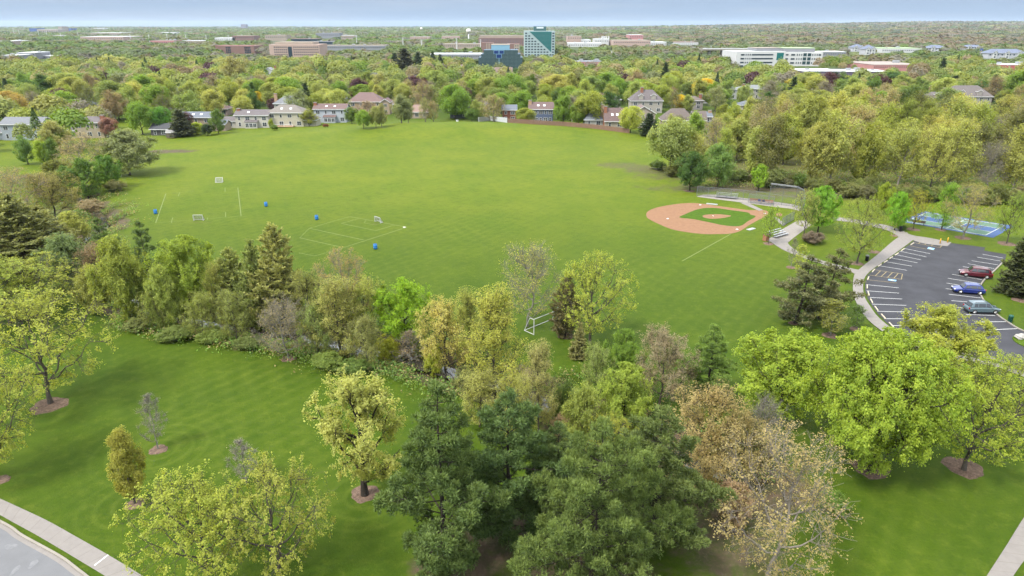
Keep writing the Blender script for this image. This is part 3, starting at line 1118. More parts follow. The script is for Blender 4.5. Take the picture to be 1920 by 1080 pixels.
line(fl, flat(1279, 489.5), flat(1370, 439), 0.15, 0.012, FADED)
fix_up(tag(fl.build("foul_line_marking"), kind='structure'))
pad = MB()
pad.sheet(wpts([(1306, 369), (1318, 365), (1340, 365), (1400, 372), (1447, 377.5), (1485, 383), (1505, 388), (1500, 396), (1482, 391.5), (1440, 386.5), (1385, 379), (1340, 373.5)]), 0.03, CONC2)
pad.sheet(wpts([(1388, 380.5), (1402, 380), (1431, 394), (1423, 395.5)]), 0.034, CONC)
pad.sheet(wpts([(1440, 452), (1443, 447), (1470, 428), (1495, 414), (1527, 413), (1524, 420), (1500, 437), (1483, 450), (1470, 462)]), 0.03, CONC2)
pad.sheet(wpts([(1450, 408), (1456, 407), (1474, 421), (1468, 424)]), 0.036, CONC)
fix_up(tag(pad.build("dugout_pavement"), kind='structure'))

CBLUE = plain("court_blue", (0.045, 0.085, 0.19), 0.8, var=0.08, scale=0.6)
CGREEN = plain("court_green", (0.085, 0.155, 0.105), 0.8, var=0.08, scale=0.6)
ct = MB()
A, B_, C_ = np.array(flat(1686, 415)), np.array(flat(1862, 446)), np.array(flat(1903, 424))
ex, ey = (B_ - A), (C_ - B_)
LX, LY = np.hypot(*ex), np.hypot(*ey)
ex, ey = ex / LX, ey / LY
CP2 = lambda s, r: tuple(A + ex * s + ey * r)
ct.sheet([CP2(0, 0), CP2(LX, 0), CP2(LX, LY), CP2(0, LY)], 0.02, CBLUE)
ct.sheet([CP2(.9, 1), CP2(LX - 1.6, 1), CP2(LX - 1.6, LY - 1), CP2(.9, LY - 1)], 0.026, CGREEN)
hy = LY / 2
for x0, x1 in ((LX - 1.6, LX - 7.4), (.9, 6.7)):
    ct.sheet([CP2(x0, hy - 2), CP2(x1, hy - 2), CP2(x1, hy + 2), CP2(x0, hy + 2)], 0.032, CBLUE)
    for r in (hy - 2, hy + 2):
        line(ct, CP2(x0, r), CP2(x1, r), 0.1, 0.038, WHITE)
    line(ct, CP2(x1, hy - 2), CP2(x1, hy + 2), 0.1, 0.038, WHITE)
    sg = -1 if x0 > LX / 2 else 1
    arc = [CP2(x0 + sg * (1.4 + 6.2 * math.cos(a)), hy + 6.2 * math.sin(a)) for a in np.linspace(-1.57, 1.57, 26)]
    for p, q in zip(arc[:-1], arc[1:]):
        line(ct, p, q, 0.1, 0.042, WHITE)
for a, b_ in (((.9, 1), (LX - 1.6, 1)), ((.9, LY - 1), (LX - 1.6, LY - 1)), ((.9, 1), (.9, LY - 1)), ((LX - 1.6, 1), (LX - 1.6, LY - 1)), ((LX / 2, 1), (LX / 2, LY - 1))):
    line(ct, CP2(*a), CP2(*b_), 0.12, 0.046, WHITE)
fix_up(tag(ct.build("sports_court_ground"), kind='structure'))

sl = MB()
for a, b_, w_ in (((311, 363), (292, 418), .2), ((446, 352), (452, 405), .2), ((311, 363), (395, 356), .1), ((292, 418), (452, 405), .1),
                  ((337, 361), (334, 368), .16), ((422, 352), (422, 360), .16), ((324, 408), (321, 418), .16), ((423, 398), (423, 407), .16), ((389, 408), (389, 412), .14),
                  ((656, 406), (763, 426), .18), ((763, 426), (636, 467), .18), ((656, 406), (580, 428), .14), ((580, 428), (682, 450), .18), ((562, 446), (638, 463), .18),
                  ((672, 410), (640, 419), .16), ((640, 419), (705, 432.5), .16), ((705, 432.5), (740, 422), .16), ((686, 413), (683, 418), .1), ((683, 418), (704, 422), .1), ((704, 422), (716, 418), .1),
                  ((580, 428), (562, 446), .1), ((636, 467), (590, 480), .14), ((590, 480), (560, 474), .14)):
    line(sl, flat(*a), flat(*b_), w_ * .75, 0.012, FADED)
x, y = flat(758, 426)
sl.sheet([(x + .32 * math.cos(a), y + .32 * math.sin(a)) for a in np.linspace(0, 5.9, 12)], 0.018, WHITE)
fix_up(tag(sl.build("pitch_line_markings"), kind='structure'))
# slivers of residential street between the far trees
st = MB()
for q in ([(336, 152), (346, 152), (337, 176), (317, 180)], [(396, 149), (415, 143), (418, 147), (400, 156)], [(455, 143), (480, 137), (480, 140), (456, 147)], [(300, 184), (306, 184), (304, 192), (296, 192)]):
    st.sheet([at(*p)[:2] for p in q], 0.15, ROADM)
fix_up(tag(st.build("residential_street"), kind='structure'))

# mulch rings: beds of bark chip on the lawn
MULCH = plain("bark_mulch", (0.135, 0.092, 0.068), 0.95, var=0.6, scale=5, spec=0.1, bump=0.6)


def mulch(u, v, rpx, label):
    x, y = flat(u, v)
    r = rpx * m_per_px(y)
    mb = MB()
    P, F = [], []
    n = 30
    ph = random.uniform(0, 6)
    for k, (rr, z) in enumerate(((1.0, -0.02), (0.86, 0.07), (0.45, 0.1), (0.12, 0.06))):
        for i in range(n):
            a = 2 * math.pi * i / n
            q = r * rr * (1 + 0.07 * math.sin(3 * a + ph) + 0.05 * math.sin(7 * a + 2 * ph) + random.uniform(-.04, .04))
            P.append((q * math.cos(a), q * math.sin(a), z))
    for k in range(3):
        for i in range(n):
            F.append((k * n + i, k * n + (i + 1) % n, (k + 1) * n + (i + 1) % n, (k + 1) * n + i))
    F.append(tuple(range(3 * n, 4 * n)))
    mb.add(P, F, MULCH)
    o = mb.build("mulch_bed", smooth=True)
    o.location = (x, y, 0)
    return tag(o, label, "mulch bed", "mulch rings round the park trees")


for a in ((297, 843, 17, "small mulch ring under the leafless sapling on the open lawn"), (253, 945, 18, "round mulch ring under the column-shaped young tree"),
          (92, 760, 32, "mulch ring under the wide yellow-green tree beyond the sidewalk lawn"), (2, 900, 16, "reddish mulch ring cut by the picture edge above the sidewalk"),
          (684, 925, 27, "mulch ring under the pale oak with dark limbs beside the pines"), (1632, 878, 34, "wide mulch ring under the big lime-green maple"),
          (1806, 876, 35, "wide mulch ring under the leafy tree nearest the footpath"), (541, 672, 14, "thin bare ring round the tan leafless tree by the creek"),
          (1060, 630, 15, "mulch ring under the dark brown conifer beside the large white goal"), (1441, 457, 10, "mulch ring under the small tree beside the bleachers"),
          (1606, 494, 13, "mulch ring under the airy tree between the two walks"), (1483, 501.5, 9, "mulch ring round the thin bare sapling below the curving walk"),
          (1497, 526, 9, "mulch ring round the yellow sapling below the curving walk"), (1487, 606, 9, "mulch ring under the ragged conifer beside the parking lot walk"),
          (1556, 629, 14, "mulch ring under the small olive tree near the lot walk"), (1604, 617, 11, "tan mulch ring round the sapling closest to the lot walk"),
          (1712, 430, 12, "mulch ring under the small yellow tree in front of the court bench"), (1764, 431, 10, "mulch ring under the slim bright tree in front of the court"),
          (1805, 446, 14, "double mulch ring under the round budding tree in front of the court"), (1887, 457, 16, "mulch ring under the tree at the court corner"),
          (1915, 563, 16, "mulch ring on the grass beside the parked grey-green wagon"), (1293, 358, 11, "mulch ring under the deep green maple at the wood edge"),
          (1638, 472, 12, "faint mulch ring between the airy tree and the lot walk"), (1676, 442, 7, "small mulch ring by the fork of the walks")):
    mulch(*a)

# ------------------------------------------------------------------ park furniture
STEEL = plain("galvanised_steel", (0.16, 0.17, 0.175), 0.55, 0.15, var=0.08)
ALU = plain("aluminium", (0.42, 0.43, 0.45), 0.4, 0.4, var=0.06)
WHITEP = plain("white_enamel", (0.5, 0.5, 0.49), 0.45, var=0.05)
NETM = plain("white_net", (0.35, 0.35, 0.34), 0.8, var=0.1)
BLACK = plain("black_plastic", (0.02, 0.02, 0.022), 0.5)
BLUEB = plain("blue_plastic", (0.02, 0.16, 0.42), 0.45, var=0.1)
GREENB = plain("dark_green_enamel", (0.01, 0.075, 0.05), 0.45)
WOODB = plain("brown_wood", (0.28, 0.13, 0.07), 0.8, var=0.2)
DARKWOOD = plain("dark_red_wood", (0.12, 0.045, 0.035), 0.7, var=0.2)
YELLOWB = plain("yellow_enamel", (0.7, 0.38, 0.03), 0.5)


def small_goal(u, v, rz, label, wd=1.9, h=1.25, dp=0.8):
    x, y = flat(u, v)
    r = empty("small_goal", (x, y, 0), rz, label, "goal", "small white practice goals")
    f = MB()
    for s in (-1, 1):
        f.bar((s * wd / 2, 0, 0), (s * wd / 2, 0, h), 0.055, WHITEP)
        f.bar((s * wd / 2, 0, 0.05), (s * wd / 2, dp, 0.05), 0.05, WHITEP)
        f.bar((s * wd / 2, 0, h), (s * wd / 2, dp, 0.05), 0.04, WHITEP)
    f.bar((-wd / 2, 0, h), (wd / 2, 0, h), 0.055, WHITEP)
    f.bar((-wd / 2, dp, 0.05), (wd / 2, dp, 0.05), 0.05, WHITEP)
    f.build("frame", r)
    n = MB()
    for i in range(15):
        k = -wd / 2 + wd * i / 14
        n.bar((k, 0.01, h), (k, dp, 0.06), 0.014, NETM, 3)
    for i in range(11):
        q = i / 10
        n.bar((-wd / 2, dp * q, h + (0.06 - h) * q), (wd / 2, dp * q, h + (0.06 - h) * q), 0.014, NETM, 3)
    for s in (-1, 1):
        for i in range(1, 8):
            q = i / 8
            n.bar((s * wd / 2, dp * q, 0.06), (s * wd / 2, dp * q, h + (0.06 - h) * q), 0.012, NETM, 3)
    n.build("net", r)
    return r


small_goal(372, 414, 0.05, "small white goal at the near end of the pitch with straight touchlines", 2.0, 1.3)
g = small_goal(412, 341, math.pi + 0.1, "small white goal lying back beyond the far end of the pitch", 1.8, 1.2, 1.0)
small_goal(708, 417, -0.75, "small white goal on the end line of the angled pitch by the barrels", 1.9, 1.2, .7)

# full-size goal half hidden by a conifer
gx, gy = flat(1001, 628)
ex_, ey_ = flat(1040, 612)
gl = math.hypot(ex_ - gx, ey_ - gy)
go = empty("large_goal", (gx, gy, 0), math.atan2(ey_ - gy, ex_ - gx), "full-size white tubular goal without a net beside the brown conifer", "goal")
gl = 5.6
m_ = MB()
for s in (0, gl):
    m_.bar((s, 0, 0), (s, 0, 2.35), 0.06, WHITEP, 8)
m_.bar((-.05, 0, 2.35), (gl + .05, 0, 2.35), 0.06, WHITEP, 8)
m_.build("goal_post_frame", go)
for s in (0, gl):
    b = MB()
    b.bar((s, 0, 2.3), (s, 0.8, 2.3), 0.045, WHITEP)
    b.bar((s, 0.8, 2.3), (s, 1.9, 0.06), 0.045, WHITEP)
    b.bar((s, 1.9, 0.06), (s, 0, 0.06), 0.045, WHITEP)
    b.build("side_brace", go)
b = MB()
b.bar((0, 1.9, 0.06), (gl, 1.9, 0.06), 0.045, WHITEP)
b.build("ground_bar", go)


def barrel(u, v, label):
    x, y = flat(u, v)
    r = empty("barrel", (x, y, 0), 0, label, "barrel", "blue barrels on the sports field")
    b = MB()
    b.lathe([(.30, 0), (.36, .06), (.36, .28), (.39, .3), (.39, .34), (.36, .36), (.36, .62), (.39, .64), (.39, .68), (.36, .7), (.36, .98), (.32, 1.04), (.3, 1.02), (.29, .9)], BLUEB, 18)
    b.build("body", r, smooth=True)
    c = MB()
    c.lathe([(.3, .985), (.285, .99), (.1, .985)], BLACK, 16)
    c.build("mouth", r)


barrel(292, 401, "blue barrel beside the long touchline, the one most toward the bare brush")
barrel(499, 387, "blue barrel farthest out alone between the two pitches")
barrel(594, 412, "blue barrel near the far corner of the angled pitch")
barrel(704, 467, "blue barrel nearest the creek trees beside the angled pitch")


def chain_fence(name, pts, h, label, post_every=3.0, top=None, wires=0.22):
    """Posts, rails and woven wire along a line."""
    r = empty(name, (pts[0][0], pts[0][1], 0), 0, label, "fence")
    ox, oy = pts[0]
    P = [Vector((p[0] - ox, p[1] - oy, 0)) for p in pts]
    rails, wire = MB(), MB()
    for a, b in zip(P[:-1], P[1:]):
        L = (b - a).length
        n = max(1, round(L / post_every))
        for i in range(n):
            p = a + (b - a) * (i / n)
            m = MB()
            m.bar(p, p + Vector((0, 0, h)), 0.045, STEEL, 8)
            m.build("post", r)
        for z in ((h, h * .5, .08) if h > 3 else (h, .08)):
            rails.bar(a + Vector((0, 0, z)), b + Vector((0, 0, z)), 0.03, STEEL)
        k = int((L + h) / wires)
        d = (b - a).normalized()
        for i in range(k):
            s = i * wires - h
            for up in (0, 1):
                s0, s1 = max(s, 0), min(s + h, L)
                z0, z1 = s0 - s, s1 - s
                if s1 <= s0:
                    continue
                if up:
                    z0, z1 = h - z0, h - z1
                wire.bar(a + d * s0 + Vector((0, 0, z0)), a + d * s1 + Vector((0, 0, z1)), 0.012, STEEL, 3)
    m = MB()
    m.bar(P[-1], P[-1] + Vector((0, 0, h)), 0.045, STEEL, 8)
    m.build("post", r)
    rails.build("rail", r)
    wire.build("chain_link", r)
    return r


chain_fence("chain_link_fence", [flat(1306, 367), flat(1370, 372.5), flat(1440, 379.5)], 2.4, "long chain-link fence along the third-base bench pad")
chain_fence("dugout_fence", [flat(1403, 380), flat(1450, 386)], 2.2, "short chain-link screen in front of the players' bench", 2.5)
chain_fence("dugout_screen", [flat(1466, 424), flat(1488, 412)], 1.9, "green-grey chain-link screen beside the first-base bleachers", 2.5)
bs = chain_fence("backstop", [flat(1441, 381), flat(1490, 388), flat(1503, 396), flat(1505, 405)], 4.6, "tall chain-link backstop with angled top behind home plate", 4.0, wires=0.3)
hd = MB()
p0 = Vector((*flat(1441, 381), 0))
for a, b in ((flat(1441, 381), flat(1490, 388)), (flat(1490, 388), flat(1503, 396))):
    A3, B3 = Vector((*a, 4.6)) - p0, Vector((*b, 4.6)) - p0
    ov = Vector((-.5, -1.2, .55))
    for q in (.35, .7, 1.0):
        hd.bar(A3 + ov * q, B3 + ov * q, .05, STEEL)
    for s in np.linspace(0, 1, 5):
        hd.bar(A3.lerp(B3, s), A3.lerp(B3, s) + ov, .035, STEEL)
hd.build("overhang", bs)


def bleacher(u, v, rz, label, L=4.6, rows=4):
    x, y = flat(u, v)
    r = empty("bleacher", (x, y, 0), rz, label, "bleacher", "aluminium bleachers at the ball field")
    for i in range(rows):
        s = MB()
        s.box((0, .62 * i, .42 + .2 * i), (L, .27, .05), ALU)
        s.build("seat_plank", r)
        if i:
            f = MB()
            f.box((0, .62 * i - .33, .12 + .2 * i), (L, .25, .04), ALU)
            f.build("foot_plank", r)
    for sx in (-L * .42, 0, L * .42):
        f = MB()
        f.bar((sx, -.1, .05), (sx, .62 * rows - .4, .05), .035, STEEL)
        for i in range(rows):
            f.bar((sx, .62 * i, .05), (sx, .62 * i, .41 + .2 * i), .03, STEEL)
        f.bar((sx, 0, .3), (sx, .62 * (rows - 1), .3 + .2 * (rows - 1)), .025, STEEL)
        f.build("support_frame", r)


bleacher(1361, 372.5, -0.42, "aluminium bleacher on the pad behind the third-base fence", 5.2)
bleacher(1466, 444, 0.62, "aluminium bleacher on the pad beside the curving walk", 4.4)

bx, by = flat(1427, 381.5)
pb = empty("players_bench", (bx, by, 0), -0.42, "brown wooden players' bench behind the short dugout screen", "bench")
for nm, c, s in (("seat", (0, 0, .48), (5.4, .35, .06)), ("backrest", (0, .24, .82), (5.4, .06, .34))):
    m = MB()
    m.box(c, s, WOODB)
    m.build(nm, pb)
for sx in (-2.4, 0, 2.4):
    m = MB()
    m.box((sx, 0, .225), (.08, .3, .45), STEEL)
    m.box((sx, .285, .5), (.06, .03, 1.0), STEEL)
    m.build("leg", pb)
for k, (u, v, c) in enumerate(((1423, 377.5, (0.03, 0.05, .2)), (1430, 378, (0.02, 0.03, .1)))):
    x, y = flat(u, v + 3)
    m = MB()
    mt = plain("bag_cloth_%d" % k, c, .8)
    m.box((0, 0, .22), (.62, .34, .42), mt, taper=.8)
    m.bar((-.18, 0, .43), (-.1, 0, .55), .02, mt)
    m.bar((.18, 0, .43), (.1, 0, .55), .02, mt)
    m.bar((-.1, 0, .55), (.1, 0, .55), .02, mt)
    o = m.build("sports_bag", bevel=.05)
    o.location = (bx + (-.5 + 1.0 * k) * math.cos(-.42), by + (-.5 + 1.0 * k) * math.sin(-.42), .51)
    o.rotation_euler.z = -.42
    tag(o, ("blue bag standing on the players' bench", "dark navy bag standing on the players' bench")[k], "bag")

for u, v, label in ((1313, 384.6, "third base bag at the corner of the clay nearest the fence"), (1252, 410.5, "second base bag out on the wide part of the clay"),
                    (1382, 430.5, "first base bag at the corner where the chalk line starts")):
    x, y = flat(u, v)
    m = MB()
    m.box((0, 0, .06), (.46, .46, .12), WHITEP, taper=.88)
    o = m.build("base_bag", bevel=.02)
    o.location = (x, y, .012)
    o.rotation_euler.z = .75
    tag(o, label, "base", "bases of the ball field")
for u, v, nm, label, sz in ((1434, 400.5, "home_plate", "five-sided white home plate at the clay point", .5), (1337, 405, "pitching_plate", "white pitching plate in the middle of the clay mound", .6)):
    x, y = flat(u, v)
    m = MB()
    if nm == "home_plate":
        m.slab([(-.25, -.25), (.1, -.25), (.35, 0), (.1, .25), (-.25, .25)], 0, .03, WHITEP)
    else:
        m.slab([(-.08, -.3), (.08, -.3), (.08, .3), (-.08, .3)], 0, .04, WHITEP)
    o = m.build(nm)
    o.location = (x, y, .03)
    tag(o, label, "plate")
for u, v, rz, L, label in ((1335, 383, -.42, 2.6, "white slab lying on the grass outside third base"), (1408, 430, .65, 2.2, "white slab lying on the grass outside first base")):
    x, y = flat(u, v)
    m = MB()
    m.box((0, 0, .06), (L, .9, .1), ALU)
    m.box((0, 0, .012), (L * .8, .6, .03), STEEL)
    o = m.build("player_mat", bevel=.02)
    o.location = (x, y, 0)
    o.rotation_euler.z = rz
    tag(o, label, "mat")

x, y = flat(1435.5, 451)
wb = empty("equipment_box", (x, y, 0), .6, "brown wooden box behind the small tree by the bleachers", "box")
m = MB()
m.box((0, 0, .6), (1.0, .8, 1.2), WOODB)
m.build("case", wb, bevel=.02)
m = MB()
m.box((0, 0, 1.23), (1.08, .88, .06), DARKWOOD)
m.build("lid", wb)


def litter_bin(u, v, mat, lidmat, label):
    x, y = flat(u, v)
    r = empty("litter_bin", (x, y, 0), 0, label, "litter bin")
    b = MB()
    b.lathe([(.27, 0), (.3, .05), (.31, .82), (.33, .84), (.33, .9)], mat, 16)
    b.build("body", r, smooth=True)
    for i in range(10):
        pass
    c = MB()
    c.lathe([(.33, .902), (.32, 1.0), (.22, 1.1), (.08, 1.14)], lidmat, 16)
    c.build("lid", r, smooth=True)


litter_bin(1625, 489, BLACK, STEEL, "black litter bin with grey lid beside the lot walk")
litter_bin(1893, 604, GREENB, GREENB, "dark green litter bin on the grass by the lot kerb")
litter_bin(1688, 434, BLACK, BLACK, "all-black litter bin at the fork near the court bench")

x, y = flat(1722, 421)
bn = empty("park_bench", (x, y, .02), -.5, "dark red park bench facing the blue and green court", "bench")
for nm, c, s in (("seat", (0, 0, .45), (2.4, .42, .06)), ("backrest", (0, -.24, .75), (2.4, .06, .4))):
    m = MB()
    for i in range(3):
        if nm == "seat":
            m.box((c[0], c[1] - .15 + .15 * i, c[2]), (2.4, .12, .05), DARKWOOD)
        else:
            m.box((c[0], c[1], c[2] - .14 + .14 * i), (2.4, .05, .11), DARKWOOD)
    m.build(nm, bn)
for sx in (-.95, .95):
    m = MB()
    m.bar((sx, .16, 0), (sx, .16, .43), .035, BLACK)
    m.bar((sx, -.2, 0), (sx, -.28, .92), .035, BLACK)
    m.bar((sx, .16, .4), (sx, -.2, .4), .03, BLACK)
    m.build("leg", bn)

for u, v, label in ((1762, 457.5, "yellow bollard on the walk end, the one nearer the stalls"), (1776, 455.5, "yellow bollard on the walk end, the one nearer the grass")):
    x, y = flat(u, v)
    r = empty("bollard", (x, y, .06), 0, label, "bollard", "yellow bollards at the head of the lot")
    m = MB()
    m.lathe([(.1, 0), (.1, .95), (.085, 1.02), (.04, 1.06)], YELLOWB, 12)
    m.build("pipe", r, smooth=True)
    m = MB()
    m.lathe([(.16, 0), (.16, .03), (.11, .05)], KERB, 12)
    m.build("collar", r)

# concrete wheel stops, one to a stall
STOP = plain("cream_concrete", (0.5, 0.44, 0.33), 0.8, var=0.1)
ws = None
stops = [(1709, 458), (1691, 469), (1680, 477), (1669, 484), (1659, 491), (1648, 498), (1636, 508), (1626, 522.5), (1624, 538), (1626.5, 551), (1632, 565), (1641, 579), (1654, 594), (1669, 610)]
for i, p in enumerate(stops):
    a, c = stops[max(i - 1, 0)], stops[min(i + 1, len(stops) - 1)]
    x, y = flat(*p)
    x0, y0 = flat(*a)
    x1, y1 = flat(*c)
    if ws is None:
        m = MB()
        m.box((0, 0, .07), (1.75, .16, .13), STOP, taper=.94)
        ws = m.build("wheel_stop", bevel=.02)
        o = ws
    else:
        o = ws.copy()
        COL.objects.link(o)
    o.location = (x + .16, y, .03)
    o.rotation_euler.z = math.atan2(y1 - y0, x1 - x0)
    tag(o, "cream concrete wheel stop at the walk side of the parking lot", "wheel stop", "wheel stops along the lot walk")

x, y = flat(1913, 636)
m = MB()
bm = bmesh.new()
bmesh.ops.create_icosphere(bm, subdivisions=3, radius=1)
for vv in bm.verts:
    n_ = vv.co.copy()
    vv.co *= 1 + .18 * math.sin(3 * n_.x + 1) * math.cos(4 * n_.y) + .08 * math.sin(9 * n_.z + 5 * n_.x)
    vv.co = Vector((vv.co.x * .75, vv.co.y * .55, max(vv.co.z * .5, -.15)))
me = bpy.data.meshes.new("boulder")
bm.to_mesh(me)
bm.free()
me.materials.append(plain("grey_stone", (.33, .31, .28), .9, var=.3, scale=4, bump=.6))
o = link("boulder", me)
o.location = (x, y, .3)
tag(o, "pale grey boulder on the grass island by the driveway", "boulder")

# white box on the crest
x, y, z = at(857.5, 230.5)
r = empty("utility_box", (x, y, z), 0, "small white utility box on the crest of the grassy rise", "utility box")
m = MB()
m.box((0, 0, .42), (1.0, .6, .84), WHITEP)
m.build("case", r, bevel=.04)
m = MB()
m.box((0, 0, .86), (1.08, .68, .05), WHITEP)
m.build("lid", r)

# ------------------------------------------------------------------ cars
GLASS = plain("car_glass", (0.03, 0.035, 0.04), 0.06, var=0.02, spec=0.7)
TYRE = plain("tyre_rubber", (0.018, 0.018, 0.018), 0.85)
RIM = plain("alloy_rim", (0.5, 0.5, 0.5), 0.35, 0.7)
LAMP = plain("lamp_glass", (0.6, 0.6, 0.6), 0.15, spec=0.6)
TAIL = plain("tail_lamp", (0.35, 0.01, 0.01), 0.2, spec=0.6)
TRIM = plain("dark_trim", (0.025, 0.025, 0.028), 0.6)


def loft(stations, m, mb):
    """stations: (x, half width, z low, z belt, z high, inset) rings closed into one shell."""
    P, F = [], []
    for x, hw, z0, z1, z2, ins in stations:
        for sy in (-1, 1):
            pass
        ring = [(x, -hw * .9, z0), (x, -hw, z0 + .12), (x, -hw, z1), (x, -hw + ins, z2), (x, hw - ins, z2), (x, hw, z1), (x, hw, z0 + .12), (x, hw * .9, z0)]
        P += ring
    n = len(stations)
    for j in range(n - 1):
        for i in range(8):
            F.append((j * 8 + i, j * 8 + (i + 1) % 8, (j + 1) * 8 + (i + 1) % 8, (j + 1) * 8 + i))
    F.append(tuple(range(7, -1, -1)))
    F.append(tuple(range((n - 1) * 8, n * 8)))
    mb.add(P, F, m)


def car(u, v, rz, rgb, label, body='suv', L=4.65, rails=False):
    x, y = flat(u, v)
    paint = plain("car_paint_" + label[:6], rgb, .28, .25, var=.03, spec=.5, coat=.7)
    r = empty("car", (x, y, .03), rz, label, "car")
    h = 1.68 if body == 'suv' else 1.56
    hb = 1.0 if body == 'suv' else .93
    f, k = L / 2, -L / 2
    m = MB()
    loft([(k, .74, .42, .66, .72, .08), (k + .12, .86, .3, .8, hb - .02, .1), (k + .7, .91, .24, .85, hb, .07), (0, .92, .22, .85, hb, .07), (f - 1.35, .91, .22, .82, hb - .02, .08),
          (f - .6, .88, .24, .74, hb - .12, .14), (f - .15, .82, .3, .66, hb - .24, .16), (f, .68, .4, .58, .64, .1)], paint, m)
    o = m.build("body", r, smooth=False)
    bv = o.modifiers.new("bevel", 'BEVEL')
    bv.width, bv.segments, bv.limit_method, bv.angle_limit = .05, 3, 'ANGLE', math.radians(22)
    # cabin: pillars and roof
    rear = k + (.28 if body == 'suv' else .35)
    m = MB()
    loft([(rear, .8, hb - .06, hb, hb + .02, .03), (rear + .28, .79, hb - .06, hb + .1, h - .12, .17), (rear + .6, .8, hb - .06, hb + .1, h - .02, .2), (.1, .8, hb - .06, hb + .1, h, .21),
          (.55, .8, hb - .06, hb + .1, h - .06, .22), (f - 1.2, .8, hb - .06, hb - .02, hb + .02, .05)], paint, m)
    o = m.build("cabin", r)
    bv = o.modifiers.new("bevel", 'BEVEL')
    bv.width, bv.segments, bv.limit_method, bv.angle_limit = .04, 2, 'ANGLE', math.radians(22)
    # glass
    for s in (-1, 1):
        for (x0, x1, t0, t1, nm) in ((rear + .42, rear + .98, rear + .5, rear + .98, "window"), (rear + 1.05, -.02, rear + 1.05, -.02, "window"), (.06, f - 1.5, .06, .52, "window")):
            m = MB()
            yb, yt = s * (.805), s * (.64)
            zb, zt = hb + .08, h - .14
            q = [(x0, yb, zb), (x1, yb, zb), (t1, yt, zt), (t0, yt, zt)]
            m.add(q, [(0, 1, 2, 3) if s < 0 else (3, 2, 1, 0)], GLASS)
            m.add([(a, b + s * .012, c) for a, b, c in q], [(0, 1, 2, 3) if s < 0 else (3, 2, 1, 0)], GLASS)
            m.build(nm, r)
    m = MB()
    q = [(f - 1.26, -.68, hb + .06), (f - 1.26, .68, hb + .06), (.64, .56, h - .1), (.64, -.56, h - .1)]
    m.add([(a + .035, b, c + .03) for a, b, c in q], [(0, 1, 2, 3)], GLASS)
    m.build("windscreen", r)
    m = MB()
    q = [(rear + .05, .66, hb + .12), (rear + .05, -.66, hb + .12), (rear + .25, -.56, h - .16), (rear + .25, .56, h - .16)]
    m.add([(a - .03, b, c + .02) for a, b, c in q], [(0, 1, 2, 3)], GLASS)
    m.build("rear_window", r)
    for s in (-1, 1):
        m = MB()
        m.box((f - .12, s * .6, .66), (.2, .3, .13), LAMP, rz=-s * .35)
        m.build("headlight", r, bevel=.03)
        m = MB()
        m.box((k + .1, s * .7, .84), (.14, .22, .24), TAIL)
        m.build("tail_light", r, bevel=.02)
        m = MB()
        m.box((f - 1.5, s * .98, hb + .04), (.12, .18, .12), paint)
        m.build("mirror", r, bevel=.03)
        if rails:
            m = MB()
            m.bar((rear + .55, s * .56, h + .05), (.35, s * .56, h + .05), .025, TRIM)
            m.bar((rear + .6, s * .56, h - .06), (rear + .6, s * .56, h + .05), .02, TRIM)
            m.bar((.3, s * .56, h - .06), (.3, s * .56, h + .05), .02, TRIM)
            m.build("roof_rail", r)
    m = MB()
    m.box((f - .03, 0, .44), (.1, 1.35, .22), TRIM)
    m.build("grille", r, bevel=.03)
    m = MB()
    m.box((k + .02, 0, .42), (.12, 1.4, .18), TRIM)
    m.build("rear_bumper", r, bevel=.03)
    for sx in (f - .88, k + .86):
        for s in (-1, 1):
            wl = MB()
            R_ = .35
            c = (sx, s * .82, R_)
            P, F = [], []
            n = 20
            pr = [(R_ * .6, -.12), (R_ * .97, -.12), (R_, -.08), (R_, .08), (R_ * .97, .12), (R_ * .6, .12)]
            for rr, yy in pr:
                for i in range(n):
                    a = 2 * math.pi * i / n
                    P.append((c[0] + rr * math.cos(a), c[1] + yy, c[2] + rr * math.sin(a)))
            for j in range(len(pr) - 1):
                for i in range(n):
                    F.append((j * n + i, j * n + (i + 1) % n, (j + 1) * n + (i + 1) % n, (j + 1) * n + i))
            wl.add(P, F, TYRE)
            wo = wl.build("wheel", r, smooth=True)
            rm = MB()
            rm.bar((c[0], c[1] + s * .105, c[2]), (c[0], c[1] - s * .1, c[2]), R_ * .62, RIM, 14)
            for i in range(5):
                a = 2 * math.pi * i / 5
                rm.bar((c[0], c[1] + s * .115, c[2]), (c[0] + R_ * .55 * math.cos(a), c[1] + s * .112, c[2] + R_ * .55 * math.sin(a)), .03, RIM, 4)
            rm.build("rim", wo)
    return r


car(1828, 518.5, math.pi - 0.42, (0.1, 0.008, 0.018), "maroon sport utility car parked nose out by the dark conifer", 'suv', 4.75)
car(1814, 549, math.pi - 0.24, (0.012, 0.026, 0.17), "bright blue hatchback parked nose out in the middle of the three cars", 'low', 4.5)
car(1839, 585, 0.0 - 0.02, (0.10, 0.145, 0.165), "grey-green wagon with roof rails parked nose to the kerb", 'suv', 4.75, True)

# ------------------------------------------------------------------ trees one by one, where the photograph has them
TP = tree_px
G_CREEK = "trees along the creek"
G_PARK = "trees of the near lawn"
G_LOT = "trees round the ball field and the parking lot"
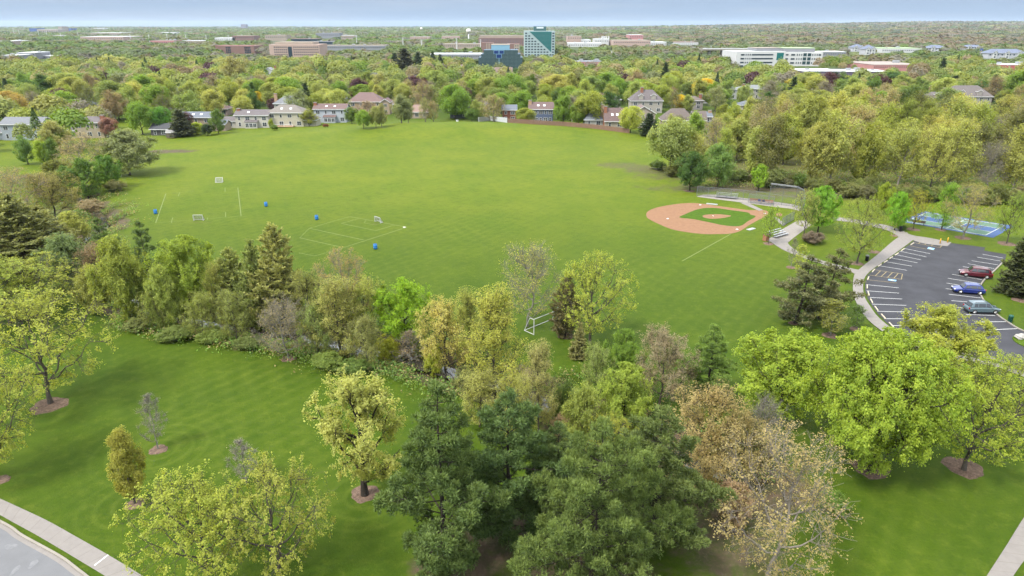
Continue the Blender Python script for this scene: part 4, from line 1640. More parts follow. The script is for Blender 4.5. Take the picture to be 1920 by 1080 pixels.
# near lawn
TP('leafy_tree', 'locust', 'yellow', 95, 757, 552, -60, 216, "wide yellow-green tree over the mulch ring, dark limbs showing", group=G_PARK)
TP('leafy_tree', 'locust_b', 'yellow', 20, 606, 486, -90, 118, "yellow tree with forked pale trunk at the picture edge, far side of the lawn", group=G_PARK)
TP('leafy_tree', 'locust', 'yellow', 66, 592, 484, -10, 205, "yellow tree standing between the creek brush and the wide mulched tree", group=G_PARK)
TP('leafy_tree', 'locust_b', 'yellow', -8, 900, 668, -130, 100, "yellow-green tree cut by the picture edge above the sidewalk", group=G_PARK)
TP('columnar_tree', 'hornbeam', (0.165, 0.16, 0.03), 253, 944, 803, 210, 275, "small column-shaped young tree with bronze-yellow leaves in a mulch ring", group=G_PARK)
TP('bare_tree', 'twiggy', 'grey', 297, 842, 738, 262, 318, "leafless grey sapling in a mulch ring on the open lawn", group=G_PARK)
TP('bare_tree', 'twiggy', 'grey', 462, 905, 824, 428, 496, "leafless grey sapling behind the two yellow-green trees by the picture bottom", group=G_PARK)
TP('leafy_tree', 'locust_b', (0.165, 0.185, 0.03), 395, 1105, 884, 268, 520, "yellow-green tree nearest the sidewalk corner", group=G_PARK)
TP('leafy_tree', 'locust', (0.165, 0.18, 0.034), 524, 1088, 868, 420, 688, "yellow-green tree with leaning pale limbs between the sidewalk and the pines", group=G_PARK)
TP('oak_tree', 'oak', (0.215, 0.235, 0.062), 684, 928, 696, 582, 786, "pale yellow oak with dark spreading limbs in a mulch ring", group=G_PARK)
# pines
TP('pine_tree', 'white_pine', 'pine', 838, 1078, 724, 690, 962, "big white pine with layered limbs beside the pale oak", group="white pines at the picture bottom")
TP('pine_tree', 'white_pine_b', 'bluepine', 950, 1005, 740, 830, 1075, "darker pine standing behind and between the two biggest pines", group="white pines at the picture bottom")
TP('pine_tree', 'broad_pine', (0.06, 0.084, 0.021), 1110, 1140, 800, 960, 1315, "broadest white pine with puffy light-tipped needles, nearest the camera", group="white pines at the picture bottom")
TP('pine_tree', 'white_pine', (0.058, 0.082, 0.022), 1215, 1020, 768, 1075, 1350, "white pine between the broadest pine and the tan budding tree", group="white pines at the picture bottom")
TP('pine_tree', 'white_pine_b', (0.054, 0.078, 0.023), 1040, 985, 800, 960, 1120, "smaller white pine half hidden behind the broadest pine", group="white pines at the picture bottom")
# bottom, tan and lime trees
TP('budding_tree', 'bud', (0.215, 0.168, 0.075), 1437, 1092, 812, 1325, 1605, "large tan budding tree with pale bare limbs at the picture bottom", group=G_PARK)
TP('budding_tree', 'bud_b', (0.19, 0.145, 0.06), 1318, 915, 722, 1225, 1408, "orange-tan budding tree behind the pines' edge", group=G_CREEK)
TP('budding_tree', 'bud_b', (0.19, 0.15, 0.06), 1385, 905, 765, 1330, 1440, "small orange-tan budding tree between its larger twin and the grey bare tree", group=G_CREEK)
TP('maple_tree', 'maple_big', 'lime', 1632, 884, 640, 1372, 1700, "huge lime-green maple with drooping leaf layers over a mulch ring", group=G_PARK)
TP('maple_tree', 'maple_b', (0.145, 0.18, 0.022), 1465, 790, 628, 1358, 1575, "lime-green maple behind the huge one, reaching over the open grass", group=G_PARK)
TP('leafy_tree', 'locust_b', (0.14, 0.175, 0.022), 1806, 882, 668, 1690, 1945, "leafy yellow-green tree over the mulch ring nearest the footpath", group=G_PARK)
TP('leafy_tree', 'maple_b', (0.165, 0.185, 0.03), 1748, 705, 578, 1660, 1832, "yellow-green tree in front of the lower stalls of the parking lot", group=G_LOT)
TP('leafy_tree', 'locust', (0.15, 0.18, 0.03), 1895, 800, 676, 1810, 1990, "yellow-green tree between the driveway bend and the footpath", group=G_LOT)
TP('bare_tree', 'bare', 'grey', 1425, 865, 735, 1383, 1470, "grey leafless tree beside the huge lime-green maple", group=G_CREEK)
# creek line, centre
TP('leafy_tree', 'poplar', (0.175, 0.185, 0.036), 930, 770, 538, 866, 1015, "tall slender yellow-green tree over the creek, middle of the row", group=G_CREEK)
TP('leafy_tree', 'bud_b', (0.2, 0.18, 0.05), 835, 700, 558, 768, 895, "loose brownish-green brushy tree beside the creek pool", group=G_CREEK)
TP('leafy_tree', 'poplar', (0.19, 0.18, 0.065), 1010, 812, 640, 962, 1050, "slender straw-green tree with a single dark trunk above the muddy bank", group=G_CREEK)
TP('bare_tree', 'bare', (0.2, 0.18, 0.05), 988, 612, 443, 925, 1060, "tall nearly leafless tree with yellow tips out on the field edge", group=G_CREEK)
TP('leafy_tree', 'locust_b', (0.165, 0.182, 0.03), 1106, 645, 476, 1040, 1205, "bright yellow tree with a leaning limb beside the white goal", group=G_CREEK)
TP('conifer', 'larch', (0.09, 0.08, 0.034), 1060, 632, 515, 1030, 1092, "dark brown-green conifer over the goal end", group=G_CREEK)
TP('conifer', 'spruce', 'straw', 1085, 672, 605, 1068, 1102, "small pale cone-shaped tree in front of the bright yellow tree", group=G_CREEK)
TP('leafy_tree', 'maple_b', 'bright', 1165, 725, 618, 1130, 1206, "fresh green tree between the yellow tree and the pinkish-brown one", group=G_CREEK)
TP('leafy_tree', 'bud_b', (0.15, 0.175, 0.05), 1115, 755, 640, 1080, 1155, "thin yellow-green tree with grey twigs over the dark creek bank", group=G_CREEK)
TP('budding_tree', 'bud_b', 'pink', 1236, 762, 610, 1168, 1306, "rounded pinkish-brown budding tree with two trunks", group=G_CREEK)
TP('pine_tree', 'white_pine', 'green', 1327, 748, 610, 1270, 1380, "single soft green pine on the grass beside the pinkish-brown tree", group=G_CREEK)
TP('leafy_tree', 'maple', (0.15, 0.185, 0.03), 1165, 838, 690, 1095, 1230, "light yellow-green tree over the dark creek bend", group=G_CREEK)
TP('leafy_tree', 'locust', (0.18, 0.19, 0.03), 1140, 900, 780, 1090, 1215, "small yellow-green tree peeping over the white pines", group=G_CREEK)
TP('leafy_tree', 'bushy', 'green', 1060, 800, 712, 1025, 1095, "rounded shrubby tree on the far bank above the dark creek", group=G_CREEK)
TP('leafy_tree', 'bud_b', (0.17, 0.18, 0.05), 900, 800, 690, 850, 960, "loose yellow-green tree on the bank behind the pale oak", group=G_CREEK)
# creek line, left half
TP('budding_tree', 'bud_b', (0.15, 0.105, 0.06), 192, 565, 452, 155, 228, "reddish-brown budding tree beside the dark pine by the brush", group=G_CREEK)
TP('leafy_tree', 'willow', (0.075, 0.105, 0.04), 138, 550, 438, 90, 188, "dull grey-green tree at the start of the creek row", group=G_CREEK)
TP('conifer', 'scrag_pine', 'pine', 206, 528, 412, 178, 240, "small pine with a pointed top above the creek row, the slimmer of two", group=G_CREEK)
TP('conifer', 'scrag_pine', 'bluepine', 284, 546, 418, 255, 318, "small dark pine with a flat top above the creek row", group=G_CREEK)
TP('leafy_tree', 'willow', (0.145, 0.165, 0.03), 245, 604, 446, 200, 308, "yellow-topped green tree with layered branches over the brambles", group=G_CREEK)
TP('leafy_tree', 'maple', (0.135, 0.168, 0.024), 366, 612, 448, 288, 432, "big bright green maple in the creek row", group=G_CREEK)
TP('leafy_tree', 'maple_b', (0.1, 0.135, 0.026), 268, 602, 506, 232, 306, "mid-green leafy tree in front of the bright green maple", group=G_CREEK)
TP('conifer', 'larch', (0.13, 0.145, 0.042), 452, 614, 466, 416, 500, "feathery olive conifer next to the bright green maple", group=G_CREEK)
TP('conifer', 'larch', (0.145, 0.15, 0.045), 533, 628, 424, 482, 596, "tallest feathery olive conifer, rust-tipped, in the creek row", group=G_CREEK)
TP('conifer', 'larch', (0.125, 0.145, 0.042), 492, 622, 452, 455, 540, "feathery olive conifer squeezed against the tallest one", group=G_CREEK)
TP('bare_tree', 'bare', (0.16, 0.125, 0.07), 541, 672, 552, 482, 604, "tan leafless tree with pale trunk standing clear on the lawn edge", group=G_CREEK)
TP('budding_tree', 'bud', (0.2, 0.15, 0.06), 655, 640, 468, 596, 722, "rusty-topped budding tree against the angled pitch", group=G_CREEK)
TP('leafy_tree', 'poplar', (0.18, 0.18, 0.05), 640, 672, 520, 572, 700, "pale green tree with several grey trunks over the creek", group=G_CREEK)
TP('leafy_tree', 'bud_b', (0.15, 0.16, 0.035), 690, 660, 515, 640, 745, "loose olive-yellow tree beside the rusty-topped one", group=G_CREEK)
TP('maple_tree', 'maple_b', (0.125, 0.2, 0.014), 764, 655, 526, 704, 828, "vivid green young maple at the field side of the creek", group=G_CREEK)
TP('shrub', 'bushy', (0.17, 0.18, 0.02), 731, 685, 628, 706, 756, "yellow shrub at the creek edge below the vivid green maple", group="shrubs on the creek bank")
TP('shrub', 'bushy', (0.17, 0.2, 0.025), 812, 705, 648, 790, 836, "upright lime-yellow shrub beside the creek pool", group="shrubs on the creek bank")
TP('shrub', 'bushy', (0.14, 0.19, 0.04), 788, 672, 606, 766, 814, "rounded light green willow shrub above the creek pool", group="shrubs on the creek bank")
TP('shrub', 'bushy', (0.1, 0.135, 0.03), 618, 690, 660, 585, 650, "low green bramble bush on the lawn edge by the tan leafless tree", group="shrubs on the creek bank")
TP('shrub', 'bushy', (0.09, 0.125, 0.03), 665, 702, 676, 635, 695, "low green bramble bush nearest the pale oak's crown", group="shrubs on the creek bank")
TP('shrub', 'bushy', (0.1, 0.13, 0.035), 330, 636, 612, 300, 368, "low bramble thicket below the bright green maple", group="shrubs on the creek bank")
TP('shrub', 'bushy', (0.11, 0.14, 0.035), 405, 640, 614, 372, 440, "low bramble thicket by the visible strip of creek water", group="shrubs on the creek bank")
TP('shrub', 'bushy', (0.11, 0.125, 0.04), 262, 618, 596, 235, 290, "low bramble thicket at the brambles' outer end", group="shrubs on the creek bank")
TP('shrub', 'bushy', (0.11, 0.13, 0.04), 470, 652, 628, 440, 500, "low bramble thicket behind the tan leafless tree's lawn", group="shrubs on the creek bank")
TP('shrub', 'bushy', (0.15, 0.11, 0.06), 1065, 830, 770, 1035, 1105, "dark tangle of brown brush at the creek bend", group="shrubs on the creek bank")
TP('shrub', 'bushy', 'olive', 880, 735, 690, 850, 915, "olive shrub below the tall slender tree", group="shrubs on the creek bank")
TP('shrub', 'twiggy', 'brown', 770, 690, 620, 735, 805, "brown leafless brush tangle between the vivid maple and the pool", group="shrubs on the creek bank")
TP('shrub', 'bushy', (0.17, 0.12, 0.07), 1375, 985, 900, 1335, 1420, "brown leafy shrub under the large tan budding tree", group="shrubs on the creek bank")
TP('shrub', 'bushy', (0.085, 0.13, 0.025), 1560, 960, 920, 1535, 1595, "low green shrub between the tan budding tree and the huge maple", group="shrubs on the creek bank")
TP('leafy_tree', 'willow', (0.13, 0.155, 0.035), 315, 622, 500, 275, 350, "light green tree filling the gap below the bright green maple", group=G_CREEK)
TP('leafy_tree', 'poplar', (0.15, 0.165, 0.04), 420, 618, 490, 388, 462, "slim light green tree between the bright green maple and the feathery conifers", group=G_CREEK)
TP('leafy_tree', 'bud_b', (0.15, 0.16, 0.045), 585, 640, 500, 552, 640, "loose light olive tree behind the tan leafless tree", group=G_CREEK)
TP('leafy_tree', 'willow', (0.1, 0.13, 0.03), 330, 560, 470, 296, 372, "soft green tree at the field side of the bright green maple", group=G_CREEK)
TP('leafy_tree', 'willow', (0.15, 0.165, 0.04), 182, 590, 500, 150, 225, "light yellow-green tree at the brambles below the two small pines", group=G_CREEK)
TP('leafy_tree', 'poplar', (0.175, 0.185, 0.04), 880, 700, 540, 842, 925, "pale yellow-green tree beside the tall slender one, creek pool at its foot", group=G_CREEK)
TP('leafy_tree', 'willow', (0.13, 0.16, 0.035), 1090, 850, 720, 1050, 1135, "soft green tree leaning over the dark creek bend", group=G_CREEK)
TP('leafy_tree', 'bud_b', (0.17, 0.18, 0.045), 970, 850, 700, 930, 1015, "loose pale tree on the muddy bank behind the darker pine", group=G_CREEK)
TP('leafy_tree', 'bud_b', (0.13, 0.15, 0.04), 445, 645, 540, 412, 486, "thin olive-green tree on the lawn side of the creek below the feathery conifers", group=G_CREEK)
TP('leafy_tree', 'bud_b', (0.15, 0.165, 0.04), 385, 636, 545, 348, 425, "thin yellow-green tree on the lawn side of the creek by the bright maple", group=G_CREEK)
TP('leafy_tree', 'bud_b', (0.12, 0.145, 0.04), 598, 672, 568, 562, 640, "thin green tree on the lawn side of the creek beside the tan leafless tree", group=G_CREEK)
TP('leafy_tree', 'bud_b', (0.155, 0.155, 0.05), 690, 690, 590, 655, 728, "thin tawny-green tree in front of the vivid green maple's foot", group=G_CREEK)
TP('leafy_tree', 'bud_b', (0.13, 0.15, 0.04), 300, 622, 530, 268, 335, "thin green tree over the bramble thicket's outer end", group=G_CREEK)
# far-left brush along the field
TP('conifer', 'larch', (0.115, 0.12, 0.038), 52, 515, 366, -45, 132, "broad dark olive conifer at the picture edge beside the field", group="trees along the field's brushy side")
TP('conifer', 'larch', (0.13, 0.132, 0.04), 95, 500, 388, 40, 150, "olive conifer beside the broad dark one, nearer the field", group="trees along the field's brushy side")
TP('budding_tree', 'bud', (0.16, 0.135, 0.06), 35, 430, 316, -40, 110, "grey-brown brushy tree above the broad olive conifer", group="trees along the field's brushy side")
TP('budding_tree', 'bud_b', (0.14, 0.13, 0.04), 105, 415, 318, 55, 165, "olive-brown brushy tree next to the field's green thicket", group="trees along the field's brushy side")
TP('leafy_tree', 'maple_b', (0.065, 0.105, 0.018), 168, 378, 298, 120, 210, "leafy mid-green tree at the bend of the field's brushy side", group="trees along the field's brushy side")
TP('leafy_tree', 'maple', (0.06, 0.11, 0.02), 206, 352, 292, 175, 235, "smaller green tree on the field side of the brush bend", group="trees along the field's brushy side")
TP('leafy_tree', 'willow', (0.09, 0.1, 0.025), 125, 372, 300, 92, 170, "olive-green tree inside the brush bend", group="trees along the field's brushy side")
TP('leafy_tree', 'willow', (0.19, 0.19, 0.045), 142, 462, 398, 106, 172, "soft yellow-green tree where the brush meets the creek row", group="trees along the field's brushy side")
TP('budding_tree', 'bud', (0.2, 0.165, 0.08), 165, 335, 250, 106, 222, "rounded tan budding tree at the far end of the brush", group="trees along the field's brushy side")
TP('leafy_tree', 'willow', 'sage', 243, 328, 244, 182, 298, "large sage-green willow at the field's far brush corner", group="trees along the field's brushy side")
TP('leafy_tree', 'far_oval', 'lime', 84, 310, 262, 66, 104, "small lime-green tree beside the strip of lawn by the far houses", group="trees along the field's brushy side")
TP('leafy_tree', 'far_oval', (0.08, 0.12, 0.03), 53, 308, 254, 36, 74, "slim green tree next to the small lime-green one", group="trees along the field's brushy side")
TP('leafy_tree', 'far_oval', 'green', 102, 312, 258, 92, 122, "dark slim green tree behind the small lime-green one", group="trees along the field's brushy side")
TP('leafy_tree', 'willow', 'straw', 108, 288, 226, 80, 146, "pale straw-green tree in front of the beige house with the hipped roof", group="trees along the field's brushy side")
TP('shrub', 'bushy', (0.17, 0.14, 0.08), 175, 400, 372, 145, 200, "dry brown scrub at the field edge below the green thicket", group="scrub along the field")
TP('shrub', 'bushy', (0.12, 0.12, 0.05), 215, 358, 338, 195, 240, "low scrub at the foot of the brush bend", group="scrub along the field")
# ball field and lot
TP('leafy_tree', 'far_round', (0.14, 0.16, 0.05), 1255, 326, 222, 1220, 1308, "rounded soft green tree at the wood's field corner", group=G_LOT)
TP('maple_tree', 'maple', 'deep', 1293, 358, 286, 1262, 1336, "deep green round maple at the wood edge beside the bench pad", group=G_LOT)
TP('leafy_tree', 'willow', (0.085, 0.135, 0.035), 1345, 352, 270, 1312, 1378, "feathery mid-green tree next to the deep green maple", group=G_LOT)
TP('leafy_tree', 'maple_b', (0.13, 0.19, 0.02), 1422, 359, 308, 1404, 1441, "small bright cone-shaped tree behind the third-base fence", group=G_LOT)
TP('leafy_tree', 'locust', (0.13, 0.175, 0.022), 1441, 457, 386, 1424, 1466, "small yellow-green tree at the bleacher pad with its brown box", group=G_LOT)
TP('leafy_tree', 'locust_b', (0.14, 0.165, 0.04), 1507, 441, 354, 1478, 1535, "thin light green tree in front of the backstop", group=G_LOT)
TP('maple_tree', 'maple_b', (0.1, 0.175, 0.02), 1533, 436, 350, 1508, 1578, "full bright green tree behind the brown shrub mound", group=G_LOT)
TP('leafy_tree', 'locust', (0.155, 0.18, 0.035), 1606, 495, 370, 1568, 1674, "airy yellow-green tree with open branches between the two walks", group=G_LOT)
TP('leafy_tree', 'maple_b', 'lime', 1652, 402, 342, 1634, 1671, "bright tree against the wood beyond the court walk", group=G_LOT)
TP('maple_tree', 'maple', (0.105, 0.19, 0.018), 1677, 432, 361, 1660, 1712, "bright green tree at the fork of the walks near the court", group=G_LOT)
TP('leafy_tree', 'locust', (0.2, 0.205, 0.025), 1712, 430, 356, 1698, 1750, "small yellow tree in front of the court bench", group=G_LOT)
TP('leafy_tree', 'poplar', (0.11, 0.19, 0.02), 1765, 431, 342, 1744, 1798, "slim bright green tree in front of the court", group=G_LOT)
TP('budding_tree', 'bud', (0.19, 0.165, 0.045), 1805, 446, 348, 1768, 1866, "round-headed budding tree with a thick pale trunk before the court", group=G_LOT)
TP('leafy_tree', 'locust_b', (0.13, 0.18, 0.03), 1887, 457, 360, 1862, 1925, "light green tree at the corner of the court", group=G_LOT)
TP('bare_tree', 'twiggy', 'straw', 1483, 502, 446, 1471, 1496, "thin bare sapling in a mulch disc below the curving walk", group=G_LOT)
TP('sapling', 'sapling', 'yellow', 1497, 526, 458, 1484, 1514, "thin yellow sapling in a mulch disc nearest the ragged conifer", group=G_LOT)
TP('conifer', 'scrag_pine', (0.06, 0.066, 0.028), 1490, 607, 484, 1452, 1566, "ragged leaning conifer on the grass beside the lot walk", group=G_LOT, lean=0.12, rz=1.9)
TP('conifer', 'scrag_pine', (0.066, 0.07, 0.03), 1535, 598, 470, 1495, 1600, "second ragged conifer with long side branches by the lot walk", group=G_LOT, lean=0.14, rz=1.6)
TP('leafy_tree', 'sapling', (0.12, 0.13, 0.03), 1557, 630, 562, 1528, 1592, "small olive tree with a spreading head near the lot walk", group=G_LOT)
TP('sapling', 'sapling', 'green', 1605, 617, 572, 1590, 1626, "small green sapling closest to the lot walk's inner edge", group=G_LOT)
TP('conifer', 'spruce', (0.05, 0.056, 0.022), 1903, 552, 436, 1866, 1945, "dense dark olive conifer behind the maroon car", group=G_LOT)
TP('conifer', 'spruce', (0.056, 0.06, 0.026), 1935, 545, 430, 1890, 1985, "dense dark conifer cut by the picture edge beyond the lot", group=G_LOT)
TP('shrub', 'bushy', (0.11, 0.085, 0.06), 1527, 456, 434, 1504, 1552, "low brown shrub mound on the grass by the curving walk", group="shrubs on the park grass")
TP('shrub', 'bushy', (0.1, 0.075, 0.05), 1515, 452, 436, 1502, 1530, "smaller brown shrub against the brown mound", group="shrubs on the park grass")
TP('shrub', 'bushy', 'deep', 1690, 432, 422, 1683, 1699, "small dark green shrub at the fork by the court bench", group="shrubs on the park grass")
TP('shrub', 'bushy', 'green', 1232, 318, 300, 1214, 1250, "scrubby green bush at the ragged field corner", group="scrub along the field")
# along the far side of the field
GF = "trees between the field and the houses"
for a in (('leafy_tree', 'far_round', 'bright', 682, 242, 206, 666, 697, "small bright green lollipop tree at the far field edge"),
          ('leafy_tree', 'far_round', 'pale', 705, 240, 200, 690, 718, "pale tree behind the lollipop tree, the shorter of a pair"),
          ('leafy_tree', 'far_airy', 'straw', 716, 238, 194, 700, 730, "straw-coloured tree behind the lollipop tree, the taller of a pair"),
          ('leafy_tree', 'far_oval', 'sage', 753, 233, 176, 728, 770, "tall pale sage tree at the crest of the far field edge"),
          ('leafy_tree', 'far_airy', 'sage', 766, 232, 186, 754, 784, "thin sage tree beside the tall pale one"),
          ('budding_tree', 'far_bud', 'straw', 798, 230, 184, 780, 815, "tan thin tree on the crest, the wider of two"),
          ('budding_tree', 'far_bud', 'tan', 813, 229, 188, 800, 828, "tan thin tree on the crest, the narrower of two"),
          ('leafy_tree', 'far_broad', 'bright', 854, 224, 160, 824, 892, "big bright green weeping tree beyond the crest"),
          ('leafy_tree', 'far_broad', 'green', 885, 228, 204, 868, 902, "small spreading green tree beside the white fence end"),
          ('budding_tree', 'far_bud', 'tan', 926, 229, 176, 900, 956, "rounded tan tree behind the white fence"),
          ('leafy_tree', 'far_broad', 'yellowgreen', 986, 233, 203, 966, 1009, "weeping yellow-green tree behind the brown fence by the blue house"),
          ('maple_tree', 'far_oval', 'bright', 1056, 233, 178, 1035, 1074, "bright green oval tree beside the blue house"),
          ('leafy_tree', 'far_oval', 'bright', 1084, 236, 190, 1066, 1100, "green tree overlapping the tall yellow-green one at the brown fence"),
          ('leafy_tree', 'far_round', 'yellowgreen', 1106, 236, 172, 1080, 1142, "tall rounded yellow-green tree at the brown fence"),
          ('leafy_tree', 'far_broad', 'yellow', 1182, 249, 200, 1156, 1208, "umbrella-shaped yellow tree at the end of the brown fence"),
          ('spruce_tree', 'far_spruce', 'dark', 1216, 255, 213, 1196, 1238, "dark spruce at the end of the brown fence"),
          ('spruce_tree', 'far_spruce', (0.05, 0.055, 0.03), 343, 256, 206, 318, 364, "broad brownish spruce beside the purple tree at the field edge"),
          ('purple_tree', 'far_round', 'purple', 352, 250, 210, 336, 366, "dark purple tree beside the broad brownish spruce"),
          ('columnar_tree', 'far_oval', 'green', 410, 251, 203, 396, 428, "dark green column-shaped tree at the field edge"),
          ('shrub', 'far_round', 'dark', 390, 254, 232, 376, 402, "dark evergreen shrub at the foot of the column-shaped tree"),
          ('leafy_tree', 'far_round', 'lime', 371, 252, 229, 358, 384, "low lime-green tree between the purple tree and the evergreen shrub"),
          ('leafy_tree', 'far_round', 'bright', 268, 252, 190, 240, 294, "big bright green tree behind the field's far brush corner"),
          ('maple_tree', 'far_round', (0.06, 0.135, 0.02), 305, 250, 200, 286, 330, "rich green round tree over the grey shed"),
          ('leafy_tree', 'far_airy', 'yellowgreen', 580, 237, 204, 562, 598, "drooping yellow-green tree against the cream hipped house"),
          ('shrub', 'far_round', 'green', 515, 245, 234, 508, 524, "clipped dark green bush on the field edge by the cream house"),
          ('leafy_tree', 'far_oval', 'yellowgreen', 510, 241, 222, 505, 517, "tiny pointed yellow-green tree by the cream hipped house"),
          ('shrub', 'far_round', (0.12, 0.045, 0.03), 611, 239, 232, 605, 618, "low rust-red bush on the lawn below the pale blue house"),
          ('leafy_tree', 'far_round', 'green', 660, 232, 201, 645, 672, "mid-green tree at the corner of the pale blue house"),
          ('purple_tree', 'far_round', 'purple', 516, 210, 184, 503, 530, "purple tree at the chimney of the grey hipped house"),
          ('purple_tree', 'far_oval', 'purple', 577, 205, 177, 567, 588, "tall purple tree on the far corner of the grey hipped house"),
          ('budding_tree', 'far_bud', 'pink', 690, 222, 188, 670, 716, "pinkish budding tree in front of the brown-roofed house"),
          ('purple_tree', 'far_round', (0.14, 0.075, 0.06), 208, 258, 220, 190, 224, "dull red-brown tree beside the beige hipped house"),
          ('leafy_tree', 'far_broad', 'orange', 28, 230, 172, -8, 58, "orange-yellow tree behind the pale blue-grey house")):
    TP(*a, group=GF)

# ------------------------------------------------------------------ houses
WIN = plain("window_glass", (0.035, 0.04, 0.05), 0.12, var=0.05, spec=0.6)
FRAME = plain("white_window_frame", (0.7, 0.7, 0.69), 0.6, var=0.04)
BRICK = plain("brick", (0.26, 0.115, 0.07), 0.9, var=0.25, scale=4)
TANBRICK = plain("tan_brick", (0.36, 0.24, 0.15), 0.9, var=0.2, scale=4)
SKYL = plain("skylight_cover", (0.75, 0.77, 0.78), 0.3, var=0.05)
HOUSES = []
_wm = {}


def window_mesh(w_, h_):
    k = (round(w_, 1), round(h_, 1))
    if k not in _wm:
        m = MB()
        m.box((0, -.03, 0), (w_, .06, h_), FRAME)
        n = max(1, round(w_ / .9))
        for i in range(n):
            pw = (w_ - .12) / n
            for j in (0, 1):
                m.box((-w_ / 2 + .06 + pw * (i + .5), -.066, (j - .5) * (h_ - .1) * .5), (pw - .07, .012, (h_ - .2) * .5), WIN)
        _wm[k] = m.mesh("window")
    return _wm[k]


def roof_piece(parent, c, L, Dp, z, rh, mat, kind='gable', over=.5, name="roof", wall=None):
    """Pitched roof with real thickness over a box L x Dp; ridge along x ('gable','hip') or along y ('cross')."""
    m = MB()
    x0, x1, y0, y1 = c[0] - L / 2 - over, c[0] + L / 2 + over, c[1] - Dp / 2 - over, c[1] + Dp / 2 + over
    t = .22
    if kind == 'hip':
        ins = min((y1 - y0) / 2, (x1 - x0) / 2 - .05) * .95
        R = [(x0 + ins, c[1], z + rh), (x1 - ins, c[1], z + rh)]
    elif kind == 'gable':
        R = [(x0, c[1], z + rh), (x1, c[1], z + rh)]
    else:
        R = [(c[0], y0, z + rh), (c[0], y1, z + rh)]
    E = [(x0, y0, z), (x1, y0, z), (x1, y1, z), (x0, y1, z)]
    V = E + R + [(a, b, h - t) for a, b, h in E + R]
    if kind == 'cross':
        top = [(0, 4, 5, 3), (1, 2, 5, 4), (0, 1, 4), (3, 5, 2)]
    else:
        top = [(0, 1, 5, 4), (2, 3, 4, 5), (1, 2, 5), (3, 0, 4)]
    slopes = top if kind == 'hip' else top[:2]
    m.add(V, slopes, mat)
    m.add(V, [tuple(i + 6 for i in f[::-1]) for f in slopes], mat)
    edge = [(0, 1), (1, 2), (2, 3), (3, 0)] if kind == 'hip' else ([(0, 1), (2, 3), (1, 5), (5, 2), (3, 4), (4, 0)] if kind == 'gable' else [(1, 2), (3, 0), (0, 4), (4, 1), (2, 5), (5, 3)])
    for a, b in edge:
        m.add([V[a], V[b], V[b + 6], V[a + 6]], [(3, 2, 1, 0)], FRAME)
    o = m.build(name, parent)
    if wall is not None and kind != 'hip':
        g = MB()
        if kind == 'gable':
            for x in (c[0] - L / 2, c[0] + L / 2):
                k = rh * (1 - over / ((y1 - y0) / 2))
                g.add([(x, c[1] - Dp / 2, z), (x, c[1] + Dp / 2, z), (x, c[1], z + rh - .12)], [(0, 1, 2)], wall)
        else:
            for y in (c[1] - Dp / 2, c[1] + Dp / 2):
                g.add([(c[0] - L / 2, y, z), (c[0] + L / 2, y, z), (c[0], y, z + rh - .12)], [(0, 1, 2)], wall)
        g.build("gable_end", parent)
    return o


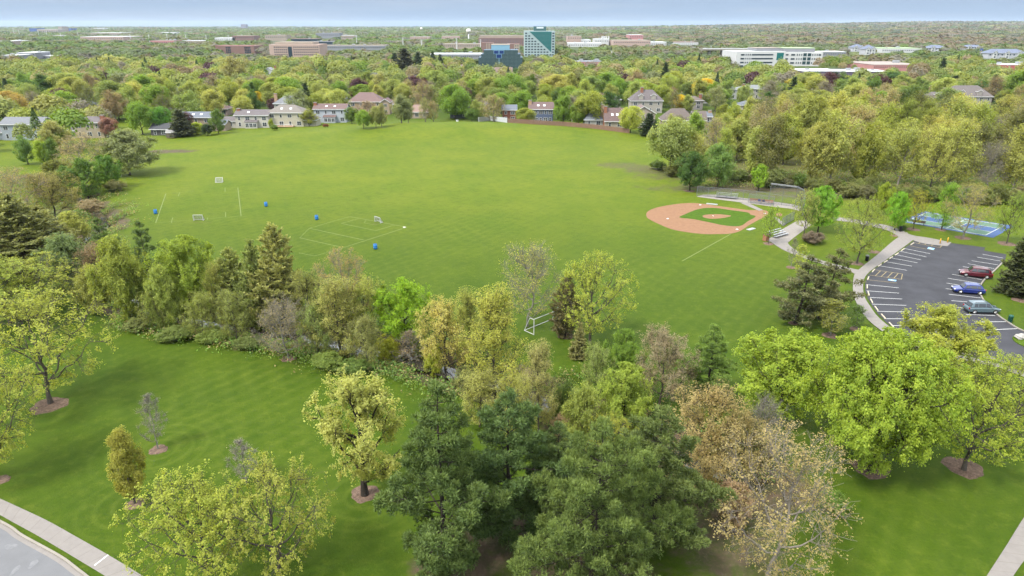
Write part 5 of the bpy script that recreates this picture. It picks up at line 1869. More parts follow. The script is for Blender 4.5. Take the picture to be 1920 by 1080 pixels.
def house(u, vb, wpx, vtop, wallc, roofc, label, short, kind='hip', storeys=2, rz=0.0, chimney=None, skylights=0, wing=None, bay=False, porch=False, dormer=0, chim_mat=None, nw=None, dp=None, cat="house", group="houses beyond the field"):
    wallc, roofc = tuple(q * .62 for q in wallc), tuple(q * .55 + .022 + .2 * (sum(roofc) / 3) for q in roofc)
    x, y, z = at(u, vb)
    L = wpx * m_per_px(y, 3)
    Dp = dp or max(7.0, min(11.0, L * .62))
    Hh = 2.9 * storeys
    y = y + Dp / 2
    top = height_at(y, vtop) - z
    rh = min(max(top - Hh, 1.8), 5.2)
    Hh = max(2.4, min(Hh, top - rh)) if top - rh > 2.4 else 2.4
    r = empty("house", (x, y, z), rz, label, cat, group)
    wm_ = plain("siding_%.2f_%.2f_%.2f" % wallc, wallc, .8, var=.06, scale=.8)
    rm_ = plain("shingle_%.2f_%.2f_%.2f" % roofc, roofc, .9, var=.16, scale=1.6)
    m = MB()
    m.box((0, 0, Hh / 2 - .2), (L, Dp, Hh + .4), wm_)
    m.build("wall", r)
    roof = roof_piece(r, (0, 0), L, Dp, Hh, rh, rm_, kind, wall=wm_)
    f = -Dp / 2
    n = nw or max(2, int(L / 3.2))
    rows = [Hh - 1.35] + ([1.5] if storeys == 2 else [])
    for zz in rows:
        for i in range(n):
            px_ = -L / 2 + L * (i + .5) / n
            if zz < 2 and bay and abs(px_) < L * .2:
                continue
            o = link("window", window_mesh(1.0 if (i + int(zz)) % 2 else 1.8, 1.35 if zz > 2 else 1.6), r)
            o.location = (px_, f - .004, zz)
    if bay:
        b = MB()
        b.box((0, f - .8, 1.25), (L * .36, 1.6, 2.5), wm_)
        bo = b.build("bay", r)
        b = MB()
        b.add([(-L * .2, f - 1.8, 2.55), (L * .2, f - 1.8, 2.55), (L * .2, f + .0, 3.3), (-L * .2, f + .0, 3.3)], [(0, 1, 2, 3)], rm_)
        b.build("bay_roof", r)
        for k in (-1, 0, 1):
            o = link("window", window_mesh(1.4, 1.5), r)
            o.location = (k * L * .115, f - 1.605, 1.35)
    if porch:
        b = MB()
        b.box((0, f - 1.5, .45), (L * .5, 3.0, .18), TANBRICK)
        for k in (-1, 0, 1):
            b.bar((k * L * .24, f - 2.9, .5), (k * L * .24, f - 2.9, 1.4), .07, FRAME)
        b.bar((-L * .24, f - 2.9, 1.4), (L * .24, f - 2.9, 1.4), .06, FRAME)
        b.build("deck", r)
    if chimney is not None:
        cx, ch = chimney
        b = MB()
        b.box((cx * L / 2, f * .2 if abs(cx) < .95 else f * .3, (Hh + rh + ch) / 2), (1.3, 1.0, Hh + rh + ch), chim_mat or BRICK)
        b.box((cx * L / 2, f * .2 if abs(cx) < .95 else f * .3, Hh + rh + ch + .1), (1.5, 1.2, .2), KERB)
        b.build("chimney", roof)
    for i in range(skylights):
        s = Vector((0, Dp / 2 + .5, rh)).normalized()
        q = MB()
        px_ = L * (-.12 + .26 * i)
        k = .42
        py, pz = f - .5 + (Dp / 2 + .5) * k, Hh + rh * k
        e = .95
        q.add([(px_ - .45, py, pz + .06), (px_ + .45, py, pz + .06), (px_ + .45, py + s.y * e, pz + s.z * e + .06), (px_ - .45, py + s.y * e, pz + s.z * e + .06),
               (px_ - .45, py, pz), (px_ + .45, py, pz), (px_ + .45, py + s.y * e, pz + s.z * e), (px_ - .45, py + s.y * e, pz + s.z * e)], [(0, 1, 2, 3), (4, 5, 1, 0), (5, 6, 2, 1), (7, 4, 0, 3)], SKYL)
        q.build("skylight", roof)
    if wing:
        side, frac, st, wk = wing
        WL, WD, WH = L * frac, Dp * .8, 2.8 * st
        cx = side * (L / 2 + WL / 2 - .15)
        cy = f + WD / 2 - (1.2 if wk == 'cross' else -.6)
        b = MB()
        b.box((cx, cy, WH / 2 - .2), (WL, WD, WH + .4), wm_)
        b.build("wing_wall", r)
        roof_piece(r, (cx, cy), WL, WD, WH, min(rh * .8, WL * .42 if wk == 'cross' else 9), rm_, wk, name="wing_roof", wall=wm_)
        for zz in ([1.45] if st < 2 else [1.45, 4.2]):
            o = link("window", window_mesh(1.8, 1.35), r)
            o.location = (cx, cy - WD / 2 - .004, zz)
    for i in range(dormer):
        dx = L * (-.2 + .4 * i) if dormer > 1 else 0
        b = MB()
        b.box((dx, f * .62, Hh + rh * .3), (2.2, abs(f) * .7, 1.9), wm_)
        b.build("dormer", roof)
        roof_piece(roof, (dx, f * .62), 2.2, abs(f) * .7, Hh + rh * .3 + .95, .9, rm_, 'cross', .2, "dormer_roof", wm_)
    HOUSES.append((x, y, L / 2, Dp / 2, short))
    return r


CREAM, WHITE_, BEIGE, BLUEG, GREYW, TAN = (.58, .52, .42), (.68, .67, .63), (.5, .42, .3), (.36, .43, .5), (.4, .4, .4), (.42, .33, .24)
R_GREY, R_BROWN, R_MAROON, R_DARK, R_PURP, R_TAN, R_SLATE, R_SALMON, R_LGREY = (.17, .18, .2), (.15, .105, .085), (.15, .075, .065), (.06, .062, .075), (.14, .11, .11), (.22, .17, .13), (.13, .15, .19), (.3, .17, .12), (.26, .27, .28)
house(44, 263, 74, 219, (.45, .5, .56), R_GREY, "pale blue-grey house with a tall brick chimney on its garden side", "pale blue-grey house", 'gable', chimney=(-.3, -1.2), wing=(-1, .7, 1, 'gable'))
house(170, 259, 54, 218, BEIGE, R_PURP, "beige house with a brown hipped roof and one skylight", "beige hipped house", 'hip', skylights=1, chimney=(.8, .4), wing=(-1, .3, 1, 'hip'))
house(300, 254, 32, 231, (.12, .115, .12), R_DARK, "small dark grey house under the rich green round tree", "dark grey shed house", 'gable', storeys=1)
house(371, 247, 58, 209, (.45, .36, .26), R_SLATE, "tan house with a blue-grey roof behind the purple tree", "tan blue-roofed house", 'gable', skylights=2, wing=(1, .4, 1, 'gable'))
house(474, 240, 62, 205, (.66, .62, .54), R_PURP, "cream house with a purple-brown gable roof and a sunroom bay", "cream bay-window house", 'gable', bay=True, wing=(-1, .4, 1, 'gable'), chimney=(-.9, .3), skylights=1)
house(537, 238, 66, 196, (.62, .58, .45), (.21, .175, .14), "cream house with a tan hipped roof and an arched upper window", "cream hipped house", 'hip', skylights=2, porch=True, wing=(1, .35, 1, 'hip'), nw=4)
house(545, 218, 58, 179, (.6, .58, .53), R_GREY, "cream house with a grey hipped roof and a tall pale chimney", "grey hipped house", 'hip', chimney=(-.97, .9), chim_mat=TANBRICK, wing=(1, .3, 2, 'cross'))
house(620, 230, 60, 194, (.56, .6, .66), (.17, .09, .075), "pale blue house with a red-brown roof and white sun porch", "pale blue house", 'gable', skylights=2, bay=True, chimney=(-.97, .5), nw=4)
house(686, 214, 62, 173, (.5, .38, .27), (.19, .1, .085), "large house with a red-brown hipped roof and tan gable", "red-brown roofed house", 'hip', wing=(1, .25, 2, 'cross'))
house(782, 222, 40, 196, (.5, .4, .3), R_SALMON, "low tan house hidden behind the thin trees of the crest", "low tan house", 'hip', storeys=1)
house(862, 222, 36, 199, (.14, .15, .16), R_DARK, "dark grey gabled house under the big weeping tree", "dark grey gabled house", 'gable', storeys=1, wing=(1, .5, 1, 'cross'))
house(955, 229, 26, 196, (.27, .1, .065), R_SLATE, "red brick house with white windows behind the white fence", "red brick house", 'gable')
house(1015, 231, 44, 191, (.12, .16, .26), (.16, .085, .075), "slate-blue house with a brown roof, two skylights and a white porch", "slate-blue house", 'gable', skylights=2, chimney=(-.95, .6), chim_mat=TANBRICK, porch=True, nw=5, rz=-.08)
house(1113, 238, 34, 208, (.5, .48, .43), R_SLATE, "low house with a blue-grey roof and large garden windows behind the brown fence", "low blue-roofed house", 'hip', storeys=1, chimney=(.97, 2.5), chim_mat=TANBRICK)
house(1152, 241, 36, 202, (.5, .43, .34), (.16, .085, .075), "tan house with a steep brown roof, brick chimney and twin skylights", "steep brown-roofed house", 'gable', storeys=1, skylights=2, chimney=(-.95, .6))
house(1205, 240, 44, 197, (.5, .42, .36), (.19, .12, .1), "house with a pinkish-brown gable behind the umbrella tree", "pinkish-roofed house", 'cross')
house(1212, 212, 58, 168, (.5, .46, .4), R_PURP, "big house with a steep grey-brown hipped roof and thin chimney", "steep grey-brown hipped house", 'hip', chimney=(-.3, 1.0), dormer=2)
house(1146, 207, 34, 178, (.46, .4, .34), R_PURP, "house with a brown hipped roof behind the brown fence trees", "second-row brown hipped house", 'hip')
house(1082, 200, 30, 174, (.4, .38, .36), R_PURP, "house whose grey-brown roof top shows behind the bright oval tree", "grey-brown roof top house", 'hip')
house(1272, 239, 58, 203, (.46, .38, .3), R_BROWN, "brown house with a wide hipped roof behind the wood's corner", "wide brown hipped house", 'hip', storeys=1, wing=(1, .4, 1, 'gable'))
house(1318, 229, 32, 209, (.4, .38, .37), R_SLATE, "house with a blue-grey roof next to the wide brown one", "blue-grey roof neighbour", 'gable', storeys=1, chimney=(.9, .4), chim_mat=TANBRICK, skylights=2)
house(1362, 186, 38, 160, (.5, .5, .5), R_LGREY, "pale grey house with a light hipped roof and small gable window", "pale grey hipped house", 'hip', dormer=1)
house(1412, 186, 48, 159, (.45, .42, .4), (.2, .22, .22), "house with a grey hipped roof and brick chimney", "grey brick-chimney house", 'hip', chimney=(-.7, .4))
house(1330, 194, 26, 176, (.68, .68, .67), R_SLATE, "small white house behind the golden trees", "small white house", 'gable', storeys=1)
house(1300, 206, 34, 180, (.4, .36, .34), R_BROWN, "brown-roofed house between the golden trees", "house between golden trees", 'hip', chimney=(.8, .9))
house(1752, 206, 34, 172, (.5, .4, .27), R_PURP, "tan gabled house with a tall tan chimney above the wood", "tan gabled house", 'hip', chimney=(.97, 1.8), chim_mat=TANBRICK, dormer=1)
house(1756, 222, 48, 193, (.45, .45, .46), R_PURP, "house with a broad grey-brown roof and a strip of dormer windows", "broad dormer house", 'hip', dormer=1, storeys=1)
house(1815, 203, 82, 160, (.46, .42, .38), (.15, .12, .11), "very large house with a spreading brown roof beside the purple tree", "spreading brown-roofed house", 'hip', dormer=2)
house(1500, 176, 30, 164, (.4, .36, .34), (.09, .1, .12), "dark slate roof behind the wood's pale crowns", "dark slate roof house", 'hip')
house(697, 162, 38, 136, (.28, .12, .08), R_DARK, "brick house with a dark navy roof and white gable trim", "navy-roofed brick house", 'hip', wing=(1, .4, 2, 'cross'))
house(768, 158, 28, 138, (.55, .5, .42), R_DARK, "cream house with a dark navy gable roof", "cream navy-roofed house", 'gable')
house(768, 177, 32, 156, (.46, .34, .26), (.34, .17, .11), "house with a salmon hipped roof and pale chimney", "salmon-roofed house", 'hip', chimney=(.95, .9), chim_mat=TANBRICK)
house(376, 139, 36, 125, (.62, .58, .52), (.17, .085, .07), "house with a brown roof and white gables deep among the trees", "white-gabled house", 'gable')
house(912, 184, 32, 161, (.5, .46, .4), R_MAROON, "house with a maroon roof near the far side of the crest", "maroon-roofed house", 'hip', wing=(-1, .5, 1, 'hip'))
house(1128, 178, 24, 156, (.5, .36, .26), (.38, .18, .1), "house with an orange-tan roof among bright trees", "orange-roofed house", 'hip')
house(505, 150, 26, 126, (.6, .61, .63), R_LGREY, "pale grey house with clustered gables deep among the trees", "pale clustered-gable house", 'cross', chimney=(.9, 1), wing=(-1, .5, 1, 'cross'))
house(414, 217, 26, 195, (.4, .3, .26), R_MAROON, "house with a maroon roof behind the column-shaped tree", "second maroon-roofed house", 'hip')
house(637, 198, 26, 179, (.35, .34, .34), R_DARK, "house with a dark navy roof behind the pale blue one", "dark navy-roofed house", 'gable', skylights=1)
house(472, 167, 44, 151, (.5, .42, .36), (.28, .15, .11), "long low house with a salmon-brown roof", "long salmon-brown house", 'gable', storeys=1)
house(400, 165, 26, 153, (.45, .4, .36), (.2, .1, .1), "small house with a dull maroon roof in the far trees", "dull maroon house", 'hip', storeys=1)
house(865, 140, 46, 121, (.5, .42, .38), (.22, .12, .12), "wide townhouse with a dusty maroon roof near the glass building", "dusty maroon townhouse", 'hip', storeys=2)
house(928, 152, 64, 126, (.5, .4, .3), (.2, .12, .09), "row of townhouses with brown roofs and cream gables", "brown townhouse row", 'gable', storeys=2, dormer=2)
house(1010, 173, 34, 158, (.3, .3, .34), R_DARK, "dark-roofed house behind the slate-blue one", "dark-roofed hidden house", 'hip')
house(668, 165, 22, 149, (.45, .4, .4), R_PURP, "house with a faded purple-brown roof in the trees", "faded purple-brown house", 'hip')
house(90, 178, 30, 165, (.45, .45, .46), R_GREY, "grey-roofed house among the tall green trees", "grey-roofed tree house", 'hip')
house(163, 206, 26, 192, (.4, .4, .44), R_SLATE, "house with a slate-grey roof behind the beige one", "slate-grey roofed house", 'hip')
house(1020, 208, 20, 186, (.45, .3, .24), R_BROWN, "small brown-roofed house behind the slate-blue one", "small brown-roofed house", 'hip')
house(905, 206, 28, 190, (.45, .42, .4), (.12, .1, .1), "low dark brown-roofed house behind the rounded tan tree", "low dark brown house", 'hip', storeys=1)

for u, vb, wpx, vt, wc, rc, lab, sh, kd, stn in (
        (232, 178, 26, 163, BEIGE, R_BROWN, "beige house with a dark brown roof left of the pinkish street sliver", "dark brown-roofed beige house", 'hip', 2),
        (330, 205, 30, 188, GREYW, R_GREY, "grey house deep behind the rich green round tree", "grey house behind the round tree", 'gable', 2),
        (560, 172, 26, 158, TAN, R_PURP, "tan house with a purple-brown roof behind the grey hipped one", "purple-roofed tan house", 'hip', 2),
        (592, 158, 24, 145, CREAM, R_GREY, "cream house with a grey roof far behind the pale blue one", "grey-roofed cream house", 'gable', 2),
        (745, 204, 28, 187, CREAM, R_BROWN, "cream house with a brown roof behind the crest's tall sage tree", "brown-roofed cream house", 'hip', 2),
        (830, 178, 28, 163, GREYW, R_PURP, "grey-walled house with a mauve-brown roof behind the weeping tree", "mauve-roofed grey house", 'hip', 2),
        (1062, 166, 26, 152, TAN, R_GREY, "tan house with a grey roof far behind the bright oval tree", "grey-roofed tan house", 'gable', 2),
        (1240, 158, 30, 145, GREYW, R_LGREY, "light grey roof beyond the steep grey-brown hipped house", "light grey roof house", 'hip', 2),
        (1402, 206, 30, 190, CREAM, R_SLATE, "cream house with a slate roof at the rear of the wood's corner", "slate-roofed cream house", 'hip', 2),
        (1448, 178, 26, 163, BEIGE, R_BROWN, "beige house with a brown roof behind the wood's yellow crowns", "brown-roofed beige house", 'gable', 2),
        (1625, 190, 30, 174, TAN, R_GREY, "tan house with a grey roof just over the wood's middle crowns", "grey house over the wood", 'hip', 2),
        (1690, 176, 26, 162, BEIGE, R_MAROON, "beige house with a maroon-brown roof toward the tan gabled one", "maroon-brown beige house", 'gable', 2)):
    house(u, vb, wpx, vt, wc, rc, lab, sh, kd, storeys=stn, chimney=(.6, .5) if wpx > 26 else None)

# fences by the field
WFEN = plain("white_vinyl", (.5, .51, .51), .5, var=.04)
BFEN = plain("cedar_boards", (.2, .12, .08), .85, var=.2, scale=2)


def board_fence(name, px, h, mat, label):
    P = [at(*p) for p in px]
    o3 = P[0]
    r = empty(name, o3, 0, label, "fence")
    pn = MB()
    for a, b in zip(P[:-1], P[1:]):
        A, B = Vector(a) - Vector(o3), Vector(b) - Vector(o3)
        L = (B - A).length
        d = (B - A) / L
        n = max(1, round(L / 2.4))
        for i in range(n):
            p, q = A + d * (L * i / n), A + d * (L * (i + 1) / n)
            c = (p + q) / 2
            ang = math.atan2(d.y, d.x)
            k = 12
            for j in range(k):
                cc = p + (q - p) * ((j + .5) / k)
                pn.box((cc.x, cc.y, cc.z + h / 2), (L / n / k * .94, .03, h * (1 + .01 * ((j * 7) % 3))), mat, rz=ang)
            m = MB()
            m.box((p.x, p.y, p.z + h * .53), (.13, .13, h * 1.08), mat, rz=ang)
            m.build("post", r)
    pn.build("board_panel", r)
    return r


board_fence("white_fence", [(897, 229), (919, 226), (951, 233)], 1.9, WFEN, "white vinyl fence jutting out at the far field edge")
board_fence("wooden_fence", [(952, 233), (1000, 234.5), (1060, 237), (1110, 241), (1150, 246), (1180, 250)], 1.7, BFEN, "long brown wooden fence along the far field edge")
x, y, z = at(322, 257.5)
sh = empty("garden_shed", (x, y, z), .1, "small brown garden shed at the field edge below the broad spruce", "shed")
m = MB()
m.box((0, 0, 1), (3.0, 2.2, 2.0), plain("shed_wood", (.16, .12, .1), .9))
m.build("wall", sh)
roof_piece(sh, (0, 0), 3.0, 2.2, 2.0, .8, plain("shed_roof", (.25, .24, .23), .9), 'gable', .2)

# ------------------------------------------------------------------ office blocks, halls, towers and poles beyond the houses
DGLASS = plain("dark_office_glass", (0.03, 0.045, 0.06), 0.12, var=.1, scale=.05, spec=.6)
TEALG = plain("teal_curtain_glass", (0.012, 0.13, 0.125), 0.15, var=.12, scale=.05, spec=.6)
SKYG = plain("pale_blue_glass", (0.2, 0.36, 0.47), 0.2, var=.06, scale=.05)
NAVYG = plain("navy_glass", (0.012, 0.035, 0.14), 0.12, var=.05)
SLATEG = plain("slate_green_glass", (0.022, 0.052, 0.058), 0.15, var=.2, scale=.06, spec=.6)
MULL = plain("pale_mullion", (0.13, 0.19, 0.2), 0.5)
OFFICE_W = plain("white_precast", (.5, .5, .49), .7, var=.05, scale=.2)
OFFICE_P = plain("pink_precast", (.4, .29, .24), .8, var=.05, scale=.2)
OFFICE_G = plain("grid_white_panel", (.33, .41, .41), .6, var=.05, scale=.2)
ROOFW = plain("white_membrane_roof", (.62, .63, .64), .7, var=.08, scale=.05)
ROOFT = plain("tan_roof", (.3, .26, .21), .9, var=.1, scale=.05)
GREYB = plain("grey_block", (.22, .225, .24), .8, var=.08, scale=.1)
BROWNB = plain("brown_block", (.2, .12, .1), .85, var=.1, scale=.1)
REDB = plain("red_block", (.38, .1, .09), .8, var=.1, scale=.1)
PINKB = plain("dusty_red_wall", (.42, .2, .19), .8, var=.1, scale=.1)
TANB = plain("tan_block", (.32, .265, .21), .8, var=.08, scale=.1)
LIMEB = plain("pale_green_roof", (.36, .46, .26), .8, var=.08, scale=.1)
BLUEW = plain("blue_wall", (.05, .09, .26), .6)
MECH = plain("rooftop_unit", (.3, .31, .32), .7)
_cell = {}


def cell(w_, h_, mat, d=.25):
    k = (round(w_, 2), round(h_, 2), mat.name)
    if k not in _cell:
        m = MB()
        m.box((0, -.03, 0), (w_, d, h_), mat)
        _cell[k] = m.mesh("window")
    return _cell[k]


class Block:
    """A building whose front faces the field: u0..u1 and vtop as in the picture, standing at the distance of ground row vb."""

    def __init__(self, name, u0, u1, vtop, vb, label, wall, depth=30, rz=0.0, roof=None, y=None, cat="building", group=None):
        self.y = y or flat(960, vb)[1]
        self.u0 = u0
        x0, x1 = [(u - 960) / F_PX * (self.y * CP + (CAM_H - 10) * SP) for u in (u0, u1)]
        self.W, self.D = x1 - x0, depth
        self.x0 = x0
        self.z = tz((x0 + x1) / 2, self.y)
        self.H = height_at(self.y, vtop) - self.z
        self.r = empty(name, ((x0 + x1) / 2, self.y, self.z), rz, label, cat, group)
        m = MB()
        m.box((0, self.D / 2, self.H / 2 - 1), (self.W, self.D, self.H + 2), wall)
        m.build("wall", self.r)
        if roof is not None:
            m = MB()
            m.box((0, self.D / 2, self.H + .2), (self.W + .3, self.D + .3, .4), roof)
            m.build("roof", self.r)
        HOUSES.append(((x0 + x1) / 2, self.y + depth / 2, self.W / 2, depth / 2, None))

    def X(self, u):
        return (u - self.u0) * self.W / self.pxw() - self.W / 2

    def pxw(self):
        return self.W / ((self.y * CP + (CAM_H - 10) * SP) / F_PX)

    def Z(self, v):
        return height_at(self.y, v) - self.z

    def panel(self, name, u0, u1, v0, v1, mat, d=.3, proud=.08):
        """Upright panel on the front between picture columns and rows."""
        a, b, c, e = self.X(u0), self.X(u1), self.Z(v0), self.Z(v1)
        m = MB()
        m.box(((a + b) / 2, -proud, (c + e) / 2), (b - a, d, abs(c - e)), mat)
        return m.build(name, self.r)

    def upper(self, name, u0, u1, v0, mat, d0=4, d1=None, roof=None, base=None):
        a, b, h = self.X(u0), self.X(u1), self.Z(v0)
        d1 = d1 or self.D - 4
        b0 = self.H if base is None else base
        m = MB()
        m.box(((a + b) / 2, (d0 + d1) / 2, (b0 + h) / 2), (b - a, d1 - d0, h - b0), mat)
        if roof is not None:
            m.box(((a + b) / 2, (d0 + d1) / 2, h + .2), (b - a + .3, d1 - d0 + .3, .4), roof)
        return m.build(name, self.r)

    def windows(self, us, vs, wpx, hpx, mat=DGLASS, skip=None):
        k = self.W / self.pxw()
        for j, v in enumerate(vs):
            for i, u in enumerate(us):
                if skip and skip(u, v):
                    continue
                o = link("window", cell(wpx * k, hpx * k, mat), self.r)
                o.location = (self.X(u), -.1, self.Z(v))

    def bands(self, vs, u0, u1, hpx, mat=DGLASS):
        for v in vs:
            self.panel("window_band", u0, u1, v - hpx / 2, v + hpx / 2, mat)


R = np.linspace
# white grid tower with a teal glass triangle
b = Block("office_tower", 983, 1040, 58, 107, "white office tower with a teal glass triangle and a dark penthouse", OFFICE_G, 40)
vv = [62.4 + 5.05 * i for i in range(9)]
uu = [986.3 + 5.75 * i for i in range(10)]
diag = lambda u: 59.5 + (u - 992) * (98 - 59.5) / (1034 - 992)
b.windows(uu[:9], vv, 3.6, 2.2, skip=lambda u, v: u > 988 and v < diag(u) + 3.6)
b.windows([1037], vv, 3.6, 2.2)
m = MB()
tri = [(992.5, 59.3), (1033.5, 59.3), (1033.5, 98)]
T3 = [(b.X(u), -.35, b.Z(v)) for u, v in tri]
m.add(T3 + [(p[0], .1, p[2]) for p in T3], [(0, 2, 1), (0, 1, 4, 3), (1, 2, 5, 4), (2, 0, 3, 5)], TEALG)
m.build("glass_front", b.r)
m = MB()
for k in range(1, 16):
    v = 59.3 + 38 * k / 16
    u = 992.5 + (v - 59.3) * 41 / 38.7
    m.box(((b.X(u) + b.X(1033.5)) / 2, -.4, b.Z(v)), (b.X(1033.5) - b.X(u), .12, .18), MULL)
m.build("glazing_bar", b.r)
b.upper("penthouse", 1001, 1024, 49.5, plain("dark_teal_cladding", (.04, .1, .1), .5), 8, 30)
b.upper("penthouse_sign", 1006, 1019, 50.5, plain("pale_sign", (.55, .6, .6), .5), 7.6, 8.1, base=b.Z(53.5))

# stepped dark glass building with pale blue crown
b = Block("glass_building", 897, 980, 108, 131, "stepped dark glass office building with a pale blue glass crown", SLATEG, 34)
b.upper("upper_storeys", 902, 976, 101.5, SLATEG, 0, 34)
b.upper("top_storeys", 907, 971, 94, SLATEG, 0, 32, base=b.Z(101.5))
b.upper("crown", 921, 955.5, 84.5, SKYG, 3, 28, ROOFT, base=b.Z(94))
for u0, u1, v0, v1 in ((926.5, 935, 95, 100.6), (936.5, 944.5, 95, 100.6), (931, 940, 102, 108.6)):
    b.panel("corner_window", u0 - .8, u1 + .8, v0 - .6, v1 + .6, SKYG, .3, .12)
    b.panel("corner_window_glass", u0, u1, v0, v1, NAVYG, .3, .24)
b.panel("centre_fin", 935.2, 936.3, 109, 124, SKYG, .4)
m = MB()
for v in R(95.5, 128, 14):
    hw = (907, 971) if v < 101 else ((902, 976) if v < 108 else (897, 980))
    m.box(((b.X(hw[0]) + b.X(hw[1])) / 2, -.03, b.Z(v)), (b.X(hw[1]) - b.X(hw[0]), .12, .16), MULL)
for u in R(899, 978, 34):
    top = 94.4 if 907 < u < 971 else (101.8 if 902 < u < 976 else 108.4)
    m.box((b.X(u), -.02, (b.Z(top) + b.Z(131)) / 2), (.12, .12, b.Z(top) - b.Z(131)), MULL)
m.build("curtain_wall_frame", b.r)

# pink precast office with punched windows
b = Block("office_building", 505, 599, 83.5, 109, "pinkish office building with rows of square punched windows and a dark centre strip", OFFICE_P, 40)
b.upper("roof_screen", 514, 586, 79, TANB, 6, 34)
b.windows(list(R(515, 537, 7)), [88.4, 93.2, 97.8, 102.5], 1.9, 2.0)
b.windows(list(R(551.5, 596, 13)), [88.4, 93.2, 97.8, 102.5], 1.9, 2.0)
b.panel("entrance_glass", 540, 547.5, 87.5, 108, DGLASS)
# white strip-window offices
b = Block("office_building", 1380, 1474, 96.5, 125, "long white office building with dark strip windows beside its car park", OFFICE_W, 42, .06)
b.upper("roof_plant", 1424, 1472, 91, GREYB, 10, 34, ROOFT)
for v in (102.5, 109.8, 117, 123.5):
    b.panel("window_band", 1388, 1395, v - 1.3, v + 1.3, DGLASS)
    b.panel("window_band", 1409, 1450, v - 1.2, v + 1.2, DGLASS)
    b.windows([1398, 1402, 1406], [v], 1.8, 2.6)
b.panel("stair_glass", 1457, 1470, 99, 112.5, TEALG)
b = Block("office_building", 1470, 1541, 98, 124, "white office wing with a grey stepped roof and paired windows", OFFICE_W, 36, -.1)
b.upper("roof_plant", 1472, 1529, 91, GREYB, 6, 30, LIMEB)
for v in (102.8, 110.5, 118):
    b.panel("window_band", 1472, 1479, v - 1.2, v + 1.2, DGLASS)
    b.panel("window_band", 1484, 1491, v - 1.4, v + 1.4, DGLASS)
    b.windows([1495, 1499, 1503, 1523, 1527, 1531], [v], 1.7, 2.8)
    b.panel("window_band", 1533.5, 1538, v - 1.4, v + 1.4, DGLASS)
    b.panel("stair_glass", 1506, 1512, v - 3, v + 2.6, SLATEG)
    b.panel("stair_glass", 1514, 1520, v - 3, v + 2.6, SLATEG)
# brown building behind the glass ones
b = Block("long_building", 897, 990, 71, 86, "long brown office building with upright stripes of glass and a tan roof", BROWNB, 60)
b.upper("roof_storey", 899, 989, 67, TANB, 8, 50, ROOFT)
b.windows(list(R(901, 983, 26)), [77.5], 1.0, 10, plain("dusky_glass", (.12, .1, .12), .3))
b = Block("brick_building", 902, 925, 80, 100, "red-brown brick building with cream upright stripes behind the stepped glass", BROWNB, 20)
for u in (911.5, 914.5, 917.5):
    b.panel("stripe", u, u + 1.4, 81, 99, TANB)
b = Block("brick_building", 951, 974, 82, 100, "small brick and cream building beside the stepped glass building's crown", BROWNB, 18)
b.panel("cream_wing", 964, 974, 83, 99, TANB)
b.windows([967, 971], [86, 91], 2.2, 1.6)
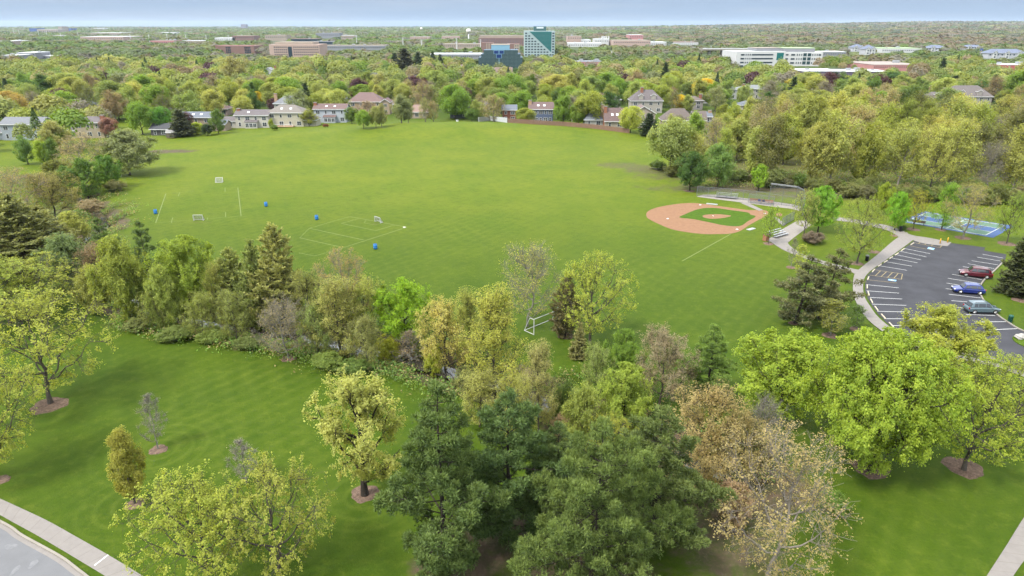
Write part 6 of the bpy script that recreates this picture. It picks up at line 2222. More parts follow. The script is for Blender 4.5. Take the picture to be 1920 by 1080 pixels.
# parking decks and halls
b = Block("parking_deck", 404, 476, 86, 101, "brown brick parking deck with dark square openings", BROWNB, 40)
b.windows([424, 427.5, 430.5, 459, 462, 465, 468], [89.5, 94, 98], 2.2, 3.0)
b.panel("cornice", 404, 476, 85.2, 86.6, PINKB)
for (u0, u1, vt, vb, wall, roof, label, dpt) in (
        (600, 722, 85.5, 95, GREYB, ROOFT, "very long low grey building with a pale roof edge behind the pinkish office", 30),
        (545, 595, 73, 82, DGLASS, BROWNB, "low dark glass building with a brown roof behind the pinkish office", 40),
        (588, 626, 78, 85, DGLASS, GREYB, "low dark glass pavilion beside the long low grey building", 30),
        (830, 902, 82.5, 92, TANB, ROOFT, "low tan building with a colonnade beyond the pines", 30),
        (806, 903, 102, 112, GREYB, ROOFW, "long white-roofed hall beside the stepped glass building", 40),
        (1080, 1130, 116, 124, PINKB, GREYB, "flat dusty red store building among the trees", 24),
        (1508, 1585, 134, 144, plain("plum_wall", (.1, .08, .12), .7), ROOFW, "low white-roofed shop row with a dark front above the wood", 34),
        (1590, 1672, 134.5, 142, plain("plum_wall", (.1, .08, .12), .7), ROOFW, "low white-roofed store next to the shop row", 30),
        (1640, 1732, 122, 134, PINKB, plain("taupe_roof", (.3, .25, .22), .9), "brown-roofed shopping building with red-tiled edges", 60),
        (1887, 1935, 122, 131, REDB, ROOFW, "red-fronted store with a white roof at the picture edge", 24),
        (1655, 1730, 91, 99, OFFICE_W, LIMEB, "long pale building with a light green roof and square windows", 40),
        (1545, 1588, 97.5, 106, GREYB, ROOFW, "low white-roofed building next to the white office wing", 30),
        (1064, 1090, 68, 84, OFFICE_P, TANB, "tall pinkish hospital-like block among the white plant buildings", 40),
        (1089, 1108, 75, 84, OFFICE_W, ROOFW, "mid-height white block attached to the pinkish block", 40),
        (1066, 1128, 81, 88, OFFICE_W, ROOFW, "long low white plant building in front of the pinkish block", 40),
        (1115, 1142, 73.5, 85, OFFICE_W, ROOFW, "white plant hall with rooftop stacks", 40),
        (1150, 1220, 76, 86, OFFICE_P, TANB, "broad pinkish plant hall beyond the highway trees", 60),
        (1180, 1206, 65.5, 76, PINKB, ROOFW, "red-walled plant building behind the broad pinkish hall", 60),
        (1205, 1250, 79, 85, OFFICE_W, ROOFW, "low white warehouse at the end of the plant buildings", 40),
        (1265, 1310, 79.5, 84.5, OFFICE_W, BROWNB, "low white warehouse with a brown roof by the wood", 60),
        (497, 537, 66, 77, TANB, TANB, "tan office block with stripes of windows behind the dark pavilions", 40),
        (592, 636, 62, 72, GREYB, GREYB, "grey slab block with upright ribs on the far plain", 50),
        (640, 664, 66.5, 74, TANB, ROOFW, "small pale block beside the grey ribbed slab", 40),
        (768, 806, 69, 73, OFFICE_P, ROOFT, "low pink-roofed building near the small water tower", 60),
        (828, 862, 68, 73, OFFICE_P, ROOFT, "low pink building to the near side of the water tower", 60),
        (435, 475, 67, 76, BROWNB, TANB, "brown office block on the far plain beyond the parking deck", 50),
        (402, 440, 71, 76, OFFICE_W, ROOFW, "low white building beside the brown far-plain block", 40),
        (281, 325, 76, 82, PINKB, ROOFT, "low pink-fronted building behind the power poles", 40),
        (340, 380, 76.5, 80, TANB, ROOFW, "low pale building between two power poles", 40),
        (293, 328, 61, 64.5, OFFICE_W, ROOFW, "long white roof far out on the plain", 80),
        (150, 230, 69, 76, OFFICE_P, ROOFW, "long white-roofed shopping centre on the far plain", 100),
        (170, 226, 61.5, 66, TANB, ROOFW, "stepped tan row building on the far plain", 100),
        (97, 115, 66.5, 71, TANB, ROOFW, "small white store with a cream front on the far plain", 60),
        (70, 108, 55, 61, TANB, ROOFW, "pale mall building next to the dark blue block", 100),
        (110, 117, 50, 60, TANB, TANB, "narrow tan tower block on the horizon", 60),
        (118, 134, 53, 59, BLUEW, GREYB, "blue-fronted block beside the narrow tan tower", 60),
        (55, 68, 53, 60, BLUEW, BLUEW, "dark blue box building on the horizon", 80),
        (12, 24, 61.5, 65, REDB, REDB, "small red-roofed building on the far plain", 40),
        (0, 30, 104, 113, GREYB, ROOFW, "white-roofed hall at the picture edge among dark trees", 30),
        (33, 64, 99, 111, GREYB, ROOFW, "striped white-roofed hall next to the one at the picture edge", 30),
        (0, 24, 77, 84, TANB, ROOFW, "far white-roofed shed at the picture edge", 60),
        (74, 96, 105, 110, GREYB, ROOFW, "small white-roofed shed beside the striped hall", 20),
        (452, 461, 45.5, 54, plain("dusky_tower", (.22, .2, .24), .8), GREYB, "lone dark tower block on the horizon", 60),
        (175, 195, 52.5, 56, OFFICE_W, ROOFW, "white block on the horizon beyond the shopping centre", 80)):
    b = Block("commercial_building", u0, u1, vt, vb, label, wall, dpt, 0, roof, group="low buildings on the far plain")
    w_ = u1 - u0
    if wall in (OFFICE_P, TANB, OFFICE_W, GREYB, PINKB, BROWNB) and w_ > 18:
        hv = (vt + min(vb, vt + 6)) / 2 + .5
        b.windows(list(R(u0 + 2.5, u1 - 2.5, max(3, int(w_ / 4)))), [hv], 1.6, 1.4 if vb - vt > 5 else .8)
    for k in range(random.randint(1, 3)):
        m = MB()
        s = random.uniform(2, 5)
        m.box((random.uniform(-.35, .35) * b.W, b.D * random.uniform(.3, .7), b.H + s * .25 + .35), (s, s * .8, s * .5), MECH)
        m.build("roof_unit", b.r)

# plant stacks belong to the plant hall
for u in (1129, 1132.5, 1136.5, 1141):
    y = flat(960, 85)[1] + 15
    x = (u - 960) / F_PX * (y * CP + 30 * SP)
    h = height_at(y, 68.5)
    m = MB()
    m.lathe([(1.6, 0), (1.6, h), (1.9, h + .1), (1.9, h + .8)], OFFICE_W, 10)
    o = m.build("exhaust_stack")
    o.location = (x, y, tz(x, y))
    tag(o, "white exhaust stack in the row over the white plant hall", "stack", "exhaust stacks of the plant hall")

# apartment houses with blue-grey roofs by the wood
APR = plain("blue_grey_shingle", (.14, .16, .22), .9, var=.1)
APW = plain("apartment_siding", (.42, .42, .45), .8, var=.06)
for (u0, u1, vt, vb, label) in ((1600, 1622, 83, 97, "grey apartment house with a blue-grey roof and white gables by the wood"), (1623, 1643, 84, 103, "apartment house with stacked grey balconies next to its twin by the wood"),
                                (1742, 1776, 84.5, 97, "apartment house with a blue-grey roof and a white gabled bay"), (1812, 1842, 84, 93, "low blue-grey roofed house in the trees before the wood"),
                                (1855, 1925, 92, 110, "long apartment house with a blue-grey roof and white dormers at the picture edge")):
    y = flat(960, vb)[1]
    k = (y * CP + 30 * SP) / F_PX
    x0, x1 = (u0 - 960) * k, (u1 - 960) * k
    zt = height_at(y, vt)
    x = (x0 + x1) / 2
    z = tz(x, y)
    r = empty("apartment_building", (x, y, z), 0, label, "apartment house", "apartment houses by the wood")
    W_, Hh = x1 - x0, (zt - z) * .58
    m = MB()
    m.box((0, 8, Hh / 2 - .5), (W_, 16, Hh + 1), APW)
    m.build("wall", r)
    rf = roof_piece(r, (0, 8), W_, 16, Hh, (zt - z) * .42, APR, 'hip', .8)
    n = max(2, int(W_ / 14))
    for i in range(n):
        cx = -W_ / 2 + W_ * (i + .5) / n
        m = MB()
        m.box((cx, -.6, Hh * .55), (5, 1.6, Hh * 1.1), OFFICE_W)
        m.build("bay", r)
        roof_piece(r, (cx, 1.2), 5, 6, Hh * 1.1, 2.6, APR, 'cross', .3, "bay_roof", OFFICE_W)
        for zz in (Hh * .3, Hh * .75):
            o = link("window", cell(1.8, 1.7, DGLASS), r)
            o.location = (cx, -1.4, zz)
    for i in range(int(W_ / 5)):
        o = link("window", cell(1.5, 1.6, DGLASS), r)
        o.location = (-W_ / 2 + 2.5 + 5 * i, -.05, Hh * .7)
    HOUSES.append((x, y + 8, W_ / 2, 8, None))

# highway viaduct
y = flat(960, 105)[1]
k = (y * CP + 30 * SP) / F_PX
r = empty("highway_viaduct", ((1390 - 960) * k, y, 0), 0.02, "pale concrete highway viaduct ending behind the long white office", "viaduct")
m = MB()
m.box((0, 0, 8.4), (150 * k, 12, 1.8), KERB)
m.build("deck", r)
m = MB()
m.box((0, -5.8, 9.8), (150 * k, .4, 1.0), ROOFW)
m.build("parapet", r)
for i in range(6):
    m = MB()
    m.box((-60 * k + 24 * k * i, 0, 3.7), (3, 6, 7.6), KERB)
    m.build("pier", r)
HOUSES.append(((1390 - 960) * k, y, 75 * k, 8, None))

# water towers
for (u, vt, vb, label) in ((878.5, 53.8, 75, "big white water tower with a round ball tank"), (790, 51.3, 60, "small far water tower on the horizon")):
    y = flat(960, vb)[1]
    x = (u - 960) / F_PX * (y * CP + 20 * SP)
    h = height_at(y, vt)
    z = tz(x, y)
    r = empty("water_tower", (x, y, z), 0, label, "water tower")
    px = (y * CP) / F_PX
    R_ = 4.6 * px if vb > 70 else 2.4 * px
    h -= z
    m = MB()
    m.lathe([(R_ * .42, 0), (R_ * .25, h * .08), (R_ * .2, h - 2 * R_)], ROOFW, 16)
    m.build("shaft", r, smooth=True)
    m = MB()
    m.lathe([(R_ * .22, h - 2 * R_)] + [(R_ * math.sin(a) + .01, h - R_ * .85 - R_ * .85 * math.cos(a)) for a in np.linspace(.35, 3.1, 12)], plain("water_tank_white", (.72, .66, .6), .5), 20)
    m.build("tank", r, smooth=True)

# power line poles and street lamps
PALE = plain("pale_steel_pole", (.55, .55, .54), .6)
for i, (u, vt, vb) in enumerate(((278, 64.5, 80), (312, 64, 78), (347, 64.5, 77), (385, 65, 77), (242.5, 63.5, 76), (427, 66, 78), (755, 71, 91), (790, 75, 95), (856, 71, 94), (900.5, 73, 93),
                               (668, 66, 87), (25, 53, 68), (35, 56, 70), (71, 57, 70), (86, 58, 70), (112, 62, 72), (145, 61, 72), (1095, 97, 112), (1148, 95.5, 113), (1223, 97, 109), (1303, 88, 100), (1335, 86, 100))):
    y = flat(960, vb)[1]
    x = (u - 960) / F_PX * (y * CP + 20 * SP)
    h = height_at(y, vt) - tz(x, y)
    if i == 0 or i == 17:
        tall = i == 0
        r = empty("power_pole" if tall else "light_mast", (x, y, tz(x, y)), 0)
        m = MB()
        m.bar((0, 0, 0), (0, 0, 30), .85 if tall else .5, PALE, 8, .4 if tall else .3)
        m.build("shaft", r)
        for zz in ((29.4, 26, 22.6) if tall else (29.6,)):
            m = MB()
            m.bar((-2.6, 0, zz), (2.6, 0, zz), .22, PALE, 5)
            m.build("cross_arm", r)
        proto = r
        r.scale = (1, 1, h / 30)
    else:
        r = copy_tree(proto)
        r.location = (x, y, tz(x, y))
        r.scale = (1, 1, h / 30)
    if i < 17:
        tag(r, "tall pale power-line pole rising over the far trees", "power pole", "power-line poles across the plain")
    else:
        tag(r, "thin pale light mast beside the highway trees", "light mast", "light masts by the highway")
y = flat(960, 150)[1]
x = (1893 - 960) * (y * CP + 30 * SP) / F_PX
r = empty("street_lamp", (x, y, 0), 0, "grey street lamp pole near the red-fronted store", "street lamp")
h = height_at(y, 123)
m = MB()
m.bar((0, 0, 0), (.6, 0, h), .22, GREYB, 8, .12)
m.build("pole", r)
m = MB()
m.bar((.6, 0, h), (-1.5, 0, h + .3), .1, GREYB, 6)
m.box((-1.7, 0, h + .25), (.9, .35, .2), PALE)
m.build("lamp_head", r)
y = flat(960, 112)[1]
x = (1838 - 960) * (y * CP + 30 * SP) / F_PX
h = height_at(y, 93)
r = empty("sign_pole", (x, y, 0), 0, "pale pole with a dark square sign head before the apartment roofs", "pole sign")
m = MB()
m.bar((0, 0, 0), (1.2, 0, h), .5, TANB, 8)
m.build("pole", r)
m = MB()
m.box((1.2, 0, h), (3.2, .6, 2.6), BLUEW)
m.build("sign_box", r)

# parked cars in the far office car park: a few pixels each
cc = [(.1, .1, .12), (.03, .03, .04), (.35, .36, .38), (.5, .5, .5), (.04, .07, .2), (.12, .02, .02)]
fc = {}
asp = MB()
asp.sheet([at(*p)[:2] for p in ((1334, 136), (1384, 127), (1384, 122), (1335, 124))], .1, plain("grey_car_park", (.2, .2, .2), .9))
fix_up(tag(asp.build("office_car_park_ground"), kind='structure'))
for i in range(14):
    u, v = 1342 + (i % 5) * 8 + random.uniform(-1, 1), 124.5 + (i // 5) * 2.8 + random.uniform(-.3, .3)
    x, y, z = at(u, v)
    k = i % 6
    if k not in fc:
        m = MB()
        p = plain("far_car_paint_%d" % k, cc[k], .35, .2, spec=.5)
        loft([(-2.2, .8, .3, .7, .85, .1), (-1.9, .9, .25, .8, .95, .1), (1.6, .9, .25, .75, .9, .1), (2.2, .8, .3, .6, .7, .1)], p, m)
        loft([(-1.9, .8, .9, .95, 1.0, .05), (-1.4, .78, .9, 1.0, 1.45, .2), (.2, .78, .9, 1.0, 1.5, .2), (1.0, .78, .9, .92, .95, .05)], GLASS, m)
        for sx in (-1.35, 1.35):
            for s in (-1, 1):
                m.bar((sx, s * .75, .33), (sx, s * .93, .33), .33, TYRE, 10)
        fc[k] = m.mesh("parked_car")
    o = link("parked_car", fc[k])
    o.location = (x, y, .11)
    o.rotation_euler.z = 1.4
    tag(o, "%s car in the far car park of the white office" % ("dark grey", "black", "silver", "white", "blue", "dark red")[k], "car", "cars in the far office car park")

# ------------------------------------------------------------------ the leafy subdivision, the wood and the far plain


def clear_of(x, y, r, front=13):
    """Keep trees off houses, and mostly out of the view of their fronts."""
    for hx, hy, a, b_, _s in HOUSES:
        if _s is None and hy - b_ - .17 * hy < y < hy and abs(x - hx * y / hy) < a * y / hy + r * .5:
            return False
        if abs(x - hx) < a + r * .8 and hy - b_ - (front if hy < 326 or a > 6.2 else front * .6) < y < hy + b_ + r * .6:
            return False
    return True


def kind_for(rng, far):
    p = rng.random()
    table = (('leafy_tree', ('far_round', 'far_oval', 'far_broad'), ('yellowgreen', (0.165, 0.178, 0.048), 'bright', (0.15, 0.17, 0.045), (0.1, 0.13, 0.035), (0.18, 0.182, 0.05), (0.14, 0.162, 0.045), (0.115, 0.142, 0.038)), .56),
             ('leafy_tree', ('far_airy',), ('yellowgreen', 'straw', 'sage', 'yellowgreen', (0.12, 0.145, 0.04)), .13),
             ('budding_tree', ('far_bud', 'far_airy'), ('tan', 'brown', 'pink', 'grey', (0.17, 0.155, 0.07), 'olive'), .19),
             ('leafy_tree', ('far_round', 'far_oval'), ('deep', 'green'), .05),
             ('spruce_tree', ('far_spruce',), ('dark', 'bluepine'), .03),
             ('purple_tree', ('far_round',), ('purple',), .015))
    s = 0
    for k, a, c, q in table:
        s += q
        if p < s:
            return k, a[rng.integers(len(a))], c[rng.integers(len(c))]
    return 'leafy_tree', 'far_round', 'bright'


def colour_word(c):
    if isinstance(c, str):
        return WORDS[c]
    return 'tawny' if c[0] > c[1] else {0.165: 'light yellow-green', 0.15: 'soft lime', 0.18: 'pale yellowish', 0.14: 'soft yellow-green', 0.115: 'soft green', 0.1: 'plain green'}.get(c[0], 'soft green')


def describe(x, y, h, colour, arch):
    """What sets one far tree apart: its look and the house it stands by."""
    best, bd = None, 1e9
    for hx, hy, a, b_, s in HOUSES:
        if s and math.hypot(hx - x, hy - y) < bd:
            best, bd = (hx, hy, a, b_, s), math.hypot(hx - x, hy - y)
    size = 'small' if h < 9 else ('tall' if h > 13 else 'mid-sized')
    shape = {'far_round': 'round', 'far_oval': 'oval', 'far_broad': 'spreading', 'far_airy': 'airy', 'far_bud': 'thin', 'far_spruce': 'pointed'}[arch]
    if bd < 75:
        hx, hy, a, b_, s = best
        if y < hy - b_:
            rel = 'in front of'
        elif y > hy + b_ + 4:
            rel = 'a little behind' if bd < 30 else 'well behind'
        else:
            rel = 'beside'
        return f"{size} {colour_word(colour)} {shape} tree {rel} the {s}"
    zone = 'nearest the brushy side' if x < -180 else ('toward the office towers' if abs(x) < 140 else 'toward the white offices')
    return f"{size} {colour_word(colour)} {shape} tree in the far neighbourhood {zone}"


rng = np.random.default_rng(42)
GH = "trees among the houses beyond the field"
GOLD = ((1318, 188, 148, 1284, 1332, 'gold'), (1275, 208, 178, 1262, 1292, 'gold'), (310, 128, 113, 296, 324, 'gold'), (484, 200, 172, 470, 494, 'gold'))
for u, vb, vt, ul, ur, c in GOLD:
    x, y, z = at(u, vb)
    lab = {1318: "big golden-orange tree beside the small white house", 1275: "smaller golden tree in front of the big golden-orange one", 310: "small golden-yellow tree deep among the green ones", 484: "golden tree behind the cream bay-window house"}[u]
    tree('golden_tree', 'far_broad', c, x, y, height_at(y, vt) - z, (ur - ul) * m_per_px(y, 6), lab, group=GH)
# a few large ones the photograph picks out
for u, vb, vt, ul, ur, a, c, lab in ((444, 160, 106, 412, 482, 'far_airy', 'straw', "very large straw-yellow spreading tree with dark limbs far behind the cream houses"),
                                    (958, 196, 138, 925, 995, 'far_round', 'bright', "very large bright green tree behind the red brick house"),
                                    (1167, 190, 152, 1150, 1184, 'far_oval', 'deep', "deep green oval tree behind the second-row brown hipped house"),
                                    (1350, 206, 166, 1330, 1368, 'far_oval', 'bright', "bright green oval tree before the pale grey hipped house"),
                                    (1245, 172, 118, 1236, 1262, 'far_spruce', 'dark', "tall dark spruce far behind the steep grey-brown hipped house"),
                                    (760, 146, 92, 740, 790, 'far_spruce', (.045, .05, .03), "broad dusky pine clump far beyond the crest"),
                                    (785, 140, 98, 772, 800, 'far_spruce', 'dark', "dusky pine beside the broad pine clump"), (742, 142, 100, 730, 756, 'far_spruce', 'dark', "dusky pine on the near end of the pine clump"),
                                    (812, 130, 98, 805, 822, 'far_spruce', 'dark', "slim dusky pine by the white-roofed hall"), (826, 130, 102, 819, 834, 'far_spruce', 'dark', "second slim dusky pine by the white-roofed hall"),
                                    (1560, 172, 136, 1546, 1584, 'far_spruce', 'dark', "dark spruce clump tree before the white-roofed shop row"), (1575, 172, 142, 1562, 1590, 'far_round', 'dark', "dark round evergreen before the white-roofed shop row"),
                                    (1668, 172, 134, 1640, 1700, 'far_round', 'deep', "big deep green tree above the wood by the shops"),
                                    (1628, 176, 152, 1608, 1650, 'far_broad', 'yellow', "yellow spreading tree above the wood by the shops"),
                                    (1490, 176, 148, 1466, 1516, 'far_broad', (.23, .2, .02), "warm yellow round tree at the back of the wood"),
                                    (1468, 180, 156, 1452, 1486, 'far_oval', 'green', "mid-green oval tree beside the warm yellow one"),
                                    (1858, 196, 142, 1836, 1888, 'far_bud', 'brown', "big brown budding tree behind the spreading brown-roofed house"),
                                    (1912, 200, 130, 1880, 1950, 'far_round', 'bright', "big bright green tree at the picture edge above the wood"),
                                    (1800, 190, 164, 1778, 1816, 'far_broad', 'purple', "wine-red tree leaning over the spreading brown roof"),
                                    (1785, 176, 142, 1770, 1806, 'far_spruce', 'dark', "dark spruce pair tree by the shopping building"), (1762, 152, 110, 1750, 1772, 'far_spruce', 'dark', "tall dark spruce beyond the tan gabled house")):
    x, y, z = at(u, vb)
    tree('spruce_tree' if a == 'far_spruce' else ('purple_tree' if c == 'purple' else 'leafy_tree'), a, c, x, y, height_at(y, vt) - z, (ur - ul) * m_per_px(y, 6), lab, group=GH)

# the wood behind the ball field
GW = "trees of the wood behind the ball field"
WOODC = (('tan', 'budding_tree', ('bud', 'far_bud')), ('yellowgreen', 'leafy_tree', ('far_airy', 'far_oval', 'poplar')), ((0.2, 0.195, 0.05), 'leafy_tree', ('far_airy', 'bud_b')), ('grey', 'bare_tree', ('bare', 'far_bud')),
         ('olive', 'leafy_tree', ('far_airy', 'bud_b')), ((0.195, 0.165, 0.075), 'budding_tree', ('bud_b', 'far_bud')), ((0.165, 0.175, 0.045), 'leafy_tree', ('far_airy', 'far_oval', 'willow')), ('bright', 'leafy_tree', ('far_oval',)), ('orange', 'budding_tree', ('far_bud', 'bud_b')))
rows = [(1262, 1980, 318, 368, 13, 0), (1300, 2010, 292, 338, 14, 1), (1340, 2050, 274, 316, 15, 2), (1400, 2080, 262, 298, 15, 3), (1440, 2100, 250, 280, 14, 4), (1330, 1480, 240, 250, 5, 5), (1240, 1420, 268, 290, 7, 6)]
nwood = 0
for u0, u1, v0, v1, n, ri in rows:
    for i in range(n):
        f = (i + .5 + rng.uniform(-.3, .3)) / n
        u, v = u0 + (u1 - u0) * f, v0 + (v1 - v0) * f ** .7 + rng.uniform(-4, 4)
        x, y, z = at(u, v)
        if not clear_of(x, y, 3, 6) or (v > 335 and u < 1360):
            continue
        c, k, archs = WOODC[int(rng.choice(len(WOODC), p=[.12, .2, .2, .06, .08, .08, .18, .06, .02]))]
        a = archs[rng.integers(len(archs))]
        h = rng.uniform(13, 19.5) * (.72 if ri >= 5 else 1) * (.85 if f < .15 else 1)
        w_ = ARCH[a][3] / ARCH[a][2] * h * rng.uniform(.72, 1.0)
        tree(k, a, c, x, y, h, w_, f"{colour_word(c)} {'tree' if k != 'bare_tree' else 'leafless tree'} in the wood behind the ball field, {('front row', 'second row', 'middle of the wood', 'middle of the wood', 'rear row', 'rear corner by the houses', 'field corner')[ri]}", group=GW)
        nwood += 1

SH = 0
for i in range(46):
    f = (i + rng.uniform(-.3, .3)) / 46
    u, v = 1262 + 690 * f, (326 + 52 * min(1, f * 1.6)) + rng.uniform(-5, 5) - (6 if i % 2 else 0)
    if 1405 < u < 1440:
        continue
    x, y, z = at(u, v)
    c = ('olive', 'green', (0.12, 0.13, 0.045), (0.1, 0.12, 0.035), (0.115, 0.108, 0.055))[i % 5]
    tree('shrub', 'bushy', c, x, y, rng.uniform(2.2, 5.0), rng.uniform(4, 7), f"{('olive', 'green', 'yellow-olive', 'dull green', 'brownish')[i % 5]} scrub bush at the foot of the wood behind the ball field", group="scrub at the foot of the wood")

# neighbourhood trees: the largest in view are things of their own, the rest one mass
cand = []
for yy in np.arange(306, 700, 12.5):
    half = (yy * CP + 30 * SP) / F_PX * 1170
    for xx in np.arange(-half, half, 13.5):
        x, y = xx + rng.uniform(-5, 5), yy + rng.uniform(-4.6, 4.6)
        if -200 < x < 62 and y < 304:
            continue
        if x > 30 + .16 * (y - 190) and y < 335 and x / ((y * CP + 30 * SP) / F_PX) < 1060:
            continue
        if rng.random() < .13:
            continue
        cand.append((x, y))
for yy in np.arange(185, 306, 12.5):
    for xx in np.arange((yy * CP + 30 * SP) / F_PX * 1070, (yy * CP + 30 * SP) / F_PX * 1250, 12):
        cand.append((xx + rng.uniform(-4, 4), yy + rng.uniform(-4, 4)))
for yy in np.arange(232, 318, 11):                         # left of the field, among the first houses
    for xx in np.arange(-270, -150 - .25 * (yy - 232), 11.5):
        cand.append((xx + rng.uniform(-5, 5), yy + rng.uniform(-4, 4)))
mass = []
nind = 0
for x, y in cand:
    k, a, c = kind_for(rng, True)
    h = rng.uniform(8.5, 15) * (1.08 if k == 'spruce_tree' else 1)
    w_ = ARCH[a][3] / ARCH[a][2] * h * rng.uniform(.95, 1.3)
    u = 960 + x / ((y * CP + 30 * SP) / F_PX)
    if not clear_of(x, y, w_ * .5, 15 if y < 420 else 24):
        continue
    if (380 < u < 1230 and y < 306):
        continue
    if any(math.hypot(tx - x, ty - y) < (tw + w_) * .3 for tx, ty, th, tw, _ in TREES[-400:] if abs(ty - y) < 14):
        continue
    if y < 445 and nind < 215 and -20 < u < 1940:
        tree(k, a, c, x, y, h, w_, describe(x, y, h, c, a), group=GH)
        nind += 1
    else:
        mass.append((x, y, h, w_, c, k))
print("wood", nwood, "individual", nind, "mass", len(mass), "trees", len(TREES))


def clump_mesh(name, items, faces_for, seed, level=FOL):
    """Many far crowns in one mesh: each a cloud of leaf-mass faces on a lumpy dome."""
    r = np.random.default_rng(seed)
    Vs, cs, ts = [], [], []
    for x, y, h, w_, c, k in items:
        n = faces_for(y)
        z = tz(x, y)
        col = np.array(COLOURS[c] if isinstance(c, str) else c) * r.uniform(.85, 1.15) * level
        d = unit(r.normal(size=(n, 3)))
        d[:, 2] = np.abs(d[:, 2]) * 1.0 - .25 * r.random(n)
        if k == 'spruce_tree':
            q = r.random(n) ** .7
            C = np.stack([d[:, 0] * w_ * .5 * (1 - q), d[:, 1] * w_ * .5 * (1 - q), h * (.08 + .9 * q)], -1)
        else:
            lob = unit(r.normal(size=(5, 3)))
            lm = .78 + .28 * (np.clip(d @ lob.T, 0, 1) ** 4).max(1)
            rad = lm * r.uniform(.8, 1.02, n)
            C = np.stack([d[:, 0] * w_ * .5 * rad, d[:, 1] * w_ * .5 * rad, h * .5 + d[:, 2] * h * .5 * rad], -1)
            C[:, 2] = np.maximum(C[:, 2], h * .06)
        nrm = unit(d * .8 + np.array([0, 0, .5]) + r.normal(0, .2 if n < 100 else .34, (n, 3)))
        s = math.sqrt(w_ * h * (5.5 if n > 100 else 7.5) / n) * r.uniform(.6, 1.15, n)
        V, _ = leaves(C + np.array([x, y, z]), nrm, s, r, .8)
        Vs.append(V)
        cs.append(np.repeat(col[None], n, 0))
        ts.append(np.clip(r.normal(.5, .07 if n < 100 else .12, n), 0, 1))
    V = np.concatenate(Vs)
    return quads_mesh(name, V, np.arange(len(V)).reshape(-1, 4), [WOODLAND], np.concatenate(ts), np.concatenate(cs))


tag(link("neighbourhood_trees", clump_mesh("neighbourhood_trees", mass, lambda y: int(np.clip(760 * (430 / y) ** 1.1, 330, 760)), 5, FOL * .8)), kind='stuff')

# far plain: woods that read as one mass, thinning between the low buildings
far = []
pal = ['green', (0.06, 0.085, 0.03), (0.085, 0.105, 0.038), 'olive', (0.1, 0.115, 0.045), (0.105, 0.09, 0.055), (0.11, 0.105, 0.08), (0.08, 0.095, 0.045), 'green', (0.075, 0.095, 0.04)]
palw = [(0.115, 0.09, 0.06), (0.1, 0.09, 0.068), (0.06, 0.072, 0.034), (0.08, 0.1, 0.036), (0.12, 0.115, 0.05), (0.095, 0.088, 0.06), (0.045, 0.058, 0.034), (0.11, 0.085, 0.055)]
yy = 700.0
while yy < 12500:
    step = max(11, yy * .0155 if yy < 2500 else yy * .02)
    half = yy * .9
    sx = max(12, step * .9)
    xs = np.arange(-half, half, sx)
    for xx in xs:
        x, y = xx + rng.uniform(-.5, .5) * sx, yy + rng.uniform(-.5, .5) * step
        t_ = x / y
        patch = math.sin(x / 97 + y / 310) * math.cos(y / 173 - x / 260) + .5 * math.sin(x / 41 + 2)
        dens = .82 if t_ > .22 and y > 1500 else (.7 + .22 * patch)
        if rng.random() > dens or not clear_of(x, y, 6, 40 + y * (.06 if y < 1200 else .2)):
            continue
        c = (palw if t_ > .2 + .1 * math.sin(y / 500) and y > 1300 else pal)
        # stands of one kind: neighbours share a tone
        tone = .5 + .32 * math.sin(x / 130 + 1.7 * math.sin(y / 260)) + .3 * math.sin(y / 95 + x / 340) + rng.normal(0, .13)
        c = c[int(np.clip(tone, 0, .999) * len(c))]
        h = rng.uniform(7, 12) if y < 1500 else rng.uniform(6, 9.5) * (1.5 if rng.random() < .12 else 1)
        w_ = sx * rng.uniform(.95, 1.5)
        far.append((x, y, h, min(w_, 160), c, 'spruce_tree' if rng.random() < .04 and y < 2000 else 'leafy_tree'))
    yy += step
print("far", len(far))
tag(link("far_woodland", clump_mesh("far_woodland", far, lambda y: int(np.clip(90 * (800 / y), 12, 90)), 9, FOL * .8)), kind='stuff')

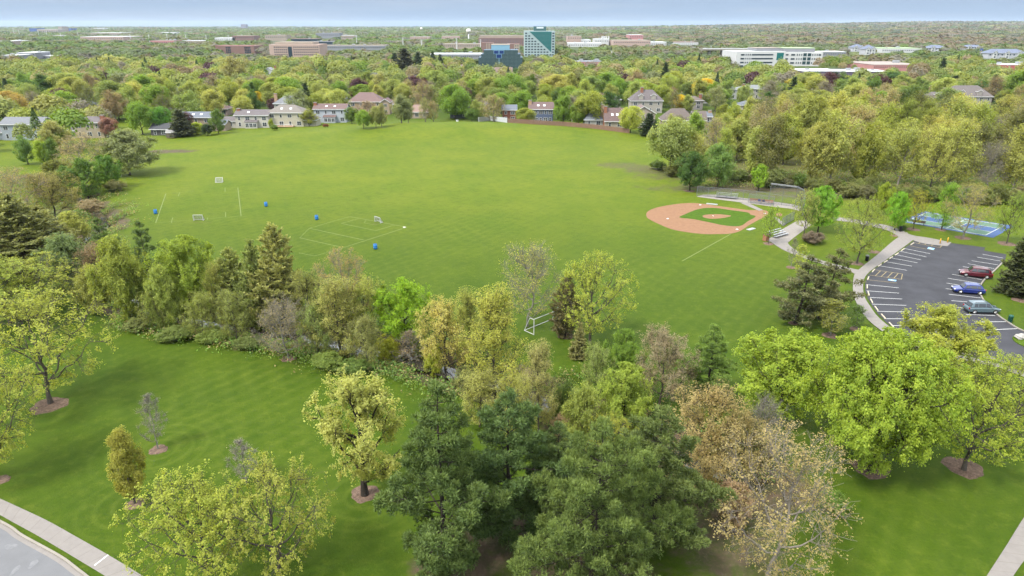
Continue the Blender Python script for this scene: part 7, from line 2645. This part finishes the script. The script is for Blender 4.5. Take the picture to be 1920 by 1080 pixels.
# undergrowth: brambles and young growth along the creek and on the wood floor
r = np.random.default_rng(77)
C, cs = [], []
for i in range(len(CREEK) - 1):
    a, b_ = CREEK[i], CREEK[i + 1]
    L = np.hypot(*(b_ - a))
    n = int(L * 60)
    for _ in range(n):
        q = a + (b_ - a) * r.random()
        nn_ = np.array([-(b_ - a)[1], (b_ - a)[0]]) / L
        off = r.normal(0, 1) * 2.6
        off = off + np.sign(off) * 1.5
        p = q + nn_ * off
        if math.sin(p[0] * .5) * math.cos(p[1] * .37) < -.15:
            continue
        if p[1] > 215:
            continue
        C.append((p[0], p[1], 0.0, r.choice(4)))
for _ in range(2300):                                   # brambles on the lawn side of the creek
    f_ = r.random()
    u, v = 215 + 520 * f_, 588 + 78 * f_ + abs(r.normal(0, 15))
    p = flat(u, v)
    if math.sin(p[0] * .8) * math.cos(p[1] * .6) > -.35:
        C.append((p[0], p[1], 0.0, (0, 1, 1, 2)[r.choice(4)]))
C = np.array(C)
wpt = []
for _ in range(5200):
    u, v = r.uniform(1290, 1960), r.uniform(322, 392)
    x, y = flat(u, v)
    if 42 + .16 * (y - 190) < x and 176 < y < 250:
        wpt.append((x, y, 0, r.choice(4)))
C = np.concatenate([C, np.array(wpt)]) if wpt else C
C[:, 2] = terrain(C[:, 0], C[:, 1])
pals = np.array([(0.07, 0.12, 0.025), (0.1, 0.14, 0.03), (0.15, 0.12, 0.055), (0.06, 0.09, 0.025)])
n = 9
P = np.repeat(C[:, :3], n, 0)
P = P + r.normal(0, 1, P.shape) * np.array([.5, .5, .3]) + np.array([0, 0, .55])
nrm = unit(r.normal(size=P.shape) * .7 + np.array([0, 0, .8]))
V, Q = leaves(P, nrm, r.uniform(.14, .42, len(P)), r)
cc_ = FOL * np.repeat(pals[C[:, 3].astype(int)] * r.uniform(.8, 1.2, (len(C), 1)), n, 0)
tag(link("undergrowth", quads_mesh("undergrowth", V, Q, [WOODLAND], np.clip(r.normal(.5, .18, len(Q)), 0, 1), cc_)), kind='stuff')

# the air: one even, thin haze over the whole plain
hz = bpy.data.materials.new("haze")
hz.use_nodes = True
t = hz.node_tree
t.nodes.clear()
out = t.nodes.new("ShaderNodeOutputMaterial")
pv = t.nodes.new("ShaderNodeVolumePrincipled")
pv.inputs["Color"].default_value = (0.66, 0.79, 0.96, 1)
pv.inputs["Density"].default_value = HAZE_DENSITY
pv.inputs["Anisotropy"].default_value = 0.2
t.links.new(pv.outputs["Volume"], out.inputs["Volume"])
m = MB()
m.box((0, 8500, 56), (36000, 20000, 120), hz)
tag(m.build("haze"), kind='stuff')
